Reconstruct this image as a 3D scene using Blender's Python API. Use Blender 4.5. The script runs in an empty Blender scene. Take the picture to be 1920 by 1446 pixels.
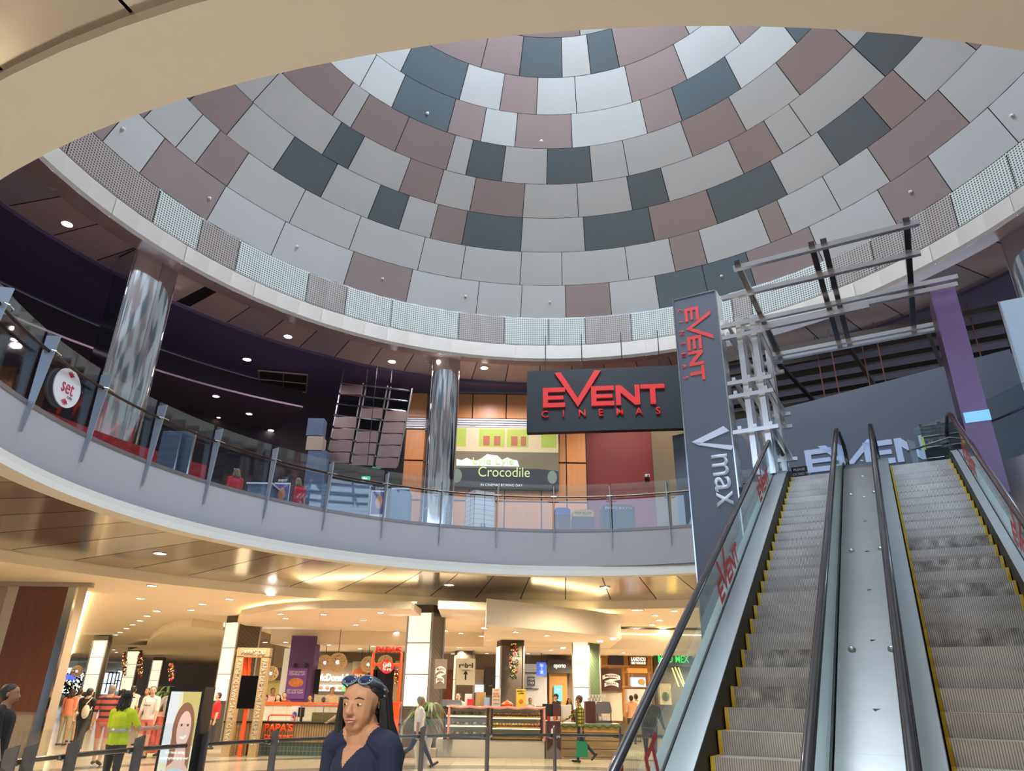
import bpy, bmesh, math, random
from mathutils import Vector, Matrix
random.seed(7)
sin, cos, PI = math.sin, math.cos, math.pi
R = math.radians
SC = bpy.context.scene
COL = SC.collection

# ---------------------------------------------------------------- camera, world, exposure
EYE = Vector((0, 0, 1.65)); FPX = 1333.0
_p, _r = R(23.6), R(0.95)
_r0, _u0 = Vector((1, 0, 0)), Vector((0, -sin(_p), cos(_p)))
CW = Vector((0, cos(_p), sin(_p)))
CR = _r0 * cos(_r) + _u0 * sin(_r)
CU = _u0 * cos(_r) - _r0 * sin(_r)
cd = bpy.data.cameras.new('camera'); cam = bpy.data.objects.new('camera', cd); COL.objects.link(cam)
cd.sensor_width = 36.0; cd.lens = FPX / 1920 * 36.0; cd.clip_end = 400; cd.clip_start = 0.05
m = Matrix((CR, CU, -CW)).transposed().to_4x4(); m.translation = EYE
cam.matrix_world = m
SC.camera = cam
SC.view_settings.view_transform = 'Standard'; SC.view_settings.look = 'None'
SC.view_settings.gamma = 1.0; SC.view_settings.use_curve_mapping = False
SC.view_settings.exposure = 0.0
W = bpy.data.worlds.new('sky'); SC.world = W; W.use_nodes = True
bg = W.node_tree.nodes['Background']
bg.inputs[0].default_value = (0.62, 0.76, 1.0, 1); bg.inputs[1].default_value = 2.3

def lamp(name, kind, loc, power, color, size=0.1, aim=None, **kw):
    l = bpy.data.lights.new(name, kind); l.energy = power; l.color = color
    if kind == 'AREA': l.size = size
    elif kind == 'SPOT': l.shadow_soft_size = size; l.spot_size = kw.get('cone', R(150)); l.spot_blend = 0.6
    else: l.shadow_soft_size = size
    o = bpy.data.objects.new(name, l); COL.objects.link(o); o.location = loc
    d = (Vector(aim) - Vector(loc)) if aim else Vector((0, 0, -1))
    o.rotation_euler = d.to_track_quat('-Z', 'Y').to_euler()
    return o

# ---------------------------------------------------------------- frames: turn a pixel of the photograph into a point on a real plane
CX, CY = 0.86, 10.4                       # centre of the round void
def ray(x, y): return CR * (x - 960) - CU * (y - 723) + CW * FPX
def vz(x, y, z): d = ray(x, y); return EYE + d * ((z - EYE.z) / d.z)
def vy(x, y, Y): d = ray(x, y); return EYE + d * (Y / d.y)
EA = R(29.15)
EH = Vector((sin(EA), cos(EA), 0)); EN = Vector((cos(EA), -sin(EA), 0)); UP = Vector((0, 0, 1))
def E(s, l, z=0): return EH * s + EN * l + UP * z       # escalator frame
def ats(x, y, s): d = ray(x, y); return EYE + d * (s / d.dot(EH))
def pol(az, r, z=0): a = R(az); return Vector((CX + r * sin(a), CY + r * cos(a), z))
def azi(p): return math.degrees(math.atan2(p[0] - CX, p[1] - CY))

# ---------------------------------------------------------------- materials
MATS = {}
def mat(name, col, rough=0.6, metal=0.0, emit=None, es=1.0, noise=0.0, nscale=3.0, bump=0.0, coat=0.0, stretch=None, spec=0.5, rv=0.0):
    if name in MATS: return MATS[name]
    M = bpy.data.materials.new(name); M.use_nodes = True; MATS[name] = M
    nt = M.node_tree; b = nt.nodes['Principled BSDF']
    c = (*col, 1); b.inputs['Base Color'].default_value = c
    b.inputs['Roughness'].default_value = rough; b.inputs['Metallic'].default_value = metal
    b.inputs['Coat Weight'].default_value = coat; b.inputs['Specular IOR Level'].default_value = spec
    if emit: b.inputs['Emission Color'].default_value = (*emit, 1); b.inputs['Emission Strength'].default_value = es
    tc = nt.nodes.new('ShaderNodeTexCoord'); mp = nt.nodes.new('ShaderNodeMapping'); ns = nt.nodes.new('ShaderNodeTexNoise')
    nt.links.new(tc.outputs['Object'], mp.inputs[0]); nt.links.new(mp.outputs[0], ns.inputs[0])
    if stretch: mp.inputs['Scale'].default_value = stretch
    ns.inputs['Scale'].default_value = nscale; ns.inputs['Detail'].default_value = 4
    nn = noise or 0.04
    mx = nt.nodes.new('ShaderNodeMix'); mx.data_type = 'RGBA'
    mx.inputs[6].default_value = tuple(max(0, v * (1 - nn)) for v in col) + (1,)
    mx.inputs[7].default_value = tuple(min(1, v * (1 + nn)) for v in col) + (1,)
    nt.links.new(ns.outputs[0], mx.inputs[0]); nt.links.new(mx.outputs[2], b.inputs['Base Color'])
    if rv:
        mr = nt.nodes.new('ShaderNodeMapRange'); mr.inputs[3].default_value = max(0.02, rough - rv); mr.inputs[4].default_value = rough + rv
        nt.links.new(ns.outputs[0], mr.inputs[0]); nt.links.new(mr.outputs[0], b.inputs['Roughness'])
    if bump:
        bp = nt.nodes.new('ShaderNodeBump'); bp.inputs['Strength'].default_value = bump; bp.inputs['Distance'].default_value = 0.02
        nt.links.new(ns.outputs[0], bp.inputs['Height']); nt.links.new(bp.outputs[0], b.inputs['Normal'])
    return M
def glow(name, col, es): return mat(name, tuple(min(1, v) * 0.8 for v in col), 0.5, emit=col, es=es)
def glassmat(name, tint, alpha=0.12, rough=0.02, spec=1.0, ior=1.5):
    if name in MATS: return MATS[name]
    M = bpy.data.materials.new(name); M.use_nodes = True; MATS[name] = M
    nt = M.node_tree; nt.nodes.clear()
    out = nt.nodes.new('ShaderNodeOutputMaterial'); t = nt.nodes.new('ShaderNodeBsdfTransparent'); g = nt.nodes.new('ShaderNodeBsdfGlossy')
    fr = nt.nodes.new('ShaderNodeLayerWeight'); fr.inputs[0].default_value = 0.5; pw = nt.nodes.new('ShaderNodeMath'); pw.operation = 'POWER'; pw.inputs[1].default_value = 3.6
    ns = nt.nodes.new('ShaderNodeTexNoise'); ns.inputs['Scale'].default_value = 1.3
    ad = nt.nodes.new('ShaderNodeMath'); ad.operation = 'MULTIPLY_ADD'; ad.use_clamp = True; ad.inputs[1].default_value = spec; ad.inputs[2].default_value = alpha
    mr = nt.nodes.new('ShaderNodeMapRange'); mr.inputs[3].default_value = rough; mr.inputs[4].default_value = rough + 0.015
    nt.links.new(ns.outputs[0], mr.inputs[0]); nt.links.new(mr.outputs[0], g.inputs['Roughness'])
    t.inputs[0].default_value = (*tint, 1); g.inputs[0].default_value = (0.95, 1, 1, 1)
    mx = nt.nodes.new('ShaderNodeMixShader')
    nt.links.new(fr.outputs['Facing'], pw.inputs[0]); nt.links.new(pw.outputs[0], ad.inputs[0]); nt.links.new(ad.outputs[0], mx.inputs[0])
    nt.links.new(t.outputs[0], mx.inputs[1]); nt.links.new(g.outputs[0], mx.inputs[2]); nt.links.new(mx.outputs[0], out.inputs[0])
    return M
def stripes(name, c1, c2, vec, freq, duty=0.5, rough=0.5, metal=0.0, bump=0.0, noise=0.15, nscale=2.0):
    """parallel bands along a direction of the world"""
    if name in MATS: return MATS[name]
    M = bpy.data.materials.new(name); M.use_nodes = True; MATS[name] = M
    nt = M.node_tree; b = nt.nodes['Principled BSDF']; b.inputs['Roughness'].default_value = rough; b.inputs['Metallic'].default_value = metal
    g = nt.nodes.new('ShaderNodeNewGeometry'); d = nt.nodes.new('ShaderNodeVectorMath'); d.operation = 'DOT_PRODUCT'
    v = Vector(vec).normalized() * freq; d.inputs[1].default_value = v
    fr = nt.nodes.new('ShaderNodeMath'); fr.operation = 'FRACT'; gt = nt.nodes.new('ShaderNodeMath'); gt.operation = 'GREATER_THAN'; gt.inputs[1].default_value = duty
    nt.links.new(g.outputs['Position'], d.inputs[0]); nt.links.new(d.outputs['Value'], fr.inputs[0]); nt.links.new(fr.outputs[0], gt.inputs[0])
    ns = nt.nodes.new('ShaderNodeTexNoise'); ns.inputs['Scale'].default_value = nscale; ns.inputs['Detail'].default_value = 5
    nt.links.new(g.outputs['Position'], ns.inputs[0])
    mx = nt.nodes.new('ShaderNodeMix'); mx.data_type = 'RGBA'; mx.inputs[6].default_value = (*c1, 1); mx.inputs[7].default_value = (*c2, 1)
    nt.links.new(gt.outputs[0], mx.inputs[0])
    m2 = nt.nodes.new('ShaderNodeMix'); m2.data_type = 'RGBA'; m2.blend_type = 'MULTIPLY'; m2.inputs[0].default_value = 1
    mr = nt.nodes.new('ShaderNodeMapRange'); mr.inputs[3].default_value = 1 - noise * 2; mr.inputs[4].default_value = 1 + noise
    nt.links.new(ns.outputs[0], mr.inputs[0]); nt.links.new(mx.outputs[2], m2.inputs[6]); nt.links.new(mr.outputs[0], m2.inputs[7])
    nt.links.new(m2.outputs[2], b.inputs['Base Color'])
    if bump:
        bp = nt.nodes.new('ShaderNodeBump'); bp.inputs['Strength'].default_value = bump; bp.inputs['Distance'].default_value = 0.01
        nt.links.new(fr.outputs[0], bp.inputs['Height']); nt.links.new(bp.outputs[0], b.inputs['Normal'])
    return M
def gridmat(name, c1, c2, sx, sy, duty=0.06, rough=0.5, uv=False, dots=0.0, metal=0.0):
    """square tiles with joints (dots>0: round perforations) laid out on the UV map, metres"""
    if name in MATS: return MATS[name]
    M = bpy.data.materials.new(name); M.use_nodes = True; MATS[name] = M
    nt = M.node_tree; b = nt.nodes['Principled BSDF']; b.inputs['Roughness'].default_value = rough; b.inputs['Metallic'].default_value = metal
    u = nt.nodes.new('ShaderNodeUVMap'); s = nt.nodes.new('ShaderNodeVectorMath'); s.operation = 'MULTIPLY'; s.inputs[1].default_value = (sx, sy, 0)
    f = nt.nodes.new('ShaderNodeVectorMath'); f.operation = 'FRACTION'
    nt.links.new(u.outputs[0], s.inputs[0]); nt.links.new(s.outputs[0], f.inputs[0])
    mx = nt.nodes.new('ShaderNodeMix'); mx.data_type = 'RGBA'; mx.inputs[6].default_value = (*c1, 1); mx.inputs[7].default_value = (*c2, 1)
    if dots:
        dd = nt.nodes.new('ShaderNodeVectorMath'); dd.operation = 'DISTANCE'; dd.inputs[1].default_value = (0.5, 0.5, 0)
        lt = nt.nodes.new('ShaderNodeMath'); lt.operation = 'LESS_THAN'; lt.inputs[1].default_value = dots
        nt.links.new(f.outputs[0], dd.inputs[0]); nt.links.new(dd.outputs['Value'], lt.inputs[0]); nt.links.new(lt.outputs[0], mx.inputs[0])
    else:
        sp = nt.nodes.new('ShaderNodeSeparateXYZ'); nt.links.new(f.outputs[0], sp.inputs[0])
        a = nt.nodes.new('ShaderNodeMath'); a.operation = 'MINIMUM'; nt.links.new(sp.outputs[0], a.inputs[0]); nt.links.new(sp.outputs[1], a.inputs[1])
        lt = nt.nodes.new('ShaderNodeMath'); lt.operation = 'LESS_THAN'; lt.inputs[1].default_value = duty
        nt.links.new(a.outputs[0], lt.inputs[0]); nt.links.new(lt.outputs[0], mx.inputs[0])
    nt.links.new(mx.outputs[2], b.inputs['Base Color'])
    return M

# ---------------------------------------------------------------- mesh builder
class MB:
    def __init__(s): s.v = []; s.f = []; s.mi = []; s.uv = {}
    def vs(s, pts): i = len(s.v); s.v += [tuple(p) for p in pts]; return i
    def face(s, pts, mi=0, uv=None):
        i = s.vs(pts); s.f.append(tuple(range(i, i + len(pts)))); s.mi.append(mi)
        if uv: s.uv[len(s.f) - 1] = uv
    def hexa(s, p, mi=0):          # 8 corners: bottom 4 ccw, top 4
        i = s.vs(p)
        for q in ((3, 2, 1, 0), (4, 5, 6, 7), (0, 1, 5, 4), (1, 2, 6, 5), (2, 3, 7, 6), (3, 0, 4, 7)):
            s.f.append(tuple(i + k for k in q)); s.mi.append(mi)
        return s
    def box(s, c, sz, rz=0, mi=0, M=None):
        c = Vector(c); hx, hy, hz = sz[0] / 2, sz[1] / 2, sz[2] / 2
        ca, sa = cos(rz), sin(rz)
        P = []
        for z in (-hz, hz):
            for x, y in ((-hx, -hy), (hx, -hy), (hx, hy), (-hx, hy)):
                P.append(c + Vector((x * ca - y * sa, x * sa + y * ca, z)))
        if M: P = [M @ p for p in P]
        return s.hexa(P, mi)
    def bb(s, x0, x1, y0, y1, z0, z1, mi=0):
        return s.box(((x0 + x1) / 2, (y0 + y1) / 2, (z0 + z1) / 2), (abs(x1 - x0), abs(y1 - y0), abs(z1 - z0)), 0, mi)
    def frame(s, o, a, b, c, mi=0):   # box from corner with three edge vectors
        o, a, b, c = map(Vector, (o, a, b, c))
        return s.hexa([o, o + a, o + a + b, o + b, o + c, o + a + c, o + a + b + c, o + b + c], mi)
    def prism(s, poly, o, ax, ay, d, mi=0):   # 2d outline in plane (ax, ay), thickness vector d
        o, ax, ay, d = map(Vector, (o, ax, ay, d)); P = [o + ax * x + ay * y for x, y in poly]; n = len(P)
        i = s.vs(P + [p + d for p in P])
        s.f.append(tuple(i + k for k in range(n))[::-1]); s.mi.append(mi)
        s.f.append(tuple(i + n + k for k in range(n))); s.mi.append(mi)
        for k in range(n): s.f.append((i + k, i + (k + 1) % n, i + n + (k + 1) % n, i + n + k)); s.mi.append(mi)
        return s
    def tube(s, pts, r, segs=8, mi=0, cap=True, rx=None, closed=False):
        pts = [Vector(p) for p in pts]; n = len(pts); rr = r if isinstance(r, (list, tuple)) else [r] * n
        up = None; rings = []
        for k, p in enumerate(pts):
            if closed: t = pts[(k + 1) % n] - pts[k - 1]
            else: t = pts[min(k + 1, n - 1)] - pts[max(k - 1, 0)]
            t = t.normalized()
            if up is None:
                up = Vector((0, 0, 1)) if abs(t.z) < 0.9 else Vector((0, 1, 0))
            a = t.cross(up)
            if a.length < 1e-5: a = t.orthogonal()
            a.normalize(); b = a.cross(t).normalized(); up = b
            i = s.vs([p + a * cos(2 * PI * j / segs) * rr[k] * (rx or 1) + b * sin(2 * PI * j / segs) * rr[k] for j in range(segs)])
            rings.append(i)
        for k in range(n if closed else n - 1):
            i0, i1 = rings[k], rings[(k + 1) % n]
            for j in range(segs):
                s.f.append((i0 + j, i0 + (j + 1) % segs, i1 + (j + 1) % segs, i1 + j)); s.mi.append(mi)
        if cap and not closed:
            s.f.append(tuple(rings[0] + j for j in range(segs))[::-1]); s.mi.append(mi)
            s.f.append(tuple(rings[-1] + j for j in range(segs))); s.mi.append(mi)
        return s
    def cyl(s, c, r, h, segs=20, mi=0, r2=None):
        c = Vector(c); return s.tube([c, c + Vector((0, 0, h))], [r, r if r2 is None else r2], segs, mi)
    def lathe(s, c, prof, segs=24, mi=0, a0=0, a1=360, sx=1, sy=1):
        c = Vector(c); full = abs(a1 - a0) >= 360; n = segs if full else segs + 1; rings = []
        for r, z in prof:
            rings.append(s.vs([c + Vector((r * sx * sin(R(a0 + (a1 - a0) * j / segs)), r * sy * cos(R(a0 + (a1 - a0) * j / segs)), z)) for j in range(n)]))
        for k in range(len(prof) - 1):
            for j in range(segs):
                a, b = rings[k] + j, rings[k] + (j + 1) % n; c2, d = rings[k + 1] + (j + 1) % n, rings[k + 1] + j
                s.f.append((a, b, c2, d)); s.mi.append(mi)
        return s
    def ell(s, c, r, segs=12, rings=8, mi=0, M=None):
        c = Vector(c); P = []
        for k in range(rings + 1):
            t = PI * k / rings
            for j in range(segs):
                a = 2 * PI * j / segs; v = Vector((r[0] * sin(t) * cos(a), r[1] * sin(t) * sin(a), r[2] * cos(t)))
                P.append(c + (M @ v if M else v))
        i = s.vs(P)
        for k in range(rings):
            for j in range(segs):
                s.f.append((i + k * segs + j, i + (k + 1) * segs + j, i + (k + 1) * segs + (j + 1) % segs, i + k * segs + (j + 1) % segs)); s.mi.append(mi)
        return s
    def build(s, name, mats, parent=None, smooth=False, loc=None, kind=None):
        me = bpy.data.meshes.new(name); me.from_pydata(s.v, [], s.f)
        mats = mats if isinstance(mats, (list, tuple)) else [mats]
        for m_ in mats: me.materials.append(m_)
        for p, k in zip(me.polygons, s.mi): p.material_index = k; p.use_smooth = smooth
        if s.uv:
            ul = me.uv_layers.new(name='UVMap')
            for fi, uv in s.uv.items():
                p = me.polygons[fi]
                for li, q in zip(p.loop_indices, uv): ul.data[li].uv = q
        bm = bmesh.new(); bm.from_mesh(me)
        if not s.uv and len(s.v) < 60000: bmesh.ops.remove_doubles(bm, verts=bm.verts, dist=1e-5)
        if not s.uv: bmesh.ops.recalc_face_normals(bm, faces=bm.faces)
        bm.to_mesh(me); bm.free()
        if smooth:
            try: me.set_sharp_from_angle(angle=R(38))
            except Exception: pass
        o = bpy.data.objects.new(name, me); COL.objects.link(o)
        if parent is not None:
            o.parent = parent
            o.matrix_parent_inverse = world_of(parent).inverted()
        if loc is not None: o.location = loc
        if kind: o['kind'] = kind
        return o
def world_of(o):
    if o.parent is None: return Matrix.Translation(o.location) @ o.rotation_euler.to_matrix().to_4x4()
    return world_of(o.parent) @ o.matrix_parent_inverse @ Matrix.Translation(o.location) @ o.rotation_euler.to_matrix().to_4x4()
def thing(name, label, cat, loc=(0, 0, 0), group=None):
    o = bpy.data.objects.new(name, None); COL.objects.link(o); o.location = loc; o.empty_display_size = 0.1
    return tag(o, label, cat, group)
def tag(o, label, cat, group=None):
    o['label'] = label; o['category'] = cat
    if group: o['group'] = group
    return o
def copy_tree(o, parent=None):
    c = o.copy(); COL.objects.link(c)
    if parent is not None: c.parent = parent; c.matrix_parent_inverse = o.matrix_parent_inverse.copy()
    for ch in list(o.children): copy_tree(ch, c)
    return c
def text(string, o, ax, ay, w=None, h=None, d=None, m=None, name='lettering', parent=None, cx=True, cy=True, bold=0.0):
    """raised letters: bounding box w x h centred on o in plane (ax, ay)"""
    cu = bpy.data.curves.new('t', 'FONT'); cu.body = string; cu.offset = bold
    ob = bpy.data.objects.new('t', cu); COL.objects.link(ob)
    dg = bpy.context.evaluated_depsgraph_get(); me = bpy.data.meshes.new_from_object(ob.evaluated_get(dg))
    bpy.data.objects.remove(ob); bpy.data.curves.remove(cu)
    xs = [v.co.x for v in me.vertices]; ys = [v.co.y for v in me.vertices]
    x0, x1, y0, y1 = min(xs), max(xs), min(ys), max(ys)
    if w is None: k1 = k2 = h / (y1 - y0)
    elif h is None: k1 = k2 = w / (x1 - x0)
    else: k1 = w / (x1 - x0); k2 = h / (y1 - y0)
    ax, ay, o = Vector(ax).normalized(), Vector(ay).normalized(), Vector(o); nn = ax.cross(ay)
    d = 0.01 if d is None else d
    ox = -(x1 - x0) / 2 if cx else 0; oy = -(y1 - y0) / 2 if cy else 0
    b = bmesh.new(); b.from_mesh(me)
    for v in b.verts: v.co = o + ax * ((v.co.x - x0 + ox) * k1) + ay * ((v.co.y - y0 + oy) * k2) + nn * 0.002
    r = bmesh.ops.extrude_face_region(b, geom=list(b.faces))
    for e in r['geom']:
        if isinstance(e, bmesh.types.BMVert): e.co += nn * d
    bmesh.ops.recalc_face_normals(b, faces=b.faces)
    b.to_mesh(me); b.free(); me.materials.clear(); me.materials.append(m)
    ob = bpy.data.objects.new(name, me); COL.objects.link(ob)
    if parent is not None: ob.parent = parent; ob.matrix_parent_inverse = world_of(parent).inverted()
    return ob
def eletter(x, w=108, h=104, t=23): return [(x, 0), (x + w, 0), (x + w, t), (x + t * 1.1, t), (x + t * 1.1, h * .39), (x + w * .93, h * .39), (x + w * .93, h * .39 + t * .85), (x + t * 1.1, h * .39 + t * .85), (x + t * 1.1, h - t), (x + w, h - t), (x + w, h), (x, h)]
LOGO = {'E': eletter(0, 110), 'V': [(58, 186), (90, 186), (172, 44), (258, 190), (290, 190), (172, -2)], 'E2': eletter(238, 112),
        'N': [(358, 0), (358, 104), (384, 104), (450, 36), (450, 104), (474, 104), (474, 0), (448, 0), (382, 66), (382, 0)],
        'T': [(478, 104), (594, 104), (594, 82), (549, 82), (549, 0), (523, 0), (523, 82), (478, 82)]}
def logo(o, ax, ay, width, m, parent, d=0.05, small=True, sm=None, vh=1.0):
    """the cinema's word mark; o = lower left corner of the first E"""
    k = width / 594; ax, ay, o = Vector(ax).normalized(), Vector(ay).normalized(), Vector(o); nn = ax.cross(ay)
    for key, poly in LOGO.items():
        if key == 'V': poly = [(x, y * vh) for x, y in poly]
        b = MB(); b.prism([(x * k, y * k) for x, y in poly], o + nn * 0.003, ax, ay, nn * d); b.build('letter', m, parent)
    if small:
        for i, ch in enumerate('CINEMAS'):
            text(ch, o + ax * k * (10 + i * 91) - ay * k * 34, ax, ay, h=k * 36, d=d * .8, m=sm or m, name='letter', parent=parent, bold=0.01)
def sector(mb, a0, a1, prof, seg=2.5, mi=0, u0=0):
    """sweep a (r, z) profile round the void's centre; uv in metres"""
    n = max(1, int(abs(a1 - a0) / seg + .5)); L = [0]
    for k in range(len(prof) - 1): L.append(L[-1] + math.hypot(prof[k + 1][0] - prof[k][0], prof[k + 1][1] - prof[k][1]))
    for j in range(n):
        b0, b1 = a0 + (a1 - a0) * j / n, a0 + (a1 - a0) * (j + 1) / n
        for k in range(len(prof) - 1):
            (r0, z0), (r1, z1) = prof[k], prof[k + 1]; rm = prof[0][0]
            mb.face([pol(b0, r0, z0), pol(b1, r0, z0), pol(b1, r1, z1), pol(b0, r1, z1)], mi,
                    [(R(b0) * rm, L[k]), (R(b1) * rm, L[k]), (R(b1) * rm, L[k + 1]), (R(b0) * rm, L[k + 1])])

# ================================================================ materials used by the building
WHITE = mat('white_panel', (0.66, 0.68, 0.69), 0.36, 0.06, noise=0.05, nscale=0.6, rv=0.06)
PINK = mat('mauve_panel', (0.40, 0.325, 0.325), 0.34, 0.1, noise=0.06, nscale=0.7, rv=0.06)
DARK = mat('slate_panel', (0.15, 0.19, 0.22), 0.34, 0.1, noise=0.07, nscale=0.8, rv=0.06)
BLACK = mat('black_gap', (0.01, 0.01, 0.01), 0.8)
PERF_G = gridmat('perforated_green_grey', (0.58, 0.61, 0.58), (0.05, 0.055, 0.055), 14, 14, dots=0.31, rough=0.4)
PERF_B = gridmat('perforated_brown', (0.36, 0.30, 0.28), (0.03, 0.025, 0.02), 14, 14, dots=0.31, rough=0.4)
FASC = mat('pale_grey_fascia', (0.56, 0.51, 0.47), 0.4, 0.15, noise=0.03)
PLAST = mat('white_plaster_fascia', (0.41, 0.41, 0.435), 0.7, noise=0.03, nscale=0.7)
CREAM = mat('cream_plaster', (0.64, 0.61, 0.54), 0.75, noise=0.02)
BRONZE1 = mat('polished_bronze_panel', (0.46, 0.42, 0.36), 0.16, 0.85, noise=0.1, nscale=0.8, rv=0.05)
BRONZE2 = mat('polished_nickel_panel', (0.55, 0.53, 0.48), 0.16, 0.85, noise=0.1, nscale=0.8, rv=0.05)
BRONZE3 = mat('polished_umber_panel', (0.36, 0.30, 0.25), 0.17, 0.85, noise=0.1, nscale=0.8, rv=0.05)
UPS1 = mat('copper_panel', (0.74, 0.54, 0.50), 0.25, 0.12, noise=0.1, nscale=0.9, rv=0.06)
UPS2 = mat('grey_copper_panel', (0.56, 0.47, 0.47), 0.25, 0.12, noise=0.1, nscale=0.9, rv=0.06)
CHROME = mat('brushed_chrome', (0.62, 0.65, 0.68), 0.12, 1.0, noise=0.05, nscale=5)
MIRROR = mat('mirror_steel', (0.70, 0.74, 0.78), 0.07, 1.0, noise=0.02)
STEEL = mat('satin_steel', (0.42, 0.43, 0.43), 0.33, 1.0, noise=0.08, nscale=4)
GREYP = mat('grey_painted_post', (0.34, 0.38, 0.43), 0.4, 0.4)
DKPOST = mat('dark_grey_post', (0.16, 0.15, 0.15), 0.4, 0.4)
BRASS = mat('dark_bronze_rail', (0.09, 0.06, 0.045), 0.25, 0.7)
GLASS = glassmat('clear_glass', (0.95, 0.975, 0.97), 0.075, spec=.7)
GLASSG = glassmat('green_tinted_glass', (0.86, 0.92, 0.90), 0.04, spec=.75)
PURPLE_C = mat('midnight_plaster', (0.13, 0.10, 0.19), 0.7, noise=0.1)
FLOORT = gridmat('polished_floor_tiles', (0.58, 0.50, 0.39), (0.34, 0.28, 0.21), 1.4, 1.4, duty=0.012, rough=0.16)
BAND = mat('grey_floor_band', (0.22, 0.21, 0.19), 0.16, noise=0.1)
CEILC = mat('cream_ceiling_paint', (0.82, 0.74, 0.60), 0.8, noise=0.02)
DISC = glow('downlight_lens', (1.0, 0.95, 1.0), 14)
DISCW = glow('warm_downlight_lens', (1.0, 0.72, 0.42), 12)
RIM = mat('white_light_rim', (0.7, 0.68, 0.66), 0.4)
LITP = glow('backlit_column_panel', (1.0, 0.86, 0.64), .95)
SKYFILL = glow('daylight_fill', (0.83, 0.92, 1.0), 12)

# ================================================================ ground floor
b = MB(); b.face([(-80, -8, 0), (45, -8, 0), (45, 90, 0), (-80, 90, 0)], 0, [(-80, -8), (45, -8), (45, 90), (-80, 90)])
b.build('floor', FLOORT, kind='structure')
b = MB()
for (r0, r1) in ((9.6, 10.4), (12.9, 13.4)): sector(b, -100, 60, [(r0, 0.004), (r1, 0.004)], 4)
b.build('trim_1', BAND, kind='structure')
# wall far behind the viewer at ground level
b = MB(); b.bb(-30, 24, -8.3, -8.0, 0, 4.6); b.build('wall_back', mat('warm_grey_wall', (0.45, 0.38, 0.3), 0.7), kind='structure')

# ================================================================ first floor ring: fascia, lip, soffit, slab
R1 = 8.28; ZF = 5.68
A0, A1 = -285, 75
b = MB(); sector(b, A0, A1, [(R1, 4.74), (R1, ZF), (R1 + .12, ZF), (R1 + .12, ZF + .01)], 2.5)
b.build('trim_2', PLAST, kind='structure')
CX += .19; b = MB(); sector(b, A0, A1, [(R1 - .02, 4.74), (R1 - .07, 4.62), (R1 - .19, 4.47), (R1 + .24, 4.49), (R1 + .24, 4.58)], 2.5); CX -= .19
b.build('trim_3', CREAM, kind='structure')
b = MB(); mt = [BRONZE1, BRONZE2, BRONZE3, BLACK]
seq = [0, 1, 2, 1, 0, 1, 1, 0, 2, 1, 0, 1, 2, 0, 1, 0, 1, 2, 0, 1]
for k in range(59):
    a = -75.64 + 6.14 * (k - 34); q = seq[k % len(seq)]
    if a > 82: continue
    sector(b, a + .07, a + 6.07, [(R1 - .03, 4.56), (13.95, 4.56)], 3.1, q)
sector(b, A0, A1 + 8, [(R1 + .0, 4.59), (13.95, 4.59)], 4, 3)
b.build('ceiling', mt, kind='structure')
b = MB(); sector(b, A0, A1 + 12, [(R1 + .1, ZF), (26, ZF)], 5, 0)
b.build('floor_upper', mat('dark_foyer_carpet', (0.05, 0.035, 0.04), 0.9), kind='structure')
# ================================================================ food court ceiling
b = MB(); b.bb(-85, 40, -8, -3.5, 4.35, 4.45)
sector(b, -285, 75, [(13.97, 4.62), (13.97, 4.30), (16, 4.30), (30, 4.30), (110, 4.30)], 4, 0)
b.build('ceiling_court', CEILC, kind='structure')

# ================================================================ upper ring and dome
RU = 11.0; ZU = 12.5
b = MB()
for k in range(32):
    a = -60.2 + 11.25 * k
    sector(b, a + .06, a + 11.19, [(RU + .06, ZU - .58), (RU, ZU - .5), (RU, ZU - .02), (RU + .1, ZU - .02)], 3.75, 0)
sector(b, 0, 360, [(RU + .06, ZU - .57), (RU + .02, ZU - .5), (RU + .02, ZU + .02)], 4, 0)
b.build('trim_4', FASC, kind='structure')
b = MB(); sector(b, 0, 360, [(RU + .06, ZU - .58), (RU + .8, ZU - .40), (RU + .8, ZU - .30)], 4, 0)
for k in range(68):
    a = -52.2 + 5.27 * k
    sector(b, a + .07, a + 5.2, [(RU + .8, ZU - .34), (13.4, ZU - .34)], 2.7, 1 if k % 5 in (1, 3) else 0)
sector(b, 0, 360, [(RU + .8, ZU - .31), (13.4, ZU - .31)], 6, 2)
b.build('ceiling_upper_ring', [UPS1, UPS2, BLACK], kind='structure')
prof = [(11.0, 12.5), (11.02, 13.55), (10.45, 14.5), (9.75, 15.37), (8.93, 16.15), (8.08, 16.85), (7.22, 17.55), (6.55, 18.30), (5.80, 19.05), (4.95, 19.75), (4.0, 20.3)]
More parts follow.
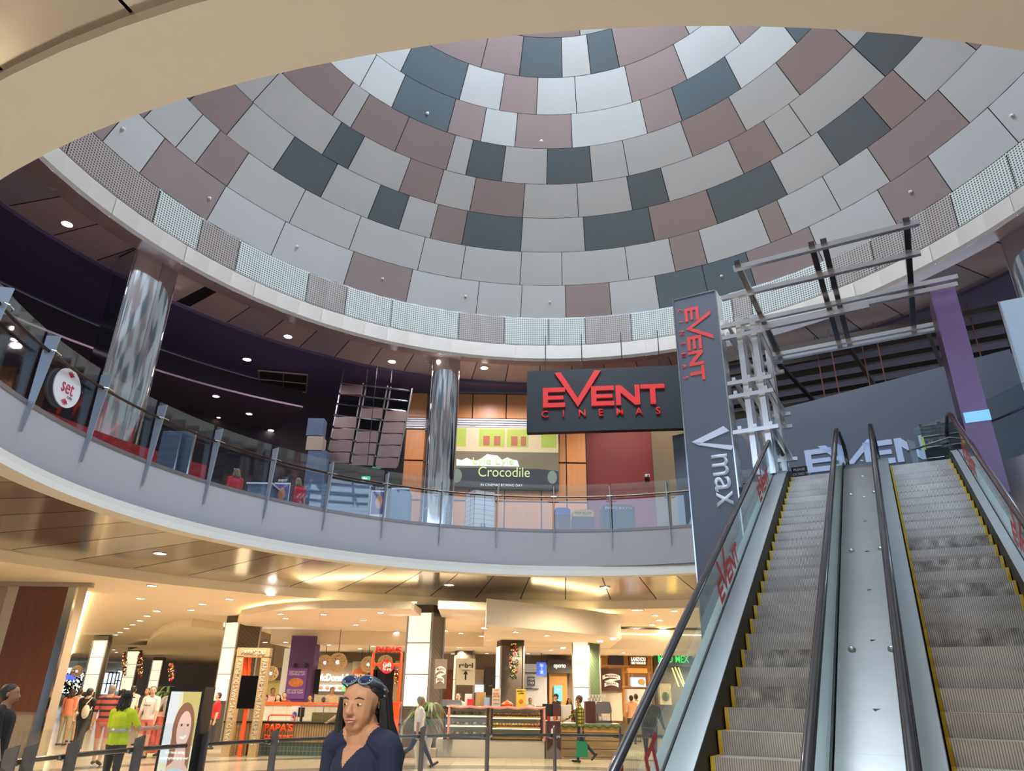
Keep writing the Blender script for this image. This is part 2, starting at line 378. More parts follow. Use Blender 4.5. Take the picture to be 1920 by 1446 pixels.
ROWS = [
 ('B', [(288,417,'G'),(367,470,'B'),(441,508,'G'),(572,566,'B'),(647,589,'G'),(734,610,'G'),(859,636,'B'),(945,645,'G'),(1029,647,'G'),(1098,646,'B'),(1185,638,'G'),(1366,590,'B'),(1398,578,'G'),(1556,541,'B'),(1633,503,'B'),(1793,425,'G'),(1904,354,'G')]),
 ('P', [(197,264,'W'),(264,324,'P'),(390,412,'W'),(511,477,'W'),(645,533,'P'),(762,565,'W'),(893,587,'W'),(976,596,'W'),(1061,596,'P'),(1147,592,'W'),(1235,574,'D'),(1323,549,'D'),(1416,535,'P'),(1541,488,'W'),(1678,420,'P'),(1781,358,'W')]),
 ('P', [(273,221,'W'),(334,275,'W'),(370,305,'P'),(428,348,'W'),(544,417,'W'),(656,466,'W'),(784,505,'W'),(864,522,'W'),(975,532,'W'),(1054,534,'W'),(1180,528,'W'),(1265,506,'P'),(1325,492,'W'),(1443,453,'P'),(1481,436,'W'),(1574,393,'W'),(1666,339,'P'),(1815,230,'W')]),
 ('D', [(359,188,'P'),(427,252,'W'),(514,317,'D'),(602,369,'W'),(690,409,'D'),(748,429,'W'),(807,445,'P'),(866,458,'D'),(976,471,'W'),(1097,469,'D'),(1228,453,'P'),(1344,417,'D'),(1475,364,'W'),(1573,309,'D'),(1669,242,'P'),(1734,189,'W'),(1831,94,'P')]),
 ('W', [(475,191,'W'),(604,290,'D'),(652,317,'W'),(748,359,'P'),(815,381,'W'),(881,395,'P'),(980,406,'W'),(1085,409,'W'),(1186,394,'D'),(1255,378,'W'),(1395,326,'P'),(1468,288,'W'),(1520,255,'W'),(1661,144,'D')]),
 ('P', [(624,216,'W'),(658,239,'P'),(741,283,'P'),(837,318,'W'),(873,328,'D'),(940,340,'W'),(1025,345,'D'),(1111,341,'W'),(1179,330,'W'),(1299,293,'P'),(1399,245,'W'),(1500,178,'P'),(1603,88,'W')]),
 ('W', [(676,161,'W'),(735,201,'D'),(839,247,'P'),(901,265,'W'),(965,275,'P'),(1073,277,'W'),(1214,250,'P'),(1279,226,'D'),(1389,166,'W'),(1494,81,'D')]),
 ('W', [(757,128,'D'),(864,181,'W'),(938,201,'P'),(1006,209,'W'),(1081,208,'W'),(1184,187,'P'),(1285,145,'W'),(1383,78,'P')]),
 ('W', [(790,90,'P'),(905,118,'P'),(975,135,'D'),(1054,138,'W'),(1107,132,'D'),(1159,118,'P'),(1286,57,'W')]),
 ('D', [(980,59,'P'),(1087,61,'W'),(1220,50,'P')]),
]
CIX = {'W': 0, 'P': 1, 'D': 2, 'G': 3, 'B': 4}
b = MB(); dots = MB()
for ri, (first, seams) in enumerate(ROWS):
    (r0, z0), (r1, z1) = prof[ri], prof[ri + 1]
    L = [(azi(vz(x, y, z0)), c_) for x, y, c_ in seams]
    lo, hi = L[0][0], L[-1][0]
    a = hi; end = lo + 360; rnd = random.Random(ri + 3); segs = list(L)
    w = 1.25 / r0 * 57.3
    a += w * rnd.uniform(1.3, 2.0)
    while a < end - w * 1.1:                      # the side of the dome behind the viewer goes on the same way
        segs.append((a, rnd.choice('GB') if ri == 0 else rnd.choice('WWWPPD'))); a += w * rnd.uniform(.7, 1.9)
    segs.append((end, None))
    if a - (lo + 360) < 0: pass
    if ri == 0: pass
    g = .012 / r0 * 57.3
    n_ = len(segs) - 1
    for k in range(n_):
        a0, c_ = segs[k]; a1 = segs[k + 1][0]
        if k == n_ - 1 and ri > 0: c_ = first
        m_ = max(1, int((a1 - a0) / 3))
        t0, t1 = 0.006, 0.994
        sector(b, a0 + g, a1 - g, [(r0 + (r1 - r0) * t0, z0 + (z1 - z0) * t0), (r0 + (r1 - r0) * t1, z0 + (z1 - z0) * t1)], max(2.0, (a1 - a0) / m_), CIX[c_])
    if 0 < ri: sector(b, 0, 360, [(r0 + .035, z0 + .02), (r1 + .035, z1 + .02)], 4, 5)
    else: sector(b, 0, 360, [(r0 + .04, z0), (r1 + .04, z1)], 4, 5)
b.build('ceiling_dome', [WHITE, PINK, DARK, PERF_G, PERF_B, BLACK], kind='structure')
b = MB(); sector(b, 0, 360, [(4.0, 20.3), (4.0, 20.9), (.01, 21.2)], 12)
b.build('skylight_fill', SKYFILL, kind='structure')  # glowing cap out of view, added to light the dome
# small sprinkler heads on the dome
sp = None
def sprinkler(p, nrm, label='small white sprinkler head on the dome panels', group='sprinklers on the dome'):
    t_ = MB(); t_.lathe((0, 0, 0), [(0.001, -.0), (.045, -.0), (.05, -.015), (.03, -.03), (.012, -.05), (.03, -.06), (.001, -.065)], 10)
    o = t_.build('sprinkler', RIM, None, True); tag(o, label, 'sprinkler', group); return o
spz = [(230,242,1),(392,372,1),(801,213,6),(1015,265,5),(557,463,1),(717,523,1),(873,556,1),(1031,567,1),(1353,518,1),(1708,360,1),(1898,217,1)]
s0 = None
for i, (x, y, ri) in enumerate(spz):
    (r0, z0), (r1, z1) = prof[ri], prof[ri + 1]
    best = None
    for q in range(0, 101):
        z = z0 + (z1 - z0) * q / 100; r = r0 + (r1 - r0) * q / 100; p = vz(x, y, z); e = abs(math.hypot(p.x - CX, p.y - CY) - r)
        if best is None or e < best[0]: best = (e, p, z)
    p = best[1]
    if s0 is None: s0 = o = sprinkler(p, None)
    else: o = s0.copy(); COL.objects.link(o)
    inw = Vector((CX - p.x, CY - p.y, -1.2)).normalized()
    o.location = p + inw * 0.005; o.rotation_euler = (-inw).to_track_quat('Z', 'Y').to_euler()

# ================================================================ first floor foyer: dark ceiling and walls
b = MB(); sector(b, -135, 100, [(13.4, ZU - .44), (13.4, ZU + .3)], 4, 0)
sector(b, -135, 100, [(13.4, ZU - .38), (30, ZU - .38)], 4, 0)
b.build('ceiling_foyer', PURPLE_C, kind='structure')
b = MB(); sector(b, -115, -26.5, [(16.8, ZF), (16.8, ZU - .4)], 4)
b.build('wall_left', mat('dark_plum_wall', (0.03, 0.016, 0.022), 0.7), kind='structure')
b = MB(); b.bb(2.62, 7.2, 25.0, 25.2, ZF, ZU - .4); b.build('wall_red', mat('deep_red_wall', (0.20, 0.018, 0.02), 0.6), kind='structure')
b = MB(); b.bb(-8.5, -3.4, 25.6, 25.8, ZF, ZU - .4); b.build('wall_foyer', mat('black_wall', (0.012, 0.01, 0.012), 0.7), kind='structure')
b = MB(); b.bb(5.9, 7.4, 22.6, 22.8, ZF, ZU - .4); b.build('wall_grey', mat('blue_grey_board', (0.20, 0.22, 0.30), 0.6), kind='structure')
# lower curved bulkhead over the left foyer
b = MB(); poly = []
for k in range(25):
    a = -118 + 84 * k / 24; r = 13.9 + 1.2 * (1 - abs(k - 10) / 14)
    poly.append((r, a))
for k in range(24):
    (ra, aa), (rb, ab) = poly[k], poly[k + 1]
    b.face([pol(aa, ra, 10.3), pol(ab, rb, 10.3), pol(ab, 17, 10.3), pol(aa, 17, 10.3)]); b.face([pol(aa, ra, 10.3), pol(ab, rb, 10.3), pol(ab, rb, 10.36), pol(aa, ra, 10.36)])
b.build('ceiling_bulkhead', mat('plum_bulkhead', (0.18, 0.13, 0.165), 0.6), kind='structure')

# ================================================================ balcony railing of the ring
def blade(mb, az, r, z0, z1, z2, wi, wo, th, mi=0):
    """flat radial post: wide above the slab, tapering to a tail that runs down the fascia"""
    a = R(az); rad = Vector((sin(a), cos(a), 0)); tan = Vector((cos(a), -sin(a), 0))
    o = pol(az, r, 0)
    prof_ = [(-wo, z2), (0.02, z2), (0.0, z1), (-0.015, z1 - .12), (-0.015, z0), (-0.05, z0), (-wi, z1 - .1)]
    mb.prism(prof_, o - tan * th / 2, rad, UP, tan * th, mi)
rl = thing('balcony_railing', 'curved glass balcony railing with bladed posts round the upper floor opening', 'railing', pol(-8.34, R1, ZF))
azs = [-8.34 + 10.45 * k for k in range(-10, 6)]
for az in azs:
    p = MB(); blade(p, az, R1 - .01, 5.18, ZF + .02, 6.80, .10, .20, .022); p.build('post', GREYP, rl)
    p = MB()
    for s in (-1, 1):
        q0 = pol(az, R1 - .05, 6.50); q1 = pol(az + s * 1.0, R1 - .085, 6.53); p.tube([q0, q1], .016, 6)
    p.tube([pol(az - .9, R1 - .2, 6.5), pol(az - .5, R1 - .25, 6.5), pol(az + .5, R1 - .25, 6.5), pol(az + .9, R1 - .2, 6.5)], .012, 6)
    p.build('bracket', CHROME, rl)
for i, az in enumerate(azs[:-1]):
    p = MB(); sector(p, az + .25, az + 10.2, [(R1 + .03, ZF + .02), (R1 + .03, 6.91), (R1 + .045, 6.91), (R1 + .045, ZF + .02)], 2.5)
    p.build('glass_panel', GLASS, rl)
p = MB(); p.tube([pol(a, R1 - .10, 6.53) for a in [azs[0] - 4 + k * 1.5 for k in range(107)] if a < 44.5], .026, 8); p.build('handrail', BRASS, rl, True)
p = MB(); sector(p, azs[0] - 4, 44, [(R1 - .012, ZF - .06), (R1 - .012, ZF + .012), (R1 + .07, ZF + .012)], 2.5); p.build('base_channel', mat('grey_channel', (0.24, 0.22, 0.22), 0.4, 0.5), rl)
# right hand piece beyond the escalators
rr = thing('balcony_railing', 'short glass railing piece right of the escalators with two bladed posts', 'railing', pol(75.26, R1, ZF))
for az in (64.8, 75.26, 85.7):
    p = MB(); blade(p, az, R1 - .01, 5.10 if az > 70 else ZF, ZF + .02, 6.62, .10, .20, .022); p.build('post', GREYP, rr)
for az in (64.8, 75.26):
    p = MB(); sector(p, az + .25, az + 10.2, [(R1 + .03, ZF + .02), (R1 + .03, 6.91), (R1 + .045, 6.91), (R1 + .045, ZF + .02)], 2.5); p.build('glass_panel', GLASSG, rr)
p = MB(); p.tube([pol(a, R1 - .10, 6.42) for a in range(64, 88, 2)], .022, 8); p.build('handrail', CHROME, rr, True)
b = MB(); sector(b, 62, 110, [(R1, 4.2), (R1, ZF), (R1 + .2, ZF)], 2.5); b.build('trim_5', PLAST, kind='structure')

# ================================================================ mirror columns of the upper floor
def pier(az, r, label, hw=.46, dp=.16):
    c_ = pol(az, r, ZF); t_ = thing('mirror_column', label, 'column', c_)
    a = R(az); rad = Vector((sin(a), cos(a), 0)); tan = Vector((cos(a), -sin(a), 0)); n_ = 48
    P = []
    for k in range(n_ + 1):                         # rounded nose towards the void, flat flanks
        u = PI * k / n_
        P.append((-hw * cos(u), -.30 - dp * sin(u)))
    P += [(hw, .42), (hw - .1, .54), (.1 - hw, .54), (-hw, .42)]
    poly = [(x, y) for x, y in P]
    m_ = MB(); m_.prism(poly, c_, tan, rad, UP * (ZU - .34 - ZF)); m_.build('mirror_cladding', MIRROR, t_, True)
    m_ = MB(); m_.frame(c_ - rad * (.315 + dp) + tan * (hw * .15), tan * .09, rad * .06, UP * (ZU - .36 - ZF)); m_.build('nose_highlight', CHROME, t_)  # chrome strip added to draw the bright vertical edge highlight
    m_ = MB(); 
    for s in (-1, 1): m_.prism([(s * hw, -.30), (s * (hw + .015), -.30), (s * (hw + .015), .4), (s * hw, .4)], c_, tan, rad, UP * (ZU - .36 - ZF))
    m_.build('edge_strip', CHROME, t_)
    return t_
pier(-61.2, 12.1, 'tall mirror clad column behind the balcony glass at the far left', .62, .10)
pier(-15.2, 12.1, 'mirror clad column in front of the timber panelled wall')
pier(72.7, 12.1, 'mirror clad column at the right edge above the escalators', .62, .10)

# ================================================================ escalators
STEPM = stripes('grooved_step', (0.24, 0.23, 0.215), (0.72, 0.69, 0.65), EN, 52, 0.3, rough=0.45, metal=0.35, noise=0.25, nscale=2.2)
STEPW = stripes('worn_grooved_step', (0.18, 0.17, 0.155), (0.72, 0.68, 0.62), EN, 52, 0.3, rough=0.5, metal=0.3, noise=0.6, nscale=7)
YEL = mat('yellow_step_edge', (0.72, 0.50, 0.02), 0.5, noise=0.25, nscale=9)
RUB = mat('black_rubber_handrail', (0.022, 0.022, 0.024), 0.22, coat=0.5)
RUBR = mat('maroon_rubber_handrail', (0.055, 0.022, 0.022), 0.25, coat=0.5)
SKIRT = mat('dark_skirt', (0.035, 0.03, 0.022), 0.5, 0.5, noise=0.4, nscale=8)
DECK = mat('brushed_deck', (0.46, 0.50, 0.52), 0.35, 0.45, noise=0.08, nscale=3)
DECKP = mat('pale_deck', (0.55, 0.66, 0.68), 0.4, 0.35, noise=0.03)
BKLINE = mat('black_gasket', (0.01, 0.01, 0.012), 0.4)
GR = 0.575
def zs(s): return max(0.0, min(ZF, GR * (s - 4.6)))      # nosing line
STOP = 4.6 + ZF / GR
def sweep(mb, prof_, s0, s1, mi=0, off=0.0):
    """sweep an (l, dz) outline along the incline with its level ends"""
    cuts = sorted({s0, s1, *[q for q in (4.2, 4.6, 5.0, STOP - .35, STOP, STOP + .3) if s0 < q < s1]})
    def zc(s):
        if s <= 4.2: return 0.0
        if s >= STOP + .3: return ZF
        if s < 5.0: return max(0, (s - 4.2) ** 2 / .8 * .288)
        if s > STOP - .35: t = (s - (STOP - .35)) / .65; zz = GR * (STOP - .35 - 4.6); return zz + (ZF - zz) * (1 - (1 - t) ** 1.6)
        return GR * (s - 4.6)
    rings = []
    for s in cuts: rings.append(mb.vs([E(s, l, zc(s) + dz + off) for l, dz in prof_]))
    n_ = len(prof_)
    for a_, b_ in zip(rings, rings[1:]):
        for k in range(n_): mb.f.append((a_ + k, a_ + (k + 1) % n_, b_ + (k + 1) % n_, b_ + k)); mb.mi.append(mi)
    mb.f.append(tuple(rings[0] + k for k in range(n_))); mb.mi.append(mi)
    mb.f.append(tuple(rings[-1] + k for k in range(n_))[::-1]); mb.mi.append(mi)
    return zc
def escalator(label, la, lb, hl, hr, worn, left_red, right_red):
    t_ = thing('escalator', label, 'escalator', E(4.6, (la + lb) / 2))
    s = 4.75; k = 0
    while s < STOP + .2:
        z = zs(s)
        m_ = MB(); d = .325
        # tread and curved riser
        m_.prism([(0, z), (d + .02, z), (d + .02, z - .06), (.05, z - .06), (.06, z - .20), (.018, z - .192), (.002, z - .09)], E(s, la + .03), EH, UP, EN * (lb - la - .06))
        o = m_.build('step', STEPW if k in worn else STEPM, t_)
        for l0 in (la, lb - .03):
            y_ = MB(); y_.prism([(-.004, z + .004), (d, z + .004), (d, z - .03), (.03, z - .03), (.04, z - .20), (.0, z - .2), (-.012, z - .09)], E(s, l0), EH, UP, EN * .03)
            y_.build('yellow_edge', YEL, o)
        s += .325; k += 1
    zc = None
    for side, lh, red in ((-1, hl, left_red), (1, hr, right_red)):
        le = la if side < 0 else lb; w = abs(lh - le)
        m_ = MB(); sweep(m_, [(le + side * .012, -.30), (le + side * .03, -.30), (le + side * .03, .2), (le + side * .012, .2)], 3.6, STOP + 1.1); m_.build('skirt_panel', SKIRT, t_)
        m_ = MB(); sweep(m_, [(le + side * .018, .20), (le + side * (w - .01), .21), (le + side * (w - .01), .15), (le + side * .018, .14)], 3.5, STOP + 1.2); m_.build('inner_deck', DECK, t_)
        m_ = MB(); sweep(m_, [(lh - side * .008, .16), (lh - side * .008, .225), (lh + side * .014, .225), (lh + side * .014, .16)], 3.45, STOP + 1.25); m_.build('gasket', BKLINE, t_)
        m_ = MB(); zc = sweep(m_, [(lh - .006, .25), (lh + .006, .25), (lh + .006, .86), (lh - .006, .86)], 3.3, STOP + 1.3); m_.build('glass_balustrade', GLASSG, t_)
        if not (side > 0 and lh < 0) and not (side < 0 and lh > -1):
            m_ = MB(); sweep(m_, [(lh + side * .015, .12), (lh + side * .015, .21), (lh + side * .15, .13), (lh + side * .15, -.6), (lh + side * .13, -.6), (lh + side * .13, .05)], 3.4, STOP + 1.2); m_.build('outer_deck', DECKP, t_)
        pts = [E(3.15, lh, .25), E(2.95, lh, .4), E(2.88, lh, .6), E(2.98, lh, .8), E(3.2, lh, .9)]
        for q in (3.6, 4.2, 4.6, 4.8, 5.0, 7, 9, 11, 13, STOP - .35, STOP - .1, STOP + .15, STOP + .3, STOP + .8, STOP + 1.15): pts.append(E(q, lh, zc(q) + .90))
        pts += [E(STOP + 1.38, lh, ZF + .82), E(STOP + 1.47, lh, ZF + .62), E(STOP + 1.42, lh, ZF + .42), E(STOP + 1.2, lh, ZF + .28)]
        m_ = MB(); m_.tube(pts, .030, 12, rx=1.45); m_.build('handrail', RUBR if red else RUB, t_, True)
    m_ = MB()   # truss below the steps
    sweep(m_, [(la - .3, -1.0), (lb + .3, -1.0), (lb + .3, -.34), (la - .3, -.34)], 4.9, STOP + 1.3)
    m_.build('truss', mat('dark_truss', (0.03, 0.03, 0.03), 0.6), t_)
    return t_
esc1 = escalator('left escalator with brushed steel deck and black rubber handrails', -1.77, -.93, -2.02, -.79, (11, 9), False, False)
esc2 = escalator('right escalator with worn steps beside the blue pillar', -.01, .97, -.20, 1.10, (5, 15, 17, 19, 12), False, True)
# stainless apron between the two
t_ = thing('escalator_median', 'stainless steel apron with dome bolts between the two escalators', 'median panel', E(4.6, -.5))
cuts = [3.4, 4.4, 5.45, 6.5, 7.55, 8.6, 9.65, 10.7, 11.75, 12.8, 13.9, STOP + .3, STOP + 1.15]
def zdk(s): return max(0, min(ZF, GR * (s - 4.6))) + .20
for a_, b_ in zip(cuts, cuts[1:]):
    m_ = MB(); m_.hexa([E(a_, -.765, zdk(a_) - .06), E(a_, -.22, zdk(a_) - .06), E(b_ - .012, -.22, zdk(b_) - .06), E(b_ - .012, -.765, zdk(b_) - .06), E(a_, -.765, zdk(a_)), E(a_, -.22, zdk(a_)), E(b_ - .012, -.22, zdk(b_)), E(b_ - .012, -.765, zdk(b_))])
    pn = m_.build('panel', STEEL, t_)
    m_ = MB(); c_ = E((a_ + b_) / 2, -.46, zdk((a_ + b_) / 2)); m_.box(c_, (.05, .03, .012)); m_.build('latch', CHROME, pn)
for i, s in enumerate([5.0, 6.25, 7.9, 10.2, 12.4]):
    for l in (-.64, -.30):
        m_ = MB(); m_.ell(E(s, l, zdk(s) + .012), (.036, .036, .03), 12, 8); m_.build('dome_bolt', CHROME, t_, True)
# landing platform at the top
b = MB(); b.frame(E(STOP + .3, -2.6, 4.9), EN * 4.3, EH * 2.6, UP * .779); b.build('floor_landing', mat('landing_slab', (0.12, 0.12, 0.13), 0.5), kind='structure')
# red lettering on the escalator glass
RED = mat('red_acrylic', (0.75, 0.03, 0.03), 0.35, emit=(0.9, 0.05, 0.04), es=0.12)
REDS = mat('red_vinyl', (0.55, 0.03, 0.02), 0.5)
inc = (EH + UP * GR).normalized(); perp = (UP - EH * GR).normalized()
for esc, l, nn in ((esc1, -2.012, 1), (esc2, 1.092, -1)):
    for s in (4.9, 8.7, 12.2):
        o = E(s, l, zs(s) + .30)
        if nn > 0: logo(o, inc, perp, 1.45, REDS, esc, .001, sm=BKLINE)
        else: logo(o + inc * 1.45, -inc, perp, 1.45, REDS, esc, .001, sm=BKLINE)

# ================================================================ portal over the escalator landing
BLUEG = mat('slate_blue_board', (0.115, 0.13, 0.165), 0.45, noise=0.04, nscale=0.8)
WHT = mat('white_vinyl', (0.62, 0.68, 0.8), 0.5)
def bar(mb, a, b_, w=.07, mi=0):
    a, b_ = Vector(a), Vector(b_); t = (b_ - a).normalized(); u = UP if abs(t.z) < .9 else EH
    x = t.cross(u).normalized() * w; y = t.cross(x).normalized() * w
    mb.frame(a - x / 2 - y / 2, x, y, b_ - a, mi)
# banner pillar
t_ = thing('banner_pillar', 'tall blue grey banner pillar with red and white lettering left of the escalators', 'pillar', E(14.2, -3.17, 2.6))
b = MB(); b.frame(E(14, -3.64, 2.6), EN * .93, EH * .45, UP * 7.33); b.build('banner_board', BLUEG, t_)
for l in (-3.665, -2.71):
    b = MB(); b.frame(E(13.98, l, 2.6), EN * .025, EH * .49, UP * 7.36); b.build('chrome_edge', CHROME, t_)
b = MB(); b.frame(E(13.98, -3.66, 9.93), EN * .97, EH * .49, UP * .03); b.build('top_cap', CHROME, t_)
REDL = mat('red_vinyl_bright', (0.80, 0.07, 0.07), 0.45)
o = ats(1283, 580, 13.99); logo(o, -UP, EN, 1.78, REDL, t_, .004)
k = .0040
vo = ats(1304, 828, 13.985)
for poly in ([(-60, 150), (-30, 175), (20, 8), (0, -20)], [(0, -20), (20, 8), (72, 175), (50, 190)]):
    b = MB(); b.prism([(x * k, y * k) for x, y in poly], vo, -UP, EN, -EH * .004); b.build('letter', WHT, t_)
for ch, yy, w in (('m', 872, .44), ('a', 908, .30), ('x', 936, .30)):
    c_ = ats(1350 + (yy - 870) * .14, yy, 13.985); text(ch, c_, -UP, EN, w=w, h=.32, d=.004, m=WHT, name='letter', parent=t_, bold=.01)
# purple pillar
PUR = mat('plum_gloss_paint', (0.17, 0.10, 0.22), 0.35, noise=0.08, nscale=1.5); PURD = mat('dark_plum_paint', (0.09, 0.035, 0.07), 0.35)
t_ = thing('portal_pillar', 'plum painted rectangular pillar right of the escalators', 'pillar', E(14.8, 1.5, ZF))
b = MB(); b.frame(E(14.5, 1.30, ZF - .7), EN * .42, EH * .12, UP * 4.15); b.build('front_panel', PUR, t_)
b = MB(); b.frame(E(14.62, 1.30, ZF - .7), EN * .40, EH * .85, UP * 4.15); b.build('side_panel', PURD, t_)
b = MB(); b.frame(E(15.48, 1.34, ZF), EN * .36, EH * .2, UP * 3.40); b.build('rear_panel', PURD, t_)
b = MB(); b.frame(E(14.485, 1.33, ZF + .62), EN * .40, EH * .012, UP * .2); b.build('blue_reflection', glow('pale_blue_reflection', (0.25, 0.6, 0.95), .5), t_)  # glowing plate imitating a lit sign's reflection on the pillar
# chrome pergola
TUB = mat('polished_square_tube', (0.80, 0.82, 0.84), 0.22, 0.85, noise=.06)
t_ = thing('chrome_portal_frame', 'open chrome bar frame spanning above the escalator landing', 'frame', E(14, -2.2, ZF))
Zg = 9.0
for s, z, l0, l1 in ((11.8, Zg, -1.9, 1.15), (12.75, Zg - .02, -2.35, 1.15), (14.0, Zg, -2.4, 1.75), (14.3, Zg, -2.4, 1.75), (14.0, Zg - .22, -2.0, .2), (15.9, Zg, -2.0, 1.4), (16.15, Zg, -2.0, 1.4)):
    b = MB(); bar(b, E(s, l0, z), E(s, l1, z), .09); b.build('cross_bar', TUB, t_)
for l in (-1.81, -.52, -.32, .97):
    b = MB(); bar(b, E(11.7, l, Zg + .05), E(16.25, l, Zg + .05), .10); b.build('long_bar', mat('smoked_square_tube', (.16, .15, .16), .2, .9), t_)
for l in (1.36, 1.6):
    b = MB(); bar(b, E(14.6, l, Zg - .1), E(14.6, l, Zg + .16), .07); b.build('stub_bar', CHROME, t_)
for s in (14.1, 14.45, 15.8, 16.1):
    for l in (-2.32, -2.02):
        b = MB(); bar(b, E(s, l, ZF), E(s, l, Zg + .18 if s < 15 else Zg + .1), .11); b.build('upright', TUB, t_)
for z in (Zg + .05, Zg - .22, 7.72, 7.42, 6.25 + .4):
    for l in (-2.52, -2.22, -1.92):
        b = MB(); bar(b, E(13.9, l, z), E(16.3, l, z), .07); b.build('ladder_bar', TUB, t_)
    for s in (13.95, 16.25):
        b = MB(); bar(b, E(s, -2.66, z - .075), E(s, -1.78, z - .075), .08); b.build('ladder_bar', TUB, t_)
# wall with the large lettering behind the landing
b = MB(); b.prism([(-5.6, ZF), (6.4, ZF), (6.4, 10.2), (-2.4, 9.22), (-5.6, 8.9)], E(20, 0), EN, UP, EH * .15); b.build('wall_right', BLUEG, kind='structure')
t_ = thing('wall_lettering', 'large pale cinema lettering on the blue grey wall at the top of the escalators', 'sign', E(19.98, -.5, 7))
o = ats(1514, 886, 19.985); o.z -= .02
logo(o, EN, UP, 3.62, glow('pale_blue_letters', (0.45, 0.56, 0.80), .2), t_, .01, vh=.62)
b = MB(); b.frame(E(24, -7.5, ZF), EN * 7.5, EH * .1, UP * 5.2); b.build('wall_khaki', mat('khaki_board', (0.20, 0.16, 0.10), 0.7, noise=.1), kind='structure')
t_ = thing('roof_truss', 'dark exposed steel roof framing with hanger rods above the blue grey wall', 'truss', E(22, 0, 11))
for i in range(6):
    b = MB(); bar(b, E(20.4 + i * 1.0, -5, 11.2), E(20.4 + i * 1.0, 6, 11.2), .16); b.build('beam', mat('dark_steel_beam', (0.05, 0.035, 0.025), .6), t_)
for i in range(6):
    b = MB(); bar(b, E(20.2, -4.5 + i * 2, 11.0), E(26, -3.4 + i * 1.9, 10.7), .10); b.build('beam', mat('dark_steel_beam', (0.05, 0.035, 0.025), .6), t_)
for s, l in ((20.8, -1.3), (20.5, -.9), (21, -.1), (20.6, .3), (20.8, 2.2), (20.6, 2.6)):
    b = MB(); b.tube([E(s, l, 8.7), E(s, l, 11.6)], .02, 6); b.build('hanger_rod', mat('rust_rod', (0.16, 0.06, 0.04), .6), t_)
# small things on the landing
t_ = thing('floor_sign', 'small black notice board at the top of the left escalator', 'sign', E(17, -1.9, ZF))
a, c2 = ats(1483, 877, 17), ats(1518, 908, 17)
b = MB(); b.frame(E(17, a.dot(EN), ZF), EN * (c2.dot(EN) - a.dot(EN)), EH * .03, UP * (a.z - ZF)); b.build('board', BKLINE, t_)
mid = (a.dot(EN) + c2.dot(EN)) / 2
for i, s in enumerate(('PLEASE', 'PROCEED TO', 'POP ALLEY', 'BOWLING')): text(s, E(16.995, mid, a.z - .07 - i * .105), EN, UP, h=.055, d=.002, m=mat('sign_white', (.8, .8, .8), .5), name='lettering', parent=t_)
t_ = thing('folded_gate', 'black folded mesh gate panels beside the plum pillar', 'gate', E(17.4, .8, ZF))
for i, l in enumerate((.72, 1.10)):
    b = MB(); z1 = 7.35 - i * .0
    for l0 in (l, l + .34): b.frame(E(17.4, l0, ZF), EN * .045, EH * .04, UP * (z1 - ZF))
    for j in range(7): b.frame(E(17.4, l, ZF + .12 + j * .25), EN * .36, EH * .03, UP * .012, 1)
    b.frame(E(17.44, l + .04, ZF), EN * .3, EH * .01, UP * (z1 - ZF - .02), 2)
    b.build('gate_leaf', [BKLINE, CHROME, mat('black_mesh', (0.015, 0.018, 0.025), .5)], t_)
b = MB(); b.frame(E(17.38, .70, 6.75), EN * .05, EH * .02, UP * .3); b.build('yellow_tag', mat('lime_tag', (0.75, 0.8, 0.05), .5), t_)
q = [ats(1873, 566, 16.2), ats(1935, 540, 16.2), Vector((0, 0, ZF)), Vector((0, 0, ZF))]
t_ = thing('tall_board', 'tall pale blue board standing at the right edge of the upper floor', 'board', E(16.2, q[0].dot(EN) + .6, ZF))
l0 = q[0].dot(EN); b = MB(); b.frame(E(16.2, l0, ZF), EN * 1.25, EH * .12, UP * (q[0].z - ZF)); b.build('board', mat('pale_blue_board', (0.42, 0.52, 0.60), .5), t_)
b = MB(); b.frame(E(16.18, l0 - .03, ZF), EN * .03, EH * .16, UP * (q[0].z - ZF)); b.build('edge_trim', CHROME, t_)

# ================================================================ hanging cinema sign
t_ = thing('hanging_cinema_sign', 'black hanging sign board with raised red cinema lettering', 'sign', (2.8, 19.7, 8.86))
p0, p1 = Vector((.46, 20.0, 0)), Vector((5.13, 19.37, 0)); ax = (p1 - p0).normalized(); nn = ax.cross(UP)
b = MB(); b.frame(p0 + UP * 8.86, (p1 - p0), -nn * .22, UP * 2.02); b.build('sign_board', mat('black_sign_board', (0.012, 0.017, 0.025), .5), t_)
w = (p1 - p0).length
logo(p0 + ax * (w * .105) + UP * (8.86 + .76) + nn * .01, ax, UP, w * .77, RED, t_, .07)
for f in (.12, .36, .62, .86):
    b = MB(); b.tube([p0 + ax * w * f + UP * 10.88 - nn * .1, p0 + ax * w * f + UP * (ZU - .36) - nn * .1], .015, 6); b.build('hanger_rod', BKLINE, t_)

# ================================================================ timber wall, stripes and film poster
TIM = mat('orange_timber_veneer', (0.62, 0.26, 0.09), 0.38, noise=0.14, nscale=3, stretch=(6, 6, .5))
TIMG = mat('timber_joint', (0.012, 0.006, 0.004), .6)
def rect(x0, y0, x1, y1, Y):
    a, c_ = vy(x0, y0, Y), vy(x1, y1, Y); return a.x, c_.x, c_.z, a.z
def slab(mb, x0, y0, x1, y1, Y, th=.06, mi=0):
    X0, X1, Z0, Z1 = rect(x0, y0, x1, y1, Y); mb.bb(X0, X1, Y, Y + th, Z0, Z1, mi); return X0, X1, Z0, Z1
YW = 24.5
b = MB(); b.bb(-3.9, 2.75, YW + .1, YW + .3, ZF, 12.05); b.build('wall_timber', TIMG, kind='structure')
t_ = thing('timber_panelling', 'orange timber veneer panels with black joints on the foyer wall', 'wall panels', (-.6, YW, ZF))
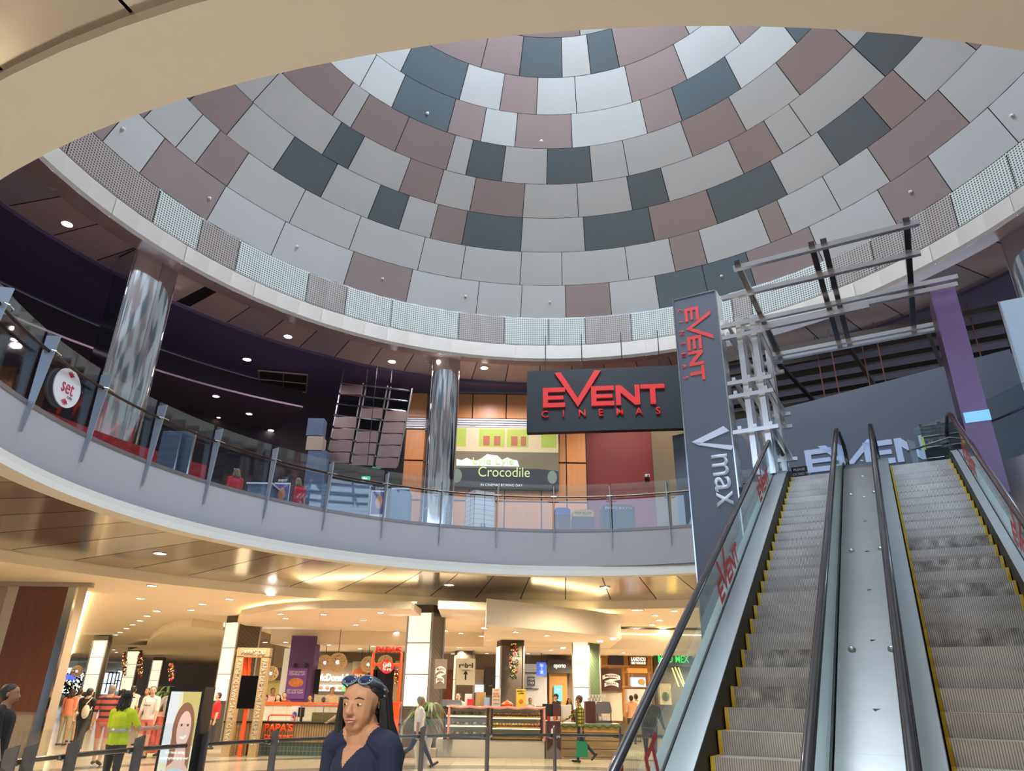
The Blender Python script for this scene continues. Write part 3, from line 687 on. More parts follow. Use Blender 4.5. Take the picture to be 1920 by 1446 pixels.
xs = [-3.85, -2.55, -1.45, -.2, 1.1, 2.0, 2.72]
for i in range(len(xs) - 1):
    for z0, z1 in ((ZF, 7.9), (7.93, 9.35), (9.38, 10.55), (11.02, 12.0)):
        b = MB(); b.bb(xs[i] + .02, xs[i + 1] - .02, YW + .02, YW + .088, z0 + .015, z1 - .015); b.build('timber_panel', TIM, t_)
t_ = thing('white_wall_stripes', 'row of white horizontal strips running across the timber wall', 'wall trim', (-.6, YW, 10.55))
for j in range(5):
    b = MB(); b.bb(-3.85, 2.7, YW - .03, YW + .05, 10.58 + j * .09, 10.625 + j * .09); b.build('strip', mat('white_strip', (.75, .75, .78), .4, emit=(.8, .85, 1), es=.12), t_)
X0, X1, Z0, Z1 = rect(847, 801, 1048, 919, YW - .12)
t_ = thing('film_poster', 'large backlit film poster showing a foamy bathtub under windows', 'poster', ((X0 + X1) / 2, YW - .1, Z0))
PW, PH = X1 - X0, Z1 - Z0
def post(poly, m_, d): b = MB(); b.prism([(x * PW, y * PH) for x, y in poly], Vector((X0, YW - .12 - d, Z0)), Vector((1, 0, 0)), UP, Vector((0, .004, 0))); return b.build('print', m_, t_)
b = MB(); b.bb(X0, X1, YW - .11, YW + .015, Z0, Z1); b.build('backing', mat('poster_dark', (.03, .035, .03), .4, emit=(.1, .12, .1), es=.1), t_)
pe = lambda n, c, e=.35: mat(n, c, .5, emit=c, es=e)
post([(0, .58), (1, .58), (1, 1), (0, 1)], pe('poster_cream', (.55, .45, .28)), .004)
for a, c_ in ((.03, .14), (.26, .5), (.52, .72), (.84, .98)):
    post([(a, .68), (c_, .68), (c_, .98), (a, .98)], pe('poster_garden', (.30, .38, .06), .5), .008)
for a, c_ in ((.30, .36), (.40, .46), (.56, .62), (.65, .70)): post([(a, .7), (c_, .7), (c_, .86), (a, .86)], pe('poster_brick', (.35, .10, .05)), .011)
post([(0, .30), (1, .30), (1, .60), (0, .60)], pe('poster_tile', (.16, .14, .08), .25), .008)
rnd = random.Random(4)
foam = [(.06, .36)] + [(.06 + .56 * i / 12, .44 + .13 * rnd.random()) for i in range(13)] + [(.64, .36)]
post(foam, pe('poster_foam', (.62, .66, .66), .5), .014)
post([(.0, .02), (1, .02), (1, .30), (.8, .33), (.1, .33), (0, .30)], pe('poster_tub', (.035, .04, .05), .1), .012)
for cx_, rr_ in ((.07, .075), (.94, .07)):
    post([(cx_ + rr_ * cos(a_ * PI / 8) * .62, .20 + rr_ * 1.5 * sin(a_ * PI / 8)) for a_ in range(16)], pe('poster_bubble', (.16, .22, .18), .3), .016)
GRN = pe('poster_title_green', (.45, .58, .25), .5)
py = YW - .145
text('Lyle Lyle', (X0 + PW * .40, py, Z0 + PH * .43), (1, 0, 0), UP, w=PW * .38, h=PH * .14, d=.004, m=GRN, parent=t_)
text('Crocodile', (X0 + PW * .50, py, Z0 + PH * .27), (1, 0, 0), UP, w=PW * .47, h=PH * .16, d=.004, m=GRN, parent=t_)
text('IN CINEMAS BOXING DAY', (X0 + PW * .48, py, Z0 + PH * .06), (1, 0, 0), UP, w=PW * .38, d=.004, m=pe('poster_white', (.8, .8, .8), .5), parent=t_)

# ================================================================ foyer fittings left of the timber wall
t_ = thing('metal_tile_screen', 'screen of dull metal tiles on chrome rails hanging in the dark foyer', 'screen', vy(700, 868, 22.5))
TILE = mat('dull_mauve_tile', (0.17, 0.12, 0.118), .4, .3, noise=.15)
lay = ["100010", "000000", "000100", "110000", "111110", "111111", "111110", "111110", "011110"]
rows_y = [718, 738, 757, 778, 800, 822, 845, 866]
for r_ in range(7):
    for c_ in range(3):
        if r_ == 1 or (r_ == 0 and c_ > 0) or (r_ == 2 and c_ == 0): continue
        if r_ == 3 and c_ == 1: continue
        ya, yb = rows_y[r_] + 4 + c_ * 5, rows_y[r_ + 1] + c_ * 5 + 2
        xa = 641 + c_ * 46 - (ya - 718) * .19
        b = MB(); slab(b, xa, ya, xa + 38, yb, 22.5, .02); b.build('tile', TILE, t_)
for r_ in range(8):
    b = MB(); p0_, p1_ = vy(637 - (rows_y[r_] - 718) * .19, rows_y[r_], 22.56), vy(768 - (rows_y[r_] - 718) * .19, rows_y[r_] + 15, 22.56); b.tube([p0_, p1_], .035, 6); b.build('rail', CHROME, t_)
for c_ in range(6):
    x_ = 641 + (c_ // 2) * 46 + (c_ % 2) * 40
    b = MB(); b.tube([vy(x_, 716 + c_ * 2.5, 22.6), vy(x_ - 28, 862 + c_ * 2.5, 22.6)], .03, 6); b.build('upright', STEEL, t_)
for c_ in (0, 2, 5):
    b = MB(); q_ = vy(641 + (c_ // 2) * 46, 718, 22.62); b.tube([q_, Vector((q_.x, q_.y, 12.05))], .015, 6); b.build('hanger_rod', STEEL, t_)
t_ = thing('foyer_column', 'square blue column with a sand coloured band in the foyer', 'column', vy(592, 900, 21.5))
NAVY = mat('navy_column', (0.075, 0.10, 0.17), .4); SAND = mat('sand_band', (0.30, 0.24, 0.18), .5)
for y0, y1, m_ in ((784, 817, NAVY), (845, 925, NAVY)): b = MB(); slab(b, 578, y0, 604, y1, 21.5, .4); b.build('shaft', m_, t_)
b = MB(); slab(b, 576, 818, 603, 844, 21.48, .43); b.build('band', SAND, t_)
v = vz(530, 714, 12.05)
t_ = thing('ceiling_grille', 'square bronze air grille in the dark foyer ceiling', 'vent', v)
p = [vz(485, 695, 12.05), vz(577, 703, 12.05), vz(574, 736, 12.05), vz(487, 727, 12.05)]
for i in range(4): b = MB(); bar(b, p[i], p[(i + 1) % 4], .05); b.build('frame', mat('bronze_frame', (.45, .34, .28), .4), t_)
b = MB(); b.face([q_ + UP * .03 for q_ in p]); b.build('grille', mat('brown_grille', (.06, .045, .035), .6), t_)
b = MB(); bar(b, (p[0] + p[1]) / 2, (p[2] + p[3]) / 2, .03); bar(b, (p[0] + p[3]) / 2, (p[2] + p[1]) / 2, .03); b.build('mullion', mat('bronze_frame', (.45, .34, .28), .4), t_)
REDC = mat('red_counter', (0.28, 0.012, 0.014), .35)
b = MB(); sector(b, -84, -52, [(10.6, ZF), (10.6, 6.75), (10.9, 6.75), (10.9, ZF)], 3)
o = b.build('counter', REDC, None, loc=None); tag(o, 'curved glossy red cafe counter behind the left balcony glass', 'counter')
t_ = thing('partition_screen', 'pair of dark blue folding partition panels before the red counter', 'screen', vy(335, 870, 14.2))
for xa, xb, dy in ((306, 325, 0), (329, 351, .15)):
    b = MB(); X0_, X1_, Z0_, Z1_ = rect(xa, 808, xb, 880, 14.2 + dy); b.bb(X0_, X1_, 14.2 + dy, 14.25 + dy, ZF + .02, Z1_); b.build('panel', NAVY, t_)
    b = MB(); b.bb(X1_, X1_ + .03, 14.2 + dy, 14.25 + dy, ZF + .02, Z1_); b.build('edge', CHROME, t_)
BLK = stripes('blue_slatted_counter', (0.05, 0.10, 0.17), (0.10, 0.17, 0.26), (0, 0, 1), 9, .2, rough=.5, noise=.1)
t_ = thing('ticket_counter', 'blue slatted ticket counter behind the balcony glass', 'counter', (-5.2, 20.6, ZF))
b = MB(); X0_, X1_, Z0_, Z1_ = rect(572, 906, 693, 960, 20.2); b.bb(X0_, X1_, 20.2, 20.9, ZF, Z1_); b.build('slatted_front', BLK, t_)
b = MB(); X0_, X1_, Z0_, Z1_ = rect(731, 918, 765, 955, 20.2); b.bb(X0_, X1_, 20.2, 20.9, ZF, Z1_); b.build('blue_end', mat('blue_panel', (0.07, .14, .23), .5), t_)
b = MB(); b.bb(X0_, X1_, 20.18, 20.9, Z1_, Z1_ + .05); b.build('top', WHT, t_)
t_ = thing('desk', 'pale blue topped desk beside the two people in red', 'desk', vy(487, 930, 17.6))
b = MB(); X0_, X1_, Z0_, Z1_ = rect(466, 905, 503, 945, 18.0); b.bb(X0_, X1_, 18.0, 18.6, ZF, Z1_ - .04); b.build('body', mat('blue_panel', (0.07, .14, .23), .5), t_)
b = MB(); b.bb(X0_ - .04, X1_ + .04, 17.96, 18.64, Z1_ - .04, Z1_); b.build('top', WHT, t_)
for i, (xa, ya, xb, yb, Y, lab) in enumerate(((514, 897, 547, 940, 18.6, 'framed film poster stand next to the person in red'), (696, 912, 729, 966, 19.6, 'framed film poster stand beside the blue slatted counter'))):
    X0_, X1_, Z0_, Z1_ = rect(xa, ya, xb, yb, Y)
    t_ = thing('poster_stand', lab, 'poster stand', ((X0_ + X1_) / 2, Y, ZF))
    b = MB(); b.bb(X0_, X1_, Y, Y + .08, ZF, Z1_); b.build('frame', BKLINE, t_)
    b = MB(); b.bb(X0_ + .03, X1_ - .09, Y - .006, Y, ZF + .15, Z1_ - .12); b.build('paper', mat('poster_paper', (.6, .6, .62), .5), t_)
    b = MB(); hz = Z1_ - .15 - (ZF + .15); b.bb(X0_ + .05, X1_ - .11, Y - .012, Y - .006, Z1_ - .14 - hz * .62, Z1_ - .16); b.build('print', mat('poster_violet', (.08, .06, .22), .5, noise=.6, nscale=6), t_)
    b = MB(); b.ell(((X0_ + X1_) / 2 - .02, Y - .014, Z1_ - .45), (.10, .004, .2)); b.build('print', mat('poster_orange_glow', (.5, .22, .12), .5, noise=.4, nscale=9), t_, True)
    text('EVENT', ((X0_ + X1_) / 2 - .03, Y - .004, Z1_ - .06), (1, 0, 0), UP, h=.06, d=.003, m=WHT, parent=t_, bold=.02)
    for j in range(3): text(('NOW SHOWING', 'BOOK TICKETS', 'AT THE COUNTER')[j], ((X0_ + X1_) / 2 - .03, Y - .008, ZF + .15 + hz * .30 - j * .07), (1, 0, 0), UP, h=.03, d=.002, m=BKLINE, parent=t_) if i and False else None
t_ = thing('exit_sign', 'small green illuminated exit sign in the foyer', 'sign', vy(685, 898, 22))
X0_, X1_, Z0_, Z1_ = rect(678, 893, 693, 902, 22); b = MB(); b.bb(X0_, X1_, 22, 22.08, Z0_, Z1_); b.build('housing', glow('exit_green', (0.02, .45, .22), .9), t_)
b = MB(); b.prism([(-.09, 0), (0, .06), (0, .02), (.08, .02), (.08, -.02), (0, -.02), (0, -.06)], ((X0_ + X1_) / 2 - .03, 21.995, (Z0_ + Z1_) / 2), (1, 0, 0), UP, (0, -.004, 0)); b.build('arrow', glow('exit_white', (.8, 1, .9), 1), t_)
b = MB(); b.tube([((X0_ + X1_) / 2, 22.04, Z1_), ((X0_ + X1_) / 2, 22.04, 12.05)], .012, 6); b.build('hanger_rod', BKLINE, t_)
t_ = thing('cafe_disc_sign', 'round white cafe sign with red ornament fixed to the left balcony glass', 'sign', vy(127, 763, 11.2))
c_ = pol(-86.6, R1 - .0, 0); cc = None
for z in [6 + .01 * i for i in range(120)]:
    d_ = ray(127, 728); tq = (z - EYE.z) / d_.z; pq = EYE + d_ * tq; e_ = abs(math.hypot(pq.x - CX, pq.y - CY) - (R1 - .03))
    if cc is None or e_ < cc[0]: cc = (e_, pq)
c_ = cc[1]; rad = Vector((c_.x - CX, c_.y - CY, 0)).normalized(); tx = rad.cross(UP); t_.location = c_
b = MB(); b.prism([(.33 * cos(a * PI / 20), .33 * sin(a * PI / 20)) for a in range(40)], c_, tx, UP, rad * .02); b.build('disc', mat('white_disc', (.72, .72, .74), .5), t_)
CRI = mat('crimson_print', (.5, .02, .08), .5)
text('set', c_ - rad * .002 - tx * 0, tx, UP, w=.30, h=.19, d=.004, m=CRI, parent=t_)
text('cafe', c_ - rad * .002 + tx * .1 - UP * .13, tx, UP, w=.13, d=.004, m=mat('grey_print', (.2, .2, .22), .5), parent=t_)
for s in (1, -1):
    b = MB()
    for a_ in (-50, -25, 0, 25, 50):
        d_ = tx * sin(R(a_)) + UP * cos(R(a_)) * s; b.tube([c_ - rad * .006 + UP * s * .19, c_ - rad * .006 + UP * s * .19 + d_ * .06, c_ - rad * .006 + UP * s * .19 + d_ * .11], [.004, .012, .003], 5)
    b.build('ornament', CRI, t_)
# arcade corner in the foyer behind the centre of the railing
X0_, X1_, Z0_, Z1_ = rect(872, 918, 926, 990, 20.6)
t_ = thing('tiled_kiosk', 'white brick tiled kiosk with dark bottles inside the foyer', 'kiosk', ((X0_ + X1_) / 2, 20.8, ZF))
WT = gridmat('white_subway_tile', (.62, .62, .64), (.03, .03, .03), 3, 7, duty=.06, rough=.3)
b = MB(); xm = X0_ + .32 * (X1_ - X0_)
for (pa, pb) in (((X0_, 21.1), (xm, 20.6)), ((xm, 20.6), (X1_, 20.9)), ((X1_, 20.9), (X1_, 21.6)), ((X1_, 21.6), (X0_, 21.6)), ((X0_, 21.6), (X0_, 21.1))):
    L_ = math.hypot(pb[0] - pa[0], pb[1] - pa[1]); b.face([(pa[0], pa[1], ZF), (pb[0], pb[1], ZF), (pb[0], pb[1], Z1_), (pa[0], pa[1], Z1_)], 0, [(0, 0), (L_, 0), (L_, Z1_ - ZF), (0, Z1_ - ZF)])
b.face([(X0_, 21.1, Z1_), (xm, 20.6, Z1_), (X1_, 20.9, Z1_), (X1_, 21.6, Z1_), (X0_, 21.6, Z1_)], 0, [(0, 0)] * 5)
b.build('tiled_wall', WT, t_)
for q_, s_ in (((872 + 926) / 2 + 4, 0), ((872 + 926) / 2 + 10, 1)):
    p_ = vy(q_, 975, 20.7); b = MB(); b.lathe((p_.x, 20.68, 6.0), [(.045, 0), (.045, .16), (.015, .2), (.015, .28)], 10); b.build('dark_bottle', BKLINE, t_, True)
DKM = mat('maroon_box', (.10, .015, .02), .4)
for lab, xa, xb, ya, txt, cm, tm in (('blue arcade machine with orange header in the foyer', 1040, 1070, 952, '', mat('arcade_blue', (.02, .05, .35), .4), None), ('arcade prize machine with yellow header in the foyer', 1074, 1114, 958, 'POP ALLEY', mat('arcade_yellow', (.65, .42, .03), .4), BKLINE), ('black photo booth with white lettering in the foyer', 1128, 1192, 946, 'PHOTO BOOTH', mat('booth_black', (.02, .02, .022), .45), mat('sign_white', (.8, .8, .8), .5))):
    X0_, X1_, Z0_, Z1_ = rect(xa, ya, xb, 990, 21.4); Z1_ = max(Z1_, 6.9)
    t_ = thing('photo_booth' if 'booth' in lab else 'arcade_machine', lab, 'booth' if 'booth' in lab else 'arcade machine', ((X0_ + X1_) / 2, 21.7, ZF))
    b = MB(); b.bb(X0_, X1_, 21.4, 22.1, ZF, Z1_ - .22); b.build('cabinet', mat('booth_black', (.02, .02, .022), .45) if 'booth' in lab else DKM, t_)
    b = MB(); b.prism([(0, 0), (1, 0), (1, .16), (.85, .22), (.15, .22), (0, .16)], (X0_, 21.38, Z1_ - .22), (X1_ - X0_, 0, 0), UP, (0, .6, 0)); b.build('header', cm, t_)
    if txt: text(txt, ((X0_ + X1_) / 2, 21.37, Z1_ - .11), (1, 0, 0), UP, w=(X1_ - X0_) * .8, d=.004, m=tm, parent=t_)
t_ = thing('wall_camera', 'small white camera box on the red wall', 'camera', vy(1213, 893, 24.9))
p_ = vy(1213, 893, 24.9); b = MB(); b.box(p_, (.16, .2, .1)); b.build('housing', RIM, t_)
b = MB(); b.cyl(p_ + Vector((.02, -.12, -.02)), .03, .03, 10); b.build('lens', BKLINE, t_)

# ================================================================ ceiling lights
def downlight(kind, p, r, label, group, m_):
    t2 = thing('ceiling_light', label, 'ceiling light', p, group)
    b = MB(); b.lathe(p, [(r, -.012), (r * 1.22, -.012), (r * 1.25, 0), (r, .02)], 16); b.build('rim', RIM, t2)
    b = MB(); b.lathe(p, [(.001, -.006), (r, -.006)], 16); b.build('lens', m_, t2)
    return t2
protos = {}
def lights(pix, z, r, label, group, m_):
    proto = None
    for x, y in pix:
        p = vz(x, y, z)
        if proto is None: proto = downlight('', p, r, label, group, m_); base = p.copy()
        else:
            c2 = copy_tree(proto); c2.location = p
lights([(126,420),(540,631),(735,678),(908,690)], ZU - .35, .125, 'round white downlight in the copper soffit under the dome', 'downlights in the copper soffit', DISC)
lights([(463,674),(327,706),(106,624)], ZU - .39, .13, 'round downlight in the dark plum foyer ceiling', 'downlights in the dark foyer ceiling', DISC)
lights([(405,743),(467,776),(508,807),(536,834),(553,859)], 10.29, .10, 'round white downlight in the curved plum bulkhead', 'white downlights in the plum bulkhead', DISC)
lights([(410,783),(365,790),(303,764),(463,806),(511,829),(469,835)], 10.29, .06, 'small warm downlight in the curved plum bulkhead', 'warm downlights in the plum bulkhead', DISCW)
lights([(300,1038),(842,1097),(1134,1102)], 4.55, .13, 'round white downlight in the polished metal soffit', 'downlights in the polished soffit', DISC)
z1 = [(855,145),(790,217),(882,288),(828,315),(788,342),(747,365),(710,385),(677,407),(650,422),(1140,249),(1075,281),(1290,220),(1522,197),(1255,362),(640,505),(655,520)]
z2 = [(127,97),(448,65),(77,296)]
z4 = [(361,344),(600,349),(468,381),(497,413),(447,443),(338,469),(522,468),(672,420)]
CP = [(x / 3, 1050 + y / 3) for x, y in z1] + [(400 + x / 4.18, 1100 + y / 4.18) for x, y in z2[2:]] + [(1100 + x / 3.652, 1050 + y / 3.652) for x, y in z4] + [(1192,1144)]
lights(CP, 4.29, .12, 'round downlight in the cream food court ceiling', 'downlights in the cream court ceiling', DISC)
z2 = [(530,214),(566,249),(865,218),(1311,203),(1176,261),(1117,300),(1436,357)]
lights([(400 + x / 4.18, 1100 + y / 4.18) for x, y in z2], 3.94, .10, 'round downlight in the low ceiling island above the dumpling kiosk', 'downlights over the dumpling kiosk', DISC)
z3 = [(706,327),(518,366),(680,388),(947,355),(1192,383),(18,357)]
lights([(740 + x / 4.174, 1100 + y / 4.174) for x, y in z3], 3.44, .085, 'round downlight in the low ceiling island above the bakery', 'downlights over the bakery', DISC)
z3 = [(507,477),(1710,412),(1608,432),(1223,497),(1318,484),(455,526),(412,537),(720,523),(690,538),(1043,522),(1790,518)]
lights([(740 + x / 4.174, 1100 + y / 4.174) for x, y in z3] + [(400 + x / 4.18, 1100 + y / 4.18) for x, y in [(405,438),(568,438),(905,457),(1250,467),(1150,487),(814,526),(1028,531),(368,523)]], 3.42, .10, 'small distant downlight in the ceiling before the shop fronts', 'distant downlights before the shops', DISC)

# ================================================================ food court: lit columns
DKHATCH = stripes('brown_hatched_tile', (0.085, 0.07, 0.055), (0.12, 0.10, 0.08), (1, .3, 1.2), 9, .5, rough=.45)
GRHATCH = stripes('green_hatched_tile', (0.06, 0.10, 0.05), (0.09, 0.14, 0.075), (1, .3, 1.2), 9, .5, rough=.45)
DKB = mat('dark_brown_stone', (0.09, 0.075, 0.06), .4, noise=.1)
TRIM = mat('brushed_trim', (.42, .40, .37), .35, .8)
def litcol(label, xA, xB, xC, yref, Yb, dA, dC, ztop, zl, dark=DKHATCH, seams=2):
    B_ = vy(xB, yref, Yb); A_ = vy(xA, yref, Yb + dA); C_ = vy(xC, yref, Yb + dC); D_ = A_ + C_ - B_
    for q in (A_, B_, C_, D_): q.z = 0
    t_ = thing('lit_column', label, 'column', (A_ + C_) / 2)
    b = MB(); b.hexa([A_, B_, C_, D_] + [q + UP * zl for q in (A_, B_, C_, D_)]); b.build('stone_base', DKB, t_)
    ctr = (A_ + C_) / 2
    b = MB(); b.hexa([ctr + (q - ctr) * .98 + UP * zl for q in (A_, B_, C_, D_)] + [ctr + (q - ctr) * .98 + UP * (ztop - .22) for q in (A_, B_, C_, D_)]); b.build('tiled_core', dark, t_)
    b = MB(); b.hexa([q + UP * (ztop - .22) for q in (A_, B_, C_, D_)] + [q + UP * (ztop + .015) for q in (A_, B_, C_, D_)]); b.build('dark_capital', mat('dark_brown_capital', (.05, .04, .03), .5), t_)
    out = (B_ - C_).normalized() * .03; hz = (ztop - .22 - zl) / (seams + 1); e_ = (B_ - A_)
    for k in range(seams + 1):
        b = MB(); b.frame(A_ + e_ * .06 + UP * (zl + hz * k + .015), e_ * .88, out, UP * (hz - .03)); b.build('light_panel', LITP, t_)
    for q in (A_, B_, C_):
        b = MB(); b.frame(q + out * .2 - Vector((.025, .025, 0)), (.05, 0, 0), (0, .05, 0), UP * (ztop - .22)); b.build('corner_trim', TRIM, t_)
    return t_, A_, B_, C_
litcol('lit column nearest the wooden pillar, with glowing panels', 176, 203, 211, 1197, 40, .3, .8, 4.25, 1.5)
litcol('lit column between two christmas garlands', 240, 263, 268, 1217, 51, .3, 1, 4.25, 1.6)
litcol('smallest and farthest lit column in the left court', 287, 306, 311, 1237, 62, .3, 1, 4.1, 1.6)
litcol('lit column with hatched brown side beside the wooden dumpling arch', 425, 450, 492, 1165, 28.3, .3, .6, 4.28, 1.32)
litcol('large lit column behind the potted palm', 766, 812, 835, 1150, 23.7, .25, .8, 4.28, 1.3)
litcol('lit column with green hatched side behind the coffee machine', 1073, 1103, 1123, 1190, 27, .2, .7, 3.7, 1.2, GRHATCH)
_, _, c7B, c7C = litcol('column with a dark front carrying a decorated garland', 932, 940, 983, 1200, 26.4, .8, 0, 3.48, 0.3, DKB)
_, _, c6B, c6C = litcol('column behind the hanging arrow sign board', 853, 857, 890, 1225, 33, .8, 0, 3.48, 0.3, DKB)
# big timber clad pillar at the far left
STONE = mat('beige_stone', (0.40, 0.34, 0.26), .4, noise=.08)
WAL = mat('reddish_walnut_panel', (0.17, 0.06, 0.022), .4, noise=.3, nscale=2, stretch=(5, 5, .6))
t_ = thing('timber_pillar', 'thick pillar with a reddish timber panel and chrome edge at the far left', 'pillar', (-13, 20.6, 0))
def px(x, y, Y): return vy(x, y, Y).x
xL, xa, xb, xc, xd = px(-30, 1085, 20), px(42, 1085, 20), px(135, 1085, 20), px(150, 1085, 20), px(168, 1085, 20)
b = MB(); b.bb(xL, xc - .01, 20.05, 20.5, 0, 4.62); b.build('stone_shaft', STONE, t_)
zb = vy(60, 1335, 20).z
b = MB(); b.bb(xa, xb, 19.97, 20.05, zb, vy(90, 1086, 20).z); b.build('timber_panel', WAL, t_)
b = MB(); b.bb(xb, xc, 19.95, 20.06, 0, 4.6); b.build('chrome_strip', CHROME, t_)
b = MB(); b.bb(xa - .3, xa, 19.98, 20.05, 0, 4.4); b.build('light_edge', mat('pale_stone_edge', (.55, .5, .42), .4), t_)
b = MB(); b.bb(xL, xd + .15, 19.9, 20.04, 4.18, 4.62); b.build('head_band', STONE, t_)
# ================================================================ dropped ceiling islands with cove lights
COVE = glow('warm_cove_strip', (1.0, .78, .45), 16)
def island(name, bottom, zb_, zt, backY, cove=True):
    P = [vz(x, y, zb_) for x, y in bottom]; n_ = len(P); b = MB()
    b.face([*P, Vector((P[-1].x + .5, backY, zb_)), Vector((P[0].x - .5, backY, zb_))])
    for p, q in zip(P, P[1:]): b.face([p, q, q + UP * (zt - zb_), p + UP * (zt - zb_)])
    b.face([*[p + UP * (zt - zb_) for p in P], Vector((P[-1].x + .5, backY, zt)), Vector((P[0].x - .5, backY, zt))])
    for p, s_ in ((P[0], -.5), (P[-1], .5)): b.face([p, Vector((p.x + s_, backY, zb_)), Vector((p.x + s_, backY, zt)), p + UP * (zt - zb_)])
    b.build(name, CEILC, kind='structure')
    return P
P = island('ceiling_island', [(445, 1168), (451, 1156), (475, 1151), (500, 1147), (550, 1143.5), (601, 1141), (680, 1140.5), (770, 1142)], 3.95, 4.16, 34)
c_ = MB(); c_.tube([p + Vector((.1, .5, .24)) for p in P], .02, 6); tag(c_.build('cove_light', COVE), 'warm cove light strip on the ceiling island above the dumpling kiosk', 'cove light')
P = island('ceiling_island', [(821, 1141), (911, 1144), (912, 1150)], 3.98, 4.2, 34)
P = island('ceiling_island', [(911, 1172), (960, 1176), (1004, 1180), (1040, 1183), (1075, 1186.5), (1120, 1191), (1165, 1198)], 3.45, 4.16, 34)
c_ = MB(); c_.tube([p + Vector((-.1, .45, .75)) for p in P[2:]], .02, 6); tag(c_.build('cove_light', COVE), 'warm cove light strip on the ceiling island above the bakery', 'cove light')
# lower ceiling before the shop fronts, and the left cove wall
b = MB(); b.bb(-9.5, 16, 30.2, 36, 3.43, 4.2); b.build('ceiling_shops', CEILC, kind='structure')
c_ = MB(); c_.tube([(-9.4, 30.05, 4.0), (15, 30.05, 4.0)], .02, 6); tag(c_.build('cove_light', glow('soft_cove_strip', (1.0, .8, .5), 5)), 'straight cove light strip above the edge of the shop front ceiling', 'cove light')
v0, v1 = vz(160, 1072, 4.3), vz(131, 1225, 4.3)
d_ = (v1 - v0).normalized()
v0 = v0 + d_ * 3.5
b = MB(); b.face([v0, v1, v1 - UP * .6, v0 - UP * .6]); b.face([v0 - UP * .6, v1 - UP * .6, v1 + Vector((-8, 0, -.6)), v0 + Vector((-8, 0, -.6))]); b.build('trim_6', CEILC, kind='structure')
c_ = MB(); c_.tube([v0 + d_ * 1 + Vector((.15, 0, -.06)), v1 + Vector((.15, 0, -.06))], .03, 6); tag(c_.build('cove_light', COVE), 'long cove light strip running away along the left edge of the court ceiling', 'cove light')
# curved cove further left
P = [vz(x, y, 4.0) for x, y in ((275, 1210), (285, 1198), (305, 1185), (330, 1177), (358, 1175), (395, 1179), (418, 1182))]
b = MB()
for p, q in zip(P, P[1:]): b.face([p, q, q + UP * .3, p + UP * .3]); 
b.face([*P, P[-1] + Vector((0, 14, 0)), P[0] + Vector((-4, 6, 0))]); b.build('trim_7', CEILC, kind='structure')
c_ = MB(); c_.tube([p + Vector((0, .5, .2)) for p in P], .04, 6); tag(c_.build('cove_light', COVE), 'small curved cove light strip above the left court columns', 'cove light')

# ================================================================ far walls
FAR = mat('brown_shop_wall', (.30, .24, .17), .6, noise=.2, nscale=.5)
b = MB(); b.bb(-13, 22, 36, 36.3, 0, 4.3); b.build('wall_shops', FAR, kind='structure')
b = MB(); b.bb(-90, -12, 84, 84.3, 0, 6); b.build('wall_far', mat('far_wall', (.42, .36, .27), .6, noise=.4, nscale=.3), kind='structure')
b = MB(); b.bb(-13.2, -13, 36, 84, 0, 4.3); b.build('wall_corridor', FAR, kind='structure')
b = MB(); b.bb(-90, -89.7, 18, 84, 0, 6); b.build('wall_farleft', FAR, kind='structure')
b = MB(); b.bb(14, 14.3, 8, 36, 0, 4.5); b.build('wall_courtside', FAR, kind='structure')
DAY = glow('daylit_pane', (.75, .88, 1.0), 1.6)
wi = 0
for x0, x1, y0, y1 in ((113, 130, 1252, 1300), (134, 150, 1262, 1300), (196, 203, 1262, 1302), (206, 216, 1263, 1300), (221, 232, 1258, 1296)):
    t_ = thing('glazed_door' if wi > 1 else 'shop_window', ('daylit shop window beyond the crowd at the far left', 'daylit shop window with blue screen glow at the far left', 'narrow daylit glass door left of centre in the far court', 'daylit glass door beside the garland column', 'dim daylit glass door next to the garland column')[wi], 'window', vy(x0, 1300, 83)); wi += 1
    X0, X1, Z0, Z1 = rect(x0, y0, x1, y1, 83.6)
    b = MB(); b.bb(X0, X1, 83.6, 83.7, Z0, Z1); b.build('pane', DAY, t_)
    b = MB()
    for (u0, u1, w0, w1) in ((X0 - .1, X0 + .05, Z0, Z1), (X1 - .05, X1 + .1, Z0, Z1), (X0 - .1, X1 + .1, Z1, Z1 + .15), (X0, X1, (Z0 + Z1) / 2 - .05, (Z0 + Z1) / 2 + .05)): b.bb(u0, u1, 83.5, 83.6, w0, w1)
    b.build('frame', TRIM, t_)

# ---------------------------------------------------------------- shop fronts
BOARDS = []
def board(name, label, cat, x0, y0, x1, y1, Y, m_, th=.08, lines=(), tm=None, emitpad=None, group=None):
    X0, X1, Z0, Z1 = rect(x0, y0, x1, y1, Y); t2 = thing(name, label, cat, ((X0 + X1) / 2, Y, Z0), group)
    if Y >= 34.4 and Y < 36:
        yb = 36.0
        for (u0, u1, w0, w1, yy) in BOARDS:
            if yy > Y + .01 and u0 < (X0 + X1) / 2 < u1 and w0 < (Z0 + Z1) / 2 < w1: yb = min(yb, yy)
        th = yb - Y - .003
        if Z1 > 3.42: Z1 = 3.42
        if Z0 < .6: Z0 = 0.0
    BOARDS.append((X0, X1, Z0, Z1, Y))
    b = MB(); b.bb(X0, X1, Y, Y + th, Z0, Z1); b.build('panel', m_, t2)
    for (txt, fy, w, h) in lines:
        text(txt, ((X0 + X1) / 2, Y - .002, Z0 + (Z1 - Z0) * fy), (1, 0, 0), UP, w=(X1 - X0) * w, h=(Z1 - Z0) * h if h else None, d=.012, m=tm, parent=t2, bold=.012)
    return t2, X0, X1, Z0, Z1
SG = mat('sign_white', (.8, .8, .8), .5)
WG = glow('white_glow_letters', (1.0, .95, .8), 1.6)
VIO = mat('violet_banner', (.085, .035, .15), .5)
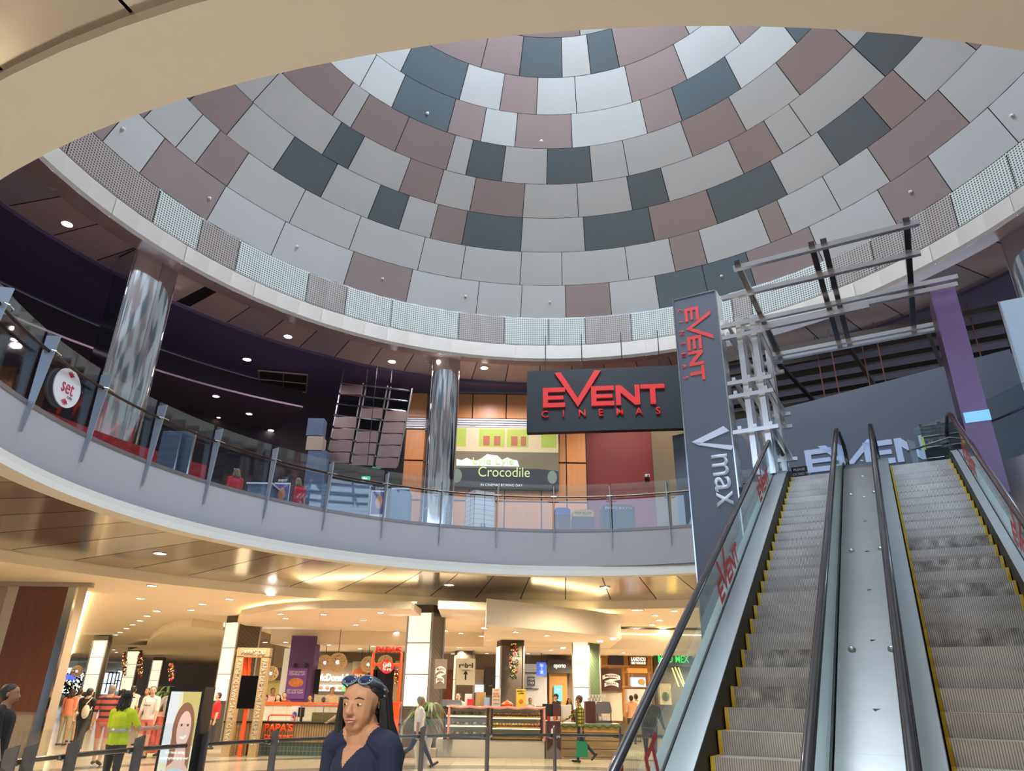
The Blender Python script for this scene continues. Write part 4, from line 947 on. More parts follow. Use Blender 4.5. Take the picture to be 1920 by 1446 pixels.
CRM = mat('cream_panel', (.50, .42, .30), .6); DGR = mat('charcoal_panel', (.05, .047, .045), .5); NVY = mat('navy_panel', (.02, .02, .06), .5)
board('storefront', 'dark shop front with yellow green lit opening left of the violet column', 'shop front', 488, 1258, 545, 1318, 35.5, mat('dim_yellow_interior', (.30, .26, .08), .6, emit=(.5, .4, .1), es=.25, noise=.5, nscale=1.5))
board('shop_fascia', 'black fascia above the yellow green lit shop opening', 'shop fascia', 488, 1252, 532, 1276, 35.3, DGR)
t_, X0, X1, Z0, Z1 = board('violet_column', 'violet painted square column behind the dumpling kiosk', 'column', 548, 1192, 577, 1330, 30, VIO, .8)
for i, fx in enumerate((.3, .75)):
    b = MB(); b.ell((X0 + (X1 - X0) * fx, 29.9, vy(560, 1247, 30).z), (.08, .08, .08)); o = b.build('spotlight', BKLINE, t_, True)
t_, X0, X1, Z0, Z1 = board('violet_poster', 'violet catering poster with orange platter on the violet column', 'poster', 540, 1253, 570, 1311, 29.96, mat('violet_poster_paper', (.15, .05, .26), .5, emit=(.15, .05, .26), es=.15), .03)
for txt, fy in (('GOT AN EVENT', .88), ('COMING UP?', .80), ('GET CHATTING', .28), ('TO OUR TEAM', .2)): text(txt, ((X0 + X1) / 2, 29.955, Z0 + (Z1 - Z0) * fy), (1, 0, 0), UP, w=(X1 - X0) * .8, d=.004, m=SG, parent=t_)
b = MB(); b.ell(((X0 + X1) / 2, 29.95, Z0 + (Z1 - Z0) * .53), ((X1 - X0) * .38, .01, (Z1 - Z0) * .15)); b.build('platter_print', mat('orange_print', (.6, .2, .06), .5, noise=.7, nscale=12), t_, True)
board('pale_column', 'slim pale lit column left of the violet column', 'column', 534, 1216, 545, 1312, 31, mat('pale_lit_panel', (.6, .55, .45), .5, emit=(1, .85, .6), es=.35), .4)
board('frame_panel', 'tall black framed glass panel beside the burger counter', 'panel', 585, 1255, 596, 1302, 30.5, BKLINE)
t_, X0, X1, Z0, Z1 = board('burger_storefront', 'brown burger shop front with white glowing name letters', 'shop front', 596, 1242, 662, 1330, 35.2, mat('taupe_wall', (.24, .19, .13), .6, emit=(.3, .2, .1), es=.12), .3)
text("McDonald's", vy(627, 1270.5, 35.15), (1, 0, 0), UP, w=1.52, h=.32, d=.04, m=WG, parent=t_, bold=.03)
t_, X0, X1, Z0, Z1 = board('menu_screen', 'long pale blue menu screen over the burger counter', 'menu screen', 596, 1284, 661, 1297, 35.0, glow('menu_blue', (.35, .62, .95), .9), .1)
for i in range(5):
    b = MB(); b.ell((X0 + (X1 - X0) * (.1 + .18 * i), 34.99, (Z0 + Z1) / 2), (.10, .02, .08)); b.build('food_print', mat('food_print', (.45, .18, .06), .5, noise=.5, nscale=20), t_, True)
b = MB(); b.prism([(0, 0), (.22, 0), (.28, .36), (.06, .36)], (X0 + 1.08, 34.99, Z0), (1, 0, 0), UP, (0, -.01, 0)); b.build('green_print', glow('green_print', (.1, .7, .2), .7), t_)
board('green_grey_pillar', 'grey green tiled pillar carrying the round noodle sign', 'pillar', 662, 1240, 688, 1330, 34, mat('grey_green_tile', (.16, .15, .10), .5), .6)
c_ = vy(675, 1267, 33.8)
t_ = thing('round_sign', 'round rust red hanging sign with a noodle pan word', 'sign', c_)
b = MB(); b.prism([(.34 * cos(a * PI / 14), .34 * sin(a * PI / 14)) for a in range(28)], c_, (1, 0, 0), UP, (0, .06, 0)); b.build('disc', mat('rust_red', (.25, .055, .02), .5), t_)
b = MB(); b.tube([c_ + Vector((0, .03, .34)), Vector((c_.x, c_.y + .03, 3.43))], .012, 5); b.build('hanger_rod', BKLINE, t_)
text('WOK', c_ - Vector((0, .004, 0)), (1, 0, 0), UP, w=.45, h=.15, d=.01, m=glow('peach_letters', (1, .6, .4), .6), parent=t_)
for i, (x0, x1) in enumerate(((690, 702), (706, 720), (725, 738))):
    board('navy_panel', ('navy shop panel left of the red tube frame', 'navy shop panel behind the round red kiosk sign', 'navy shop panel beside the palm')[i], 'shop panel', x0, 1256, x1, 1330, 35.4, NVY if i != 1 else mat('indigo_panel', (.03, .03, .10), .5))
board('beige_pier', 'slim beige pier between the navy panels and the garland', 'pier', 741, 1240, 746, 1330, 34.5, CRM)
board('brick_panel', 'red brown patterned wall panel left of the arrow sign', 'wall panel', 834, 1256, 853, 1330, 35.3, mat('rust_brick', (.22, .07, .035), .6, noise=.6, nscale=6))
t_, X0, X1, Z0, Z1 = board('arrow_sign', 'hanging cream board with black lettering and an upward arrow', 'sign', 857, 1235, 890, 1285, 32.0, mat('cream_board', (.62, .60, .48), .5, emit=(1, .9, .7), es=.12), .06)
text('rebel', ((X0 + X1) / 2, 31.995, Z0 + (Z1 - Z0) * .74), (1, 0, 0), UP, w=(X1 - X0) * .74, h=(Z1 - Z0) * .18, d=.01, m=BKLINE, parent=t_, bold=.03)
text('THIS WAY', ((X0 + X1) / 2, 31.995, Z0 + (Z1 - Z0) * .55), (1, 0, 0), UP, w=(X1 - X0) * .5, d=.01, m=BKLINE, parent=t_)
b = MB(); b.prism([(-.03, 0), (.03, 0), (.03, .22), (.11, .2), (0, .36), (-.11, .2), (-.03, .22)], ((X0 + X1) / 2, 31.99, Z0 + .2), (1, 0, 0), UP, (0, -.01, 0)); b.build('arrow', BKLINE, t_)
for s in (.12, .88): b = MB(); b.tube([(X0 + (X1 - X0) * s, 32.03, Z1), (X0 + (X1 - X0) * s, 32.03, 3.43)], .012, 6); b.build('hanger_rod', TRIM, t_)
board('cream_shop_panel', 'pale cream panel right of the arrow sign', 'shop panel', 891, 1256, 907, 1284, 35.2, CRM)
board('small_screen', 'small white menu screen under the cream panel', 'menu screen', 890, 1284, 906, 1299, 35.0, glow('white_screen', (.75, .85, .95), .8))
board('charcoal_menu_wall', 'tall charcoal menu wall left of the garland column', 'menu wall', 909, 1251, 931, 1305, 35.0, DGR, lines=(('sushi', .35, .3, None),), tm=CRM)
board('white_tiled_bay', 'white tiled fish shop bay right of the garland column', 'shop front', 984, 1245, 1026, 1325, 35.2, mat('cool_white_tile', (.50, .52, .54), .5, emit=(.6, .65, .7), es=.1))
for y0 in (1261, 1291): board('black_rail', 'thin black line across the white tiled bay', 'trim', 984, y0, 1010, y0 + 2, 35.1, BKLINE, .05, group='black lines on the white tiled bay')
board('shop_logo_panel', 'navy square fish shop logo on the white tiles', 'sign', 989, 1269, 1003, 1286, 35.0, mat('navy_logo', (.05, .07, .15), .5), .04, (('FISH', .72, .8, .3), ('CHIX', .3, .8, .3)), SG)
board('blue_blade_sign', 'bright blue hanging blade sign with white letters', 'sign', 1007, 1242, 1024, 1267, 33.8, glow('deep_blue_light', (.05, .14, .75), .7), .5, (('FISH', .75, .35, .25), ('&', .5, .1, .14), ('CHIX', .25, .35, .25)), glow('pale_blue_light', (.6, .8, 1), 1))
t_ = bpy.data.objects['blue_blade_sign']; b = MB(); b.tube([(t_.location.x, 34.0, rect(1007, 1242, 1024, 1267, 33.8)[3]), (t_.location.x, 34.0, 3.43)], .02, 5); b.build('hanger_rod', BKLINE, t_)
board('chicken_shop_fascia', 'charcoal chicken shop fascia with glowing white name', 'shop fascia', 1027, 1237, 1072, 1263, 34.8, DGR, .3, (('oporto', .5, .5, .38),), WG)
b = None
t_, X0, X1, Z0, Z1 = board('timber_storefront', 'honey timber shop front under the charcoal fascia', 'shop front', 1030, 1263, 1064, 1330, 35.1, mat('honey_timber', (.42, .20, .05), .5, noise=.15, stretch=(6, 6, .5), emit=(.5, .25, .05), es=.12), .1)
board('cyan_screen', 'tall cyan order screen in the timber shop front', 'screen', 1039, 1286, 1054, 1315, 34.9, glow('cyan_screen', (.08, .65, .85), 1.0), .06, (('NEW', .75, .5, .1), ('SCAN TO ORDER', .6, .8, .06)), SG)
# bakery wall board and noodle shop
board('stone_wing_wall', 'pale stone wing wall below the maroon bakery board', 'wall', 1126, 1253, 1168, 1352, 29.6, mat('pale_stone', (.42, .38, .30), .5, noise=.12), .3)
RIB = mat('ribbon_white', (.75, .72, .66), .5, emit=(1, .95, .9), es=.12)
def ribbon_board(name, label, x0, y0, x1, y1, Y, m_, th):
    t2, X0, X1, Z0, Z1 = board(name, label, 'sign', x0, y0, x1, y1, Y, m_, th); W_, H_ = X1 - X0, Z1 - Z0; cx_ = (X0 + X1) / 2
    def R_(poly, dd=.012): b = MB(); b.prism([(x * W_, y * H_) for x, y in poly], (cx_, Y - .002, Z0), (1, 0, 0), UP, (0, -dd, 0)); return b.build('ribbon', RIB, t2)
    up_ = [(-.42 + .84 * i / 10, .76 - .10 * ((i - 5) / 5) ** 2) for i in range(11)]; lo_ = [(x, y - .17) for x, y in up_]
    R_(up_ + lo_[::-1]); R_([(.30, .52), (.42, .50), (-.22, .36), (-.34, .42), (-.05, .52)])
    up_ = [(-.34 + .66 * i / 10, .42 - .09 * ((i - 5) / 5) ** 2) for i in range(11)]; lo_ = [(x, y - .17) for x, y in up_]
    R_(up_ + lo_[::-1])
    text('MUFFIN', (cx_, Y - .016, Z0 + H_ * .655), (1, 0, 0), UP, w=W_ * .62, h=H_ * .09, d=.008, m=mat('maroon_print', (.07, .02, .015), .5), parent=t2, bold=.01)
    text('BREAK', (cx_, Y - .016, Z0 + H_ * .315), (1, 0, 0), UP, w=W_ * .5, h=H_ * .09, d=.008, m=mat('maroon_print', (.07, .02, .015), .5), parent=t2, bold=.01)
    return t2
MAR = mat('dark_maroon_board', (.055, .015, .012), .5)
ribbon_board('bakery_sign', 'square maroon bakery sign with white ribbon logo on the stone wing wall', 1126, 1253, 1167, 1296, 29.45, MAR, .147)
ribbon_board('bakery_blade_sign', 'bakery blade sign on the large lit column behind the palm', 816, 1236, 836, 1292, 23.3, mat('taupe_sign', (.20, .16, .12), .5), .12)
HON = mat('warm_timber_lattice', (.45, .22, .07), .5, emit=(.6, .25, .05), es=.2, noise=.15)
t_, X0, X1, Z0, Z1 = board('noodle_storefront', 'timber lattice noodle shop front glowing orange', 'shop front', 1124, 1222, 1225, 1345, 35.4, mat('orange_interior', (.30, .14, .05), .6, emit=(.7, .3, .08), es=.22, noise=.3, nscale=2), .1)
for x in (1126, 1142, 1168, 1178, 1184, 1216, 1222): b = MB(); X_ = vy(x, 1280, 35.2).x; b.bb(X_, X_ + .09, 35.2, 35.35, Z0, 3.4); b.build('timber_post', HON, t_)
for y in (1226, 1234, 1251, 1262, 1290): b = MB(); Z_ = vy(1180, y, 35.2).z; Z_ = min(Z_, 3.33); b.bb(X0, X1, 35.15, 35.3, Z_, Z_ + .08); b.build('timber_beam', HON, t_)
board('noodle_sign', 'glowing cream lettered noodle shop sign in the timber lattice', 'sign', 1180, 1230, 1214, 1248, 34.8, mat('umber_board', (.16, .09, .04), .5), .08, (('LANZHOU', .66, .8, .4), ('BEEF NOODLES', .25, .8, .25)), WG)
board('dark_lantern_box', 'dark glazed box in the timber lattice above the maroon sign', 'display box', 1142, 1229, 1170, 1247, 34.8, NVY, .2)
board('bottle_shelf', 'glowing shelf of noodle shop ornaments', 'shelf', 1178, 1253, 1214, 1262, 34.9, glow('orange_shelf', (.9, .4, .1), .5), .1)
board('noodle_menu_screen', 'pale blue noodle menu screen', 'menu screen', 1184, 1270, 1211, 1288, 34.9, glow('menu_pale_blue', (.45, .62, .95), .9), .1)
b = MB(); p_ = vy(1203, 1279, 34.88); b.ell(p_, (.17, .02, .13)); tag(b.build('menu_picture', mat('noodle_print', (.6, .42, .12), .5), None, True), 'round noodle bowl picture on the pale blue menu screen', 'picture')
board('patterned_counter', 'pale patterned counter wall of the noodle shop', 'counter', 1176, 1292, 1222, 1320, 34.5, mat('pale_pattern', (.50, .52, .55), .5, noise=.3, nscale=8), .4)
GG = glow('green_neon', (.01, .75, .10), 1.8)
t_, X0, X1, Z0, Z1 = board('green_neon_strip', 'bright green neon strip above the grill shop', 'neon strip', 1222, 1209, 1285, 1220, 34.0, GG, .2)
t_, X0, X1, Z0, Z1 = board('green_neon_strip', 'short green neon piece right of the long strip', 'neon strip', 1297, 1205, 1303, 1217, 34.0, GG, .2)
board('grill_shop_fascia', 'dark grill shop fascia with green neon letters', 'shop fascia', 1226, 1222, 1300, 1250, 34.3, DGR, .2, (('MAD MEX', .5, .8, .5),), GG)
board('grill_shop_wall', 'olive grey wall of the grill shop behind the escalator glass', 'shop front', 1227, 1250, 1330, 1360, 35.0, mat('olive_grey_wall', (.20, .18, .12), .6), .1)
t_, X0, X1, Z0, Z1 = board('grill_poster', 'cream poster with a round green bowl behind the escalator glass', 'poster', 1236, 1282, 1260, 1322, 34.6, mat('cream_poster', (.55, .45, .28), .5, emit=(1, .7, .4), es=.2), .04)
b = MB(); b.prism([(.17 * cos(a * PI / 10), .19 * sin(a * PI / 10)) for a in range(20)], ((X0 + X1) / 2, 34.59, Z0 + (Z1 - Z0) * .38), (1, 0, 0), UP, (0, -.01, 0)); b.build('bowl_print', mat('green_print_flat', (.12, .17, .06), .5, noise=.5, nscale=15), t_)
text('MENU', ((X0 + X1) / 2, 34.59, Z0 + (Z1 - Z0) * .78), (1, 0, 0), UP, w=(X1 - X0) * .6, d=.01, m=DKB, parent=t_) if False else None
t_ = thing('fairy_lights', 'hanging curtain of warm fairy lights left of the escalator', 'fairy lights', vy(1275, 1268, 34))
b = MB(); rnd = random.Random(5)
for i in range(46):
    u = i / 46; b.ell(vy(1266 + 14 * u + 7 * sin(i * 2.1), 1252 + 36 * u, 33.9), (.03, .03, .03), 6, 4)
o = b.build('bulb', glow('warm_fairy', (1, .8, .2), 3), t_); o['kind'] = 'stuff'
# ---------------------------------------------------------------- woven pendant globes
WOV = mat('woven_cane', (.48, .33, .17), .6, emit=(1, .6, .25), es=.10)
def globe(x, y, rp, Y, label, zc=3.43):
    p = vy(x, y, Y); r = rp * (Y * .92) / 1333 * 1.0; t2 = thing('pendant_lamp', label, 'pendant lamp', p)
    bm = bmesh.new(); bmesh.ops.create_icosphere(bm, subdivisions=3, radius=r); rnd = random.Random(int(x))
    for v in bm.verts: v.co += Vector((rnd.uniform(-1, 1), rnd.uniform(-1, 1), rnd.uniform(-1, 1))) * r * .05
    es = [e for e in bm.edges if rnd.random() < .78]; m2 = MB()
    for e in es: m2.tube([p + e.verts[0].co, p + e.verts[1].co], r * .035, 4, cap=False)
    bm.free(); m2.build('woven_shade', WOV, t2)
    m2 = MB(); m2.ell(p, (r * .2,) * 3, 10, 8); m2.build('bulb', glow('bulb_white', (1, .85, .8), 9), t2)
    m2 = MB(); m2.tube([p + UP * r, Vector((p.x, p.y, max(zc, p.z + r)))], .012, 5); m2.build('cord', BKLINE, t2)
for x, y, r_, Y, l in ((508, 1263, 13, 32, 'woven globe lamp above the yellow green lit shop'), (576, 1265, 11, 33.5, 'woven globe lamp half hidden by the violet column'), (609, 1243, 14, 31, 'left woven globe lamp before the burger sign'), (633, 1242, 17, 29.5, 'largest woven globe lamp before the burger sign'), (690, 1246, 14, 30.5, 'woven globe lamp beside the round noodle sign'), (722, 1243, 14, 31.5, 'woven globe lamp behind the red tube frame'), (144, 1259, 10, 55, 'far woven globe lamp above the crowd at the left')):
    globe(x, y, r_, Y, l, 3.43 if 30.2 < Y < 40 else 4.29)
# ---------------------------------------------------------------- christmas garlands
PINE = mat('dark_pine', (.012, .03, .012), .7, noise=.4); BAU = [glow('gold_fairy', (1, .65, .25), 3), mat('red_bauble', (.4, .02, .03), .2, .4), mat('gold_bauble', (.6, .42, .1), .2, .8), mat('pink_bauble', (.5, .15, .25), .3)]
def garland(label, x, y0, y1, Y, wpx, star=True, n=260):
    p0_, p1_ = vy(x, y0, Y), vy(x, y1, Y); t2 = thing('garland', label, 'garland', p1_); rnd = random.Random(int(x + y0)); w_ = wpx * Y * .92 / 1333 / 2
    m2 = MB(); m3 = MB()
    for i in range(n):
        u = rnd.random(); ww = w_ * (.45 + .55 * sin(PI * min(1, u * 1.15))); a = rnd.uniform(0, 2 * PI); q = p0_.lerp(p1_, u) + Vector((rnd.uniform(-ww, ww), -.16 * rnd.random(), 0))
        d_ = Vector((rnd.uniform(-1, 1), rnd.uniform(-.7, 0), rnd.uniform(-1, .4))).normalized() * w_ * .55
        m2.tube([q, q + d_ * .5, q + d_], [.012, w_ * .09, .004], 4, cap=False)
    o = m2.build('pine_needles', PINE, t2); o['kind'] = 'stuff'
    for mi_ in range(4):
        m3 = MB()
        for i in range(26 if mi_ == 0 else 7):
            u = rnd.random(); ww = w_ * (.35 + .5 * sin(PI * u)); q = p0_.lerp(p1_, u) + Vector((rnd.uniform(-ww, ww), -.2, 0)); m3.ell(q, ((.012 if mi_ == 0 else .04) * max(1, Y / 26),) * 3, 6, 5)
        o = m3.build(('fairy_light', 'red_bauble', 'gold_bauble', 'pink_bauble')[mi_], BAU[mi_], t2, True); o['kind'] = 'stuff'
    if star:
        m3 = MB(); q = p0_.lerp(p1_, .45) + Vector((0, -.24, 0)); m3.prism([((.17 if i % 2 == 0 else .04) * cos(i * PI / 8), (.17 if i % 2 == 0 else .04) * sin(i * PI / 8)) for i in range(16)], q, (1, 0, 0), UP, (0, -.03, 0)); m3.build('star', mat('silver_star', (.7, .68, .6), .3, .5), t2)
garland('decorated christmas garland with silver star on the dark column front', 963, 1208, 1272, 26.35, 19)
garland('lit christmas garland left of the second lit column', 236, 1222, 1266, 50.5, 10, False, 120)
garland('lit christmas garland right of the second lit column', 266, 1222, 1270, 50.8, 12, False, 120)
garland('christmas garland on the farthest column', 323, 1245, 1278, 60, 12, False, 100)
garland('christmas garland seen through the red tube frame', 744, 1250, 1285, 33.9, 9, False, 100)
t_ = thing('christmas_tree', 'decorated christmas tree stand far off at the left beyond the crowd', 'tree', vy(128, 1305, 70))
m2 = MB(); rnd = random.Random(9)
for i in range(160):
    u = rnd.random(); q = vy(118 + 40 * rnd.random(), 1262 + 42 * u, 69 + rnd.random()); d_ = Vector((rnd.uniform(-1, 1), 0, rnd.uniform(-1, .3))) * .35; m2.tube([q, q + d_ * .5, q + d_], [.02, .09, .01], 4, cap=False)
o = m2.build('pine_needles', PINE, t_); o['kind'] = 'stuff'
m2 = MB()
for i in range(40): m2.ell(vy(116 + 44 * rnd.random(), 1260 + 44 * rnd.random(), 68.5), (.05,) * 3, 5, 4)
o = m2.build('fairy_light', BAU[0], t_); o['kind'] = 'stuff'
board('blue_screen', 'bright blue screen among the christmas lights far left', 'screen', 125, 1265, 140, 1275, 66, glow('blue_screen', (.08, .15, 1), 1.3), .1)

# ================================================================ glass railing on the ground floor
GX, GY, GRR = 2.62, 7.49, 7.22
def gp(az, r, z=0): a = R(az); return Vector((GX + r * sin(a), GY + r * cos(a), z))
def gaz(px_, py_): p = vz(px_, py_, 1.0); return math.degrees(math.atan2(p.x - GX, p.y - GY))
gr = thing('ground_railing', 'long curved glass railing with dark bladed posts across the ground floor', 'railing', gp(-20, GRR))
ga = [gaz(x, y) for x, y in ((-60, 1432), (30, 1428), (140, 1419), (270, 1407), (397, 1398), (533, 1391), (660, 1384), (784, 1380), (911, 1379), (1038, 1379), (1165, 1381), (1290, 1384), (1420, 1387))]
for a in ga:
    t = R(a); rad = Vector((sin(t), cos(t), 0)); tan = Vector((cos(t), -sin(t), 0))
    b = MB(); b.prism([(-.05, 0), (.07, 0), (.07, 1.12), (-.05, 1.16)], gp(a, GRR) - tan * .015, rad, UP, tan * .03); b.build('post', DKPOST, gr)
    b = MB(); b.tube([gp(a - .9, GRR + .06, .99), gp(a, GRR + .10, .97), gp(a + .9, GRR + .06, .99)], .022, 6); b.build('bracket', CHROME, gr)
for a0, a1 in zip(ga, ga[1:]):
    b = MB(); n_ = 3; P_ = [gp(a0 + .3 + (a1 - a0 - .6) * k / n_, GRR + .02) for k in range(n_ + 1)]
    for p, q in zip(P_, P_[1:]): b.hexa([p + UP * .06, q + UP * .06, q + UP * .06 + Vector((.004, .012, 0)), p + UP * .06 + Vector((.004, .012, 0)), p + UP * 1.27, q + UP * 1.27, q + UP * 1.27 + Vector((.004, .012, 0)), p + UP * 1.27 + Vector((.004, .012, 0))])
    b.build('glass_panel', glassmat('low_glass', (0.95, 0.975, 0.97), 0.025, spec=.5), gr)
b = MB(); b.tube([gp(ga[0] + (ga[-1] - ga[0]) * k / 60, GRR + .09, 1.0) for k in range(61)], .026, 8); b.build('handrail', mat('dark_steel_rail', (.14, .12, .11), .22, .8), gr, True)

# ================================================================ dumpling kiosk
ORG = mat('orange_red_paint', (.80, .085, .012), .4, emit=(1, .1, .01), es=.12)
WOODS = stripes('oak_slats', (.16, .09, .04), (.42, .28, .14), (1, 0, 0), 14, .3, rough=.5, noise=.3, nscale=5)
OAK = mat('light_oak', (.50, .36, .19), .5, noise=.12, stretch=(5, 5, .6)); TEAL = gridmat('teal_tile', (.10, .19, .18), (.40, .42, .38), 9, 9, duty=.09, rough=.3)
YK = 22.6
def W3(x, y, Y=YK): return vy(x, y, Y)
t_ = thing('dumpling_kiosk_counter', 'long oak slatted kiosk counter with teal tiled foot and dark top', 'counter', W3(540, 1420))
X0, X1 = W3(419, 1380).x, W3(748, 1380).x; zt = W3(500, 1353).z
b = MB(); b.bb(X0, X1, YK, YK + .12, .36, zt - .05); b.build('slatted_front', WOODS, t_)
b = MB(); b.bb(X0, X0 + .7, YK + .01, YK + .5, 0, .37); b.build('oak_foot', WOODS, t_)
b = MB(); b.face([(X0 + .7, YK + .2, 0), (X1, YK + .2, 0), (X1, YK + .2, .36), (X0 + .7, YK + .2, .36)], 0, [(0, 0), (X1 - X0 - .7, 0), (X1 - X0 - .7, .36), (0, .36)]); b.build('tiled_foot', TEAL, t_)
b = MB(); b.bb(X0 - .05, X1 + .02, YK - .04, YK + .75, zt - .05, zt); b.build('dark_top', BKLINE, t_)
b = MB(); b.bb(X0, X1, YK + .5, YK + .75, 0, zt - .05); b.build('rear_panel', mat('off_white_panel', (.5, .48, .44), .5), t_)
t_ = thing('kiosk_glass_case', 'glass topped food warmer case on the dumpling kiosk counter', 'display case', W3(600, 1350))
xa_, xb_ = W3(560, 1350).x, W3(690, 1350).x
b = MB(); b.bb(xa_, xb_, YK + .1, YK + .11, zt, zt + .45); b.build('glass_front', GLASS, t_)
b = MB(); b.bb(xa_, xb_, YK + .1, YK + .6, zt + .45, zt + .47); b.build('steel_top', STEEL, t_)
for f in (0, .33, .66, 1): b = MB(); b.bb(xa_ + (xb_ - xa_) * f - .01, xa_ + (xb_ - xa_) * f + .01, YK + .1, YK + .12, zt, zt + .46); b.build('post', STEEL, t_)
b = MB(); b.bb(xa_ + .3, xb_ - .5, YK + .25, YK + .5, zt, zt + .25); b.build('steamer_box', mat('brass_steamer', (.42, .32, .14), .35, .6), t_)
t_ = thing('kiosk_rear_bench', 'white tiled rear bench of the dumpling kiosk below the red beam', 'bench', W3(560, 1345, 25.2))
X2, X3 = W3(485, 1330, 25.2).x, W3(745, 1330, 25.2).x
WTL = gridmat('white_bench_tile', (.56, .54, .50), (.35, .33, .3), 2.2, 4, duty=.03, rough=.4)
zb_ = W3(560, 1323, 25.2).z
b = MB(); b.face([(X2, 25.2, 0), (X3, 25.2, 0), (X3, 25.2, zb_), (X2, 25.2, zb_)], 0, [(0, 0), (X3 - X2, 0), (X3 - X2, zb_), (0, zb_)]); b.build('tiled_face', WTL, t_)
b = MB(); b.bb(X2 - .1, X3 + .05, 25.15, 25.5, zb_, zb_ + .09); b.build('red_beam', ORG, t_)
b = MB(); b.bb(X2, X3, 25.22, 25.6, 0, zb_ - .01); b.build('carcass', mat('off_white_panel', (.5, .48, .44), .5), t_)
# small orange frame sign on the counter
t_ = thing('kiosk_letter_sign', 'orange letters standing before the oak slatted counter', 'sign', W3(520, 1400))
for s, y, h in (("PAPA'S", 1357, 15), ("DUMPLING", 1378, 9)):
    c_ = W3(523, y + h / 2, YK - .06); a_ = W3(497, y, YK - .06).x; text(s, c_, (1, 0, 0), UP, w=W3(550, y, YK - .06).x - a_, h=abs(W3(520, y, YK).z - W3(520, y + h, YK).z), d=.05, m=ORG, parent=t_, bold=.03)
b = MB(); a_, c_ = W3(502, 1354, YK + .02), W3(553, 1344, YK + .02); b.tube([Vector((a_.x, YK + .03, zt)), Vector((a_.x, YK + .03, zt + .12)), Vector((a_.x + .05, YK + .03, zt + .17)), Vector((c_.x - .05, YK + .03, zt + .17)), Vector((c_.x, YK + .03, zt + .12)), Vector((c_.x, YK + .03, zt))], .022, 8); b.build('tube_frame', ORG, t_)
for nm, lab, x0, y0, x1, y1, m_ in (('menu_card', 'small white card with a blue picture on the kiosk counter', 540, 1324, 554, 1342, mat('card_white', (.75, .75, .75), .5)), ('till_screen', 'black till screen on the kiosk counter', 553, 1327, 565, 1340, BKLINE)):
    b = MB(); X_0, X_1 = W3(x0, 1340).x, W3(x1, 1340).x; z1_ = W3(x0, y0).z
    t2 = thing(nm, lab, 'card' if nm[0] == 'm' else 'till', ((X_0 + X_1) / 2, YK + .3, zt))
    b.bb(X_0, X_1, YK + .3, YK + .33, zt + (.0 if nm[0] == 'm' else .12), z1_); b.build('panel', m_, t2)
    b = MB(); b.bb((X_0 + X_1) / 2 - .04, (X_0 + X_1) / 2 + .04, YK + .33, YK + .4, zt, z1_ - .1); b.build('stand', BKLINE, t2)
    if nm[0] == 'm': b = MB(); b.ell(((X_0 + X_1) / 2, YK + .295, zt + .17), (.07, .006, .09)); b.build('print', mat('blue_print', (.05, .12, .5), .5), t2, True)
# wooden arch with running letters
t_ = thing('lettered_arch', 'light oak arch frame with running white letters beside the dumpling kiosk', 'arch', W3(460, 1400, 22.2))
YA = 22.0
zA = W3(450, 1231, YA).z; xl, xr = W3(432, 1350, YA).x, W3(480, 1350, YA).x
for (x0_, x1_, z0_, z1_) in ((xl - .12, xl + .10, 0, zA), (xr - .10, xr + .12, 0, zA), (xl - .12, xr + .12, zA - .02, zA + .24)):
    b = MB(); b.bb(x0_, x1_, YA, YA + .22, z0_, z1_); b.build('oak_member', OAK, t_)
CREM = mat('cream_letters', (.72, .66, .55), .5)
text("PAPA'S DUMPLING PAPA'S DUMPLING", (xl - .01, YA - .002, zA * .5 + .1), UP, (-1, 0, 0), w=zA * .85, h=.14, d=.012, m=CREM, parent=t_, bold=.015)
text("PAPA'S DUMPLING PAPA'S DUMPLING", (xr + .01, YA - .002, zA * .5 + .1), -UP, (1, 0, 0), w=zA * .85, h=.14, d=.012, m=CREM, parent=t_, bold=.015)
text("PAPA'S DU", ((xl + xr) / 2, YA - .002, zA + .12), (1, 0, 0), UP, w=(xr - xl) * .95, h=.13, d=.012, m=CREM, parent=t_, bold=.015)
t_ = thing('hanging_menu_screen', 'black switched off menu screen inside the oak arch', 'screen', W3(455, 1330, YA))
z0_, z1_ = W3(455, 1329, YA).z, W3(455, 1267, YA).z
b = MB(); b.bb(xl + .11, xr - .11, YA + .04, YA + .10, z0_, z1_); b.build('screen_panel', mat('black_screen', (.006, .006, .008), .12), t_)
b = MB(); b.bb((xl + xr) / 2 - .05, (xl + xr) / 2 + .05, YA + .1, YA + .16, 0, z0_ + .4); b.build('stand_post', ORG, t_)
t_ = thing('giant_chopsticks', 'bundle of giant orange red chopsticks standing on top of the black menu screen', 'sculpture', W3(455, 1267, YA + .1))
for x0_, x1_ in ((443, 453), (449, 455), (455, 458), (468, 464)):
    b = MB(); b.tube([Vector((W3(x1_, 1267, YA).x, YA + .09, z1_)), Vector((W3(x0_, 1218, YA).x, YA + .09 + (x0_ % 3) * .03, W3(450, 1217, YA).z))], [.045, .06], 4); b.build('chopstick', ORG, t_)
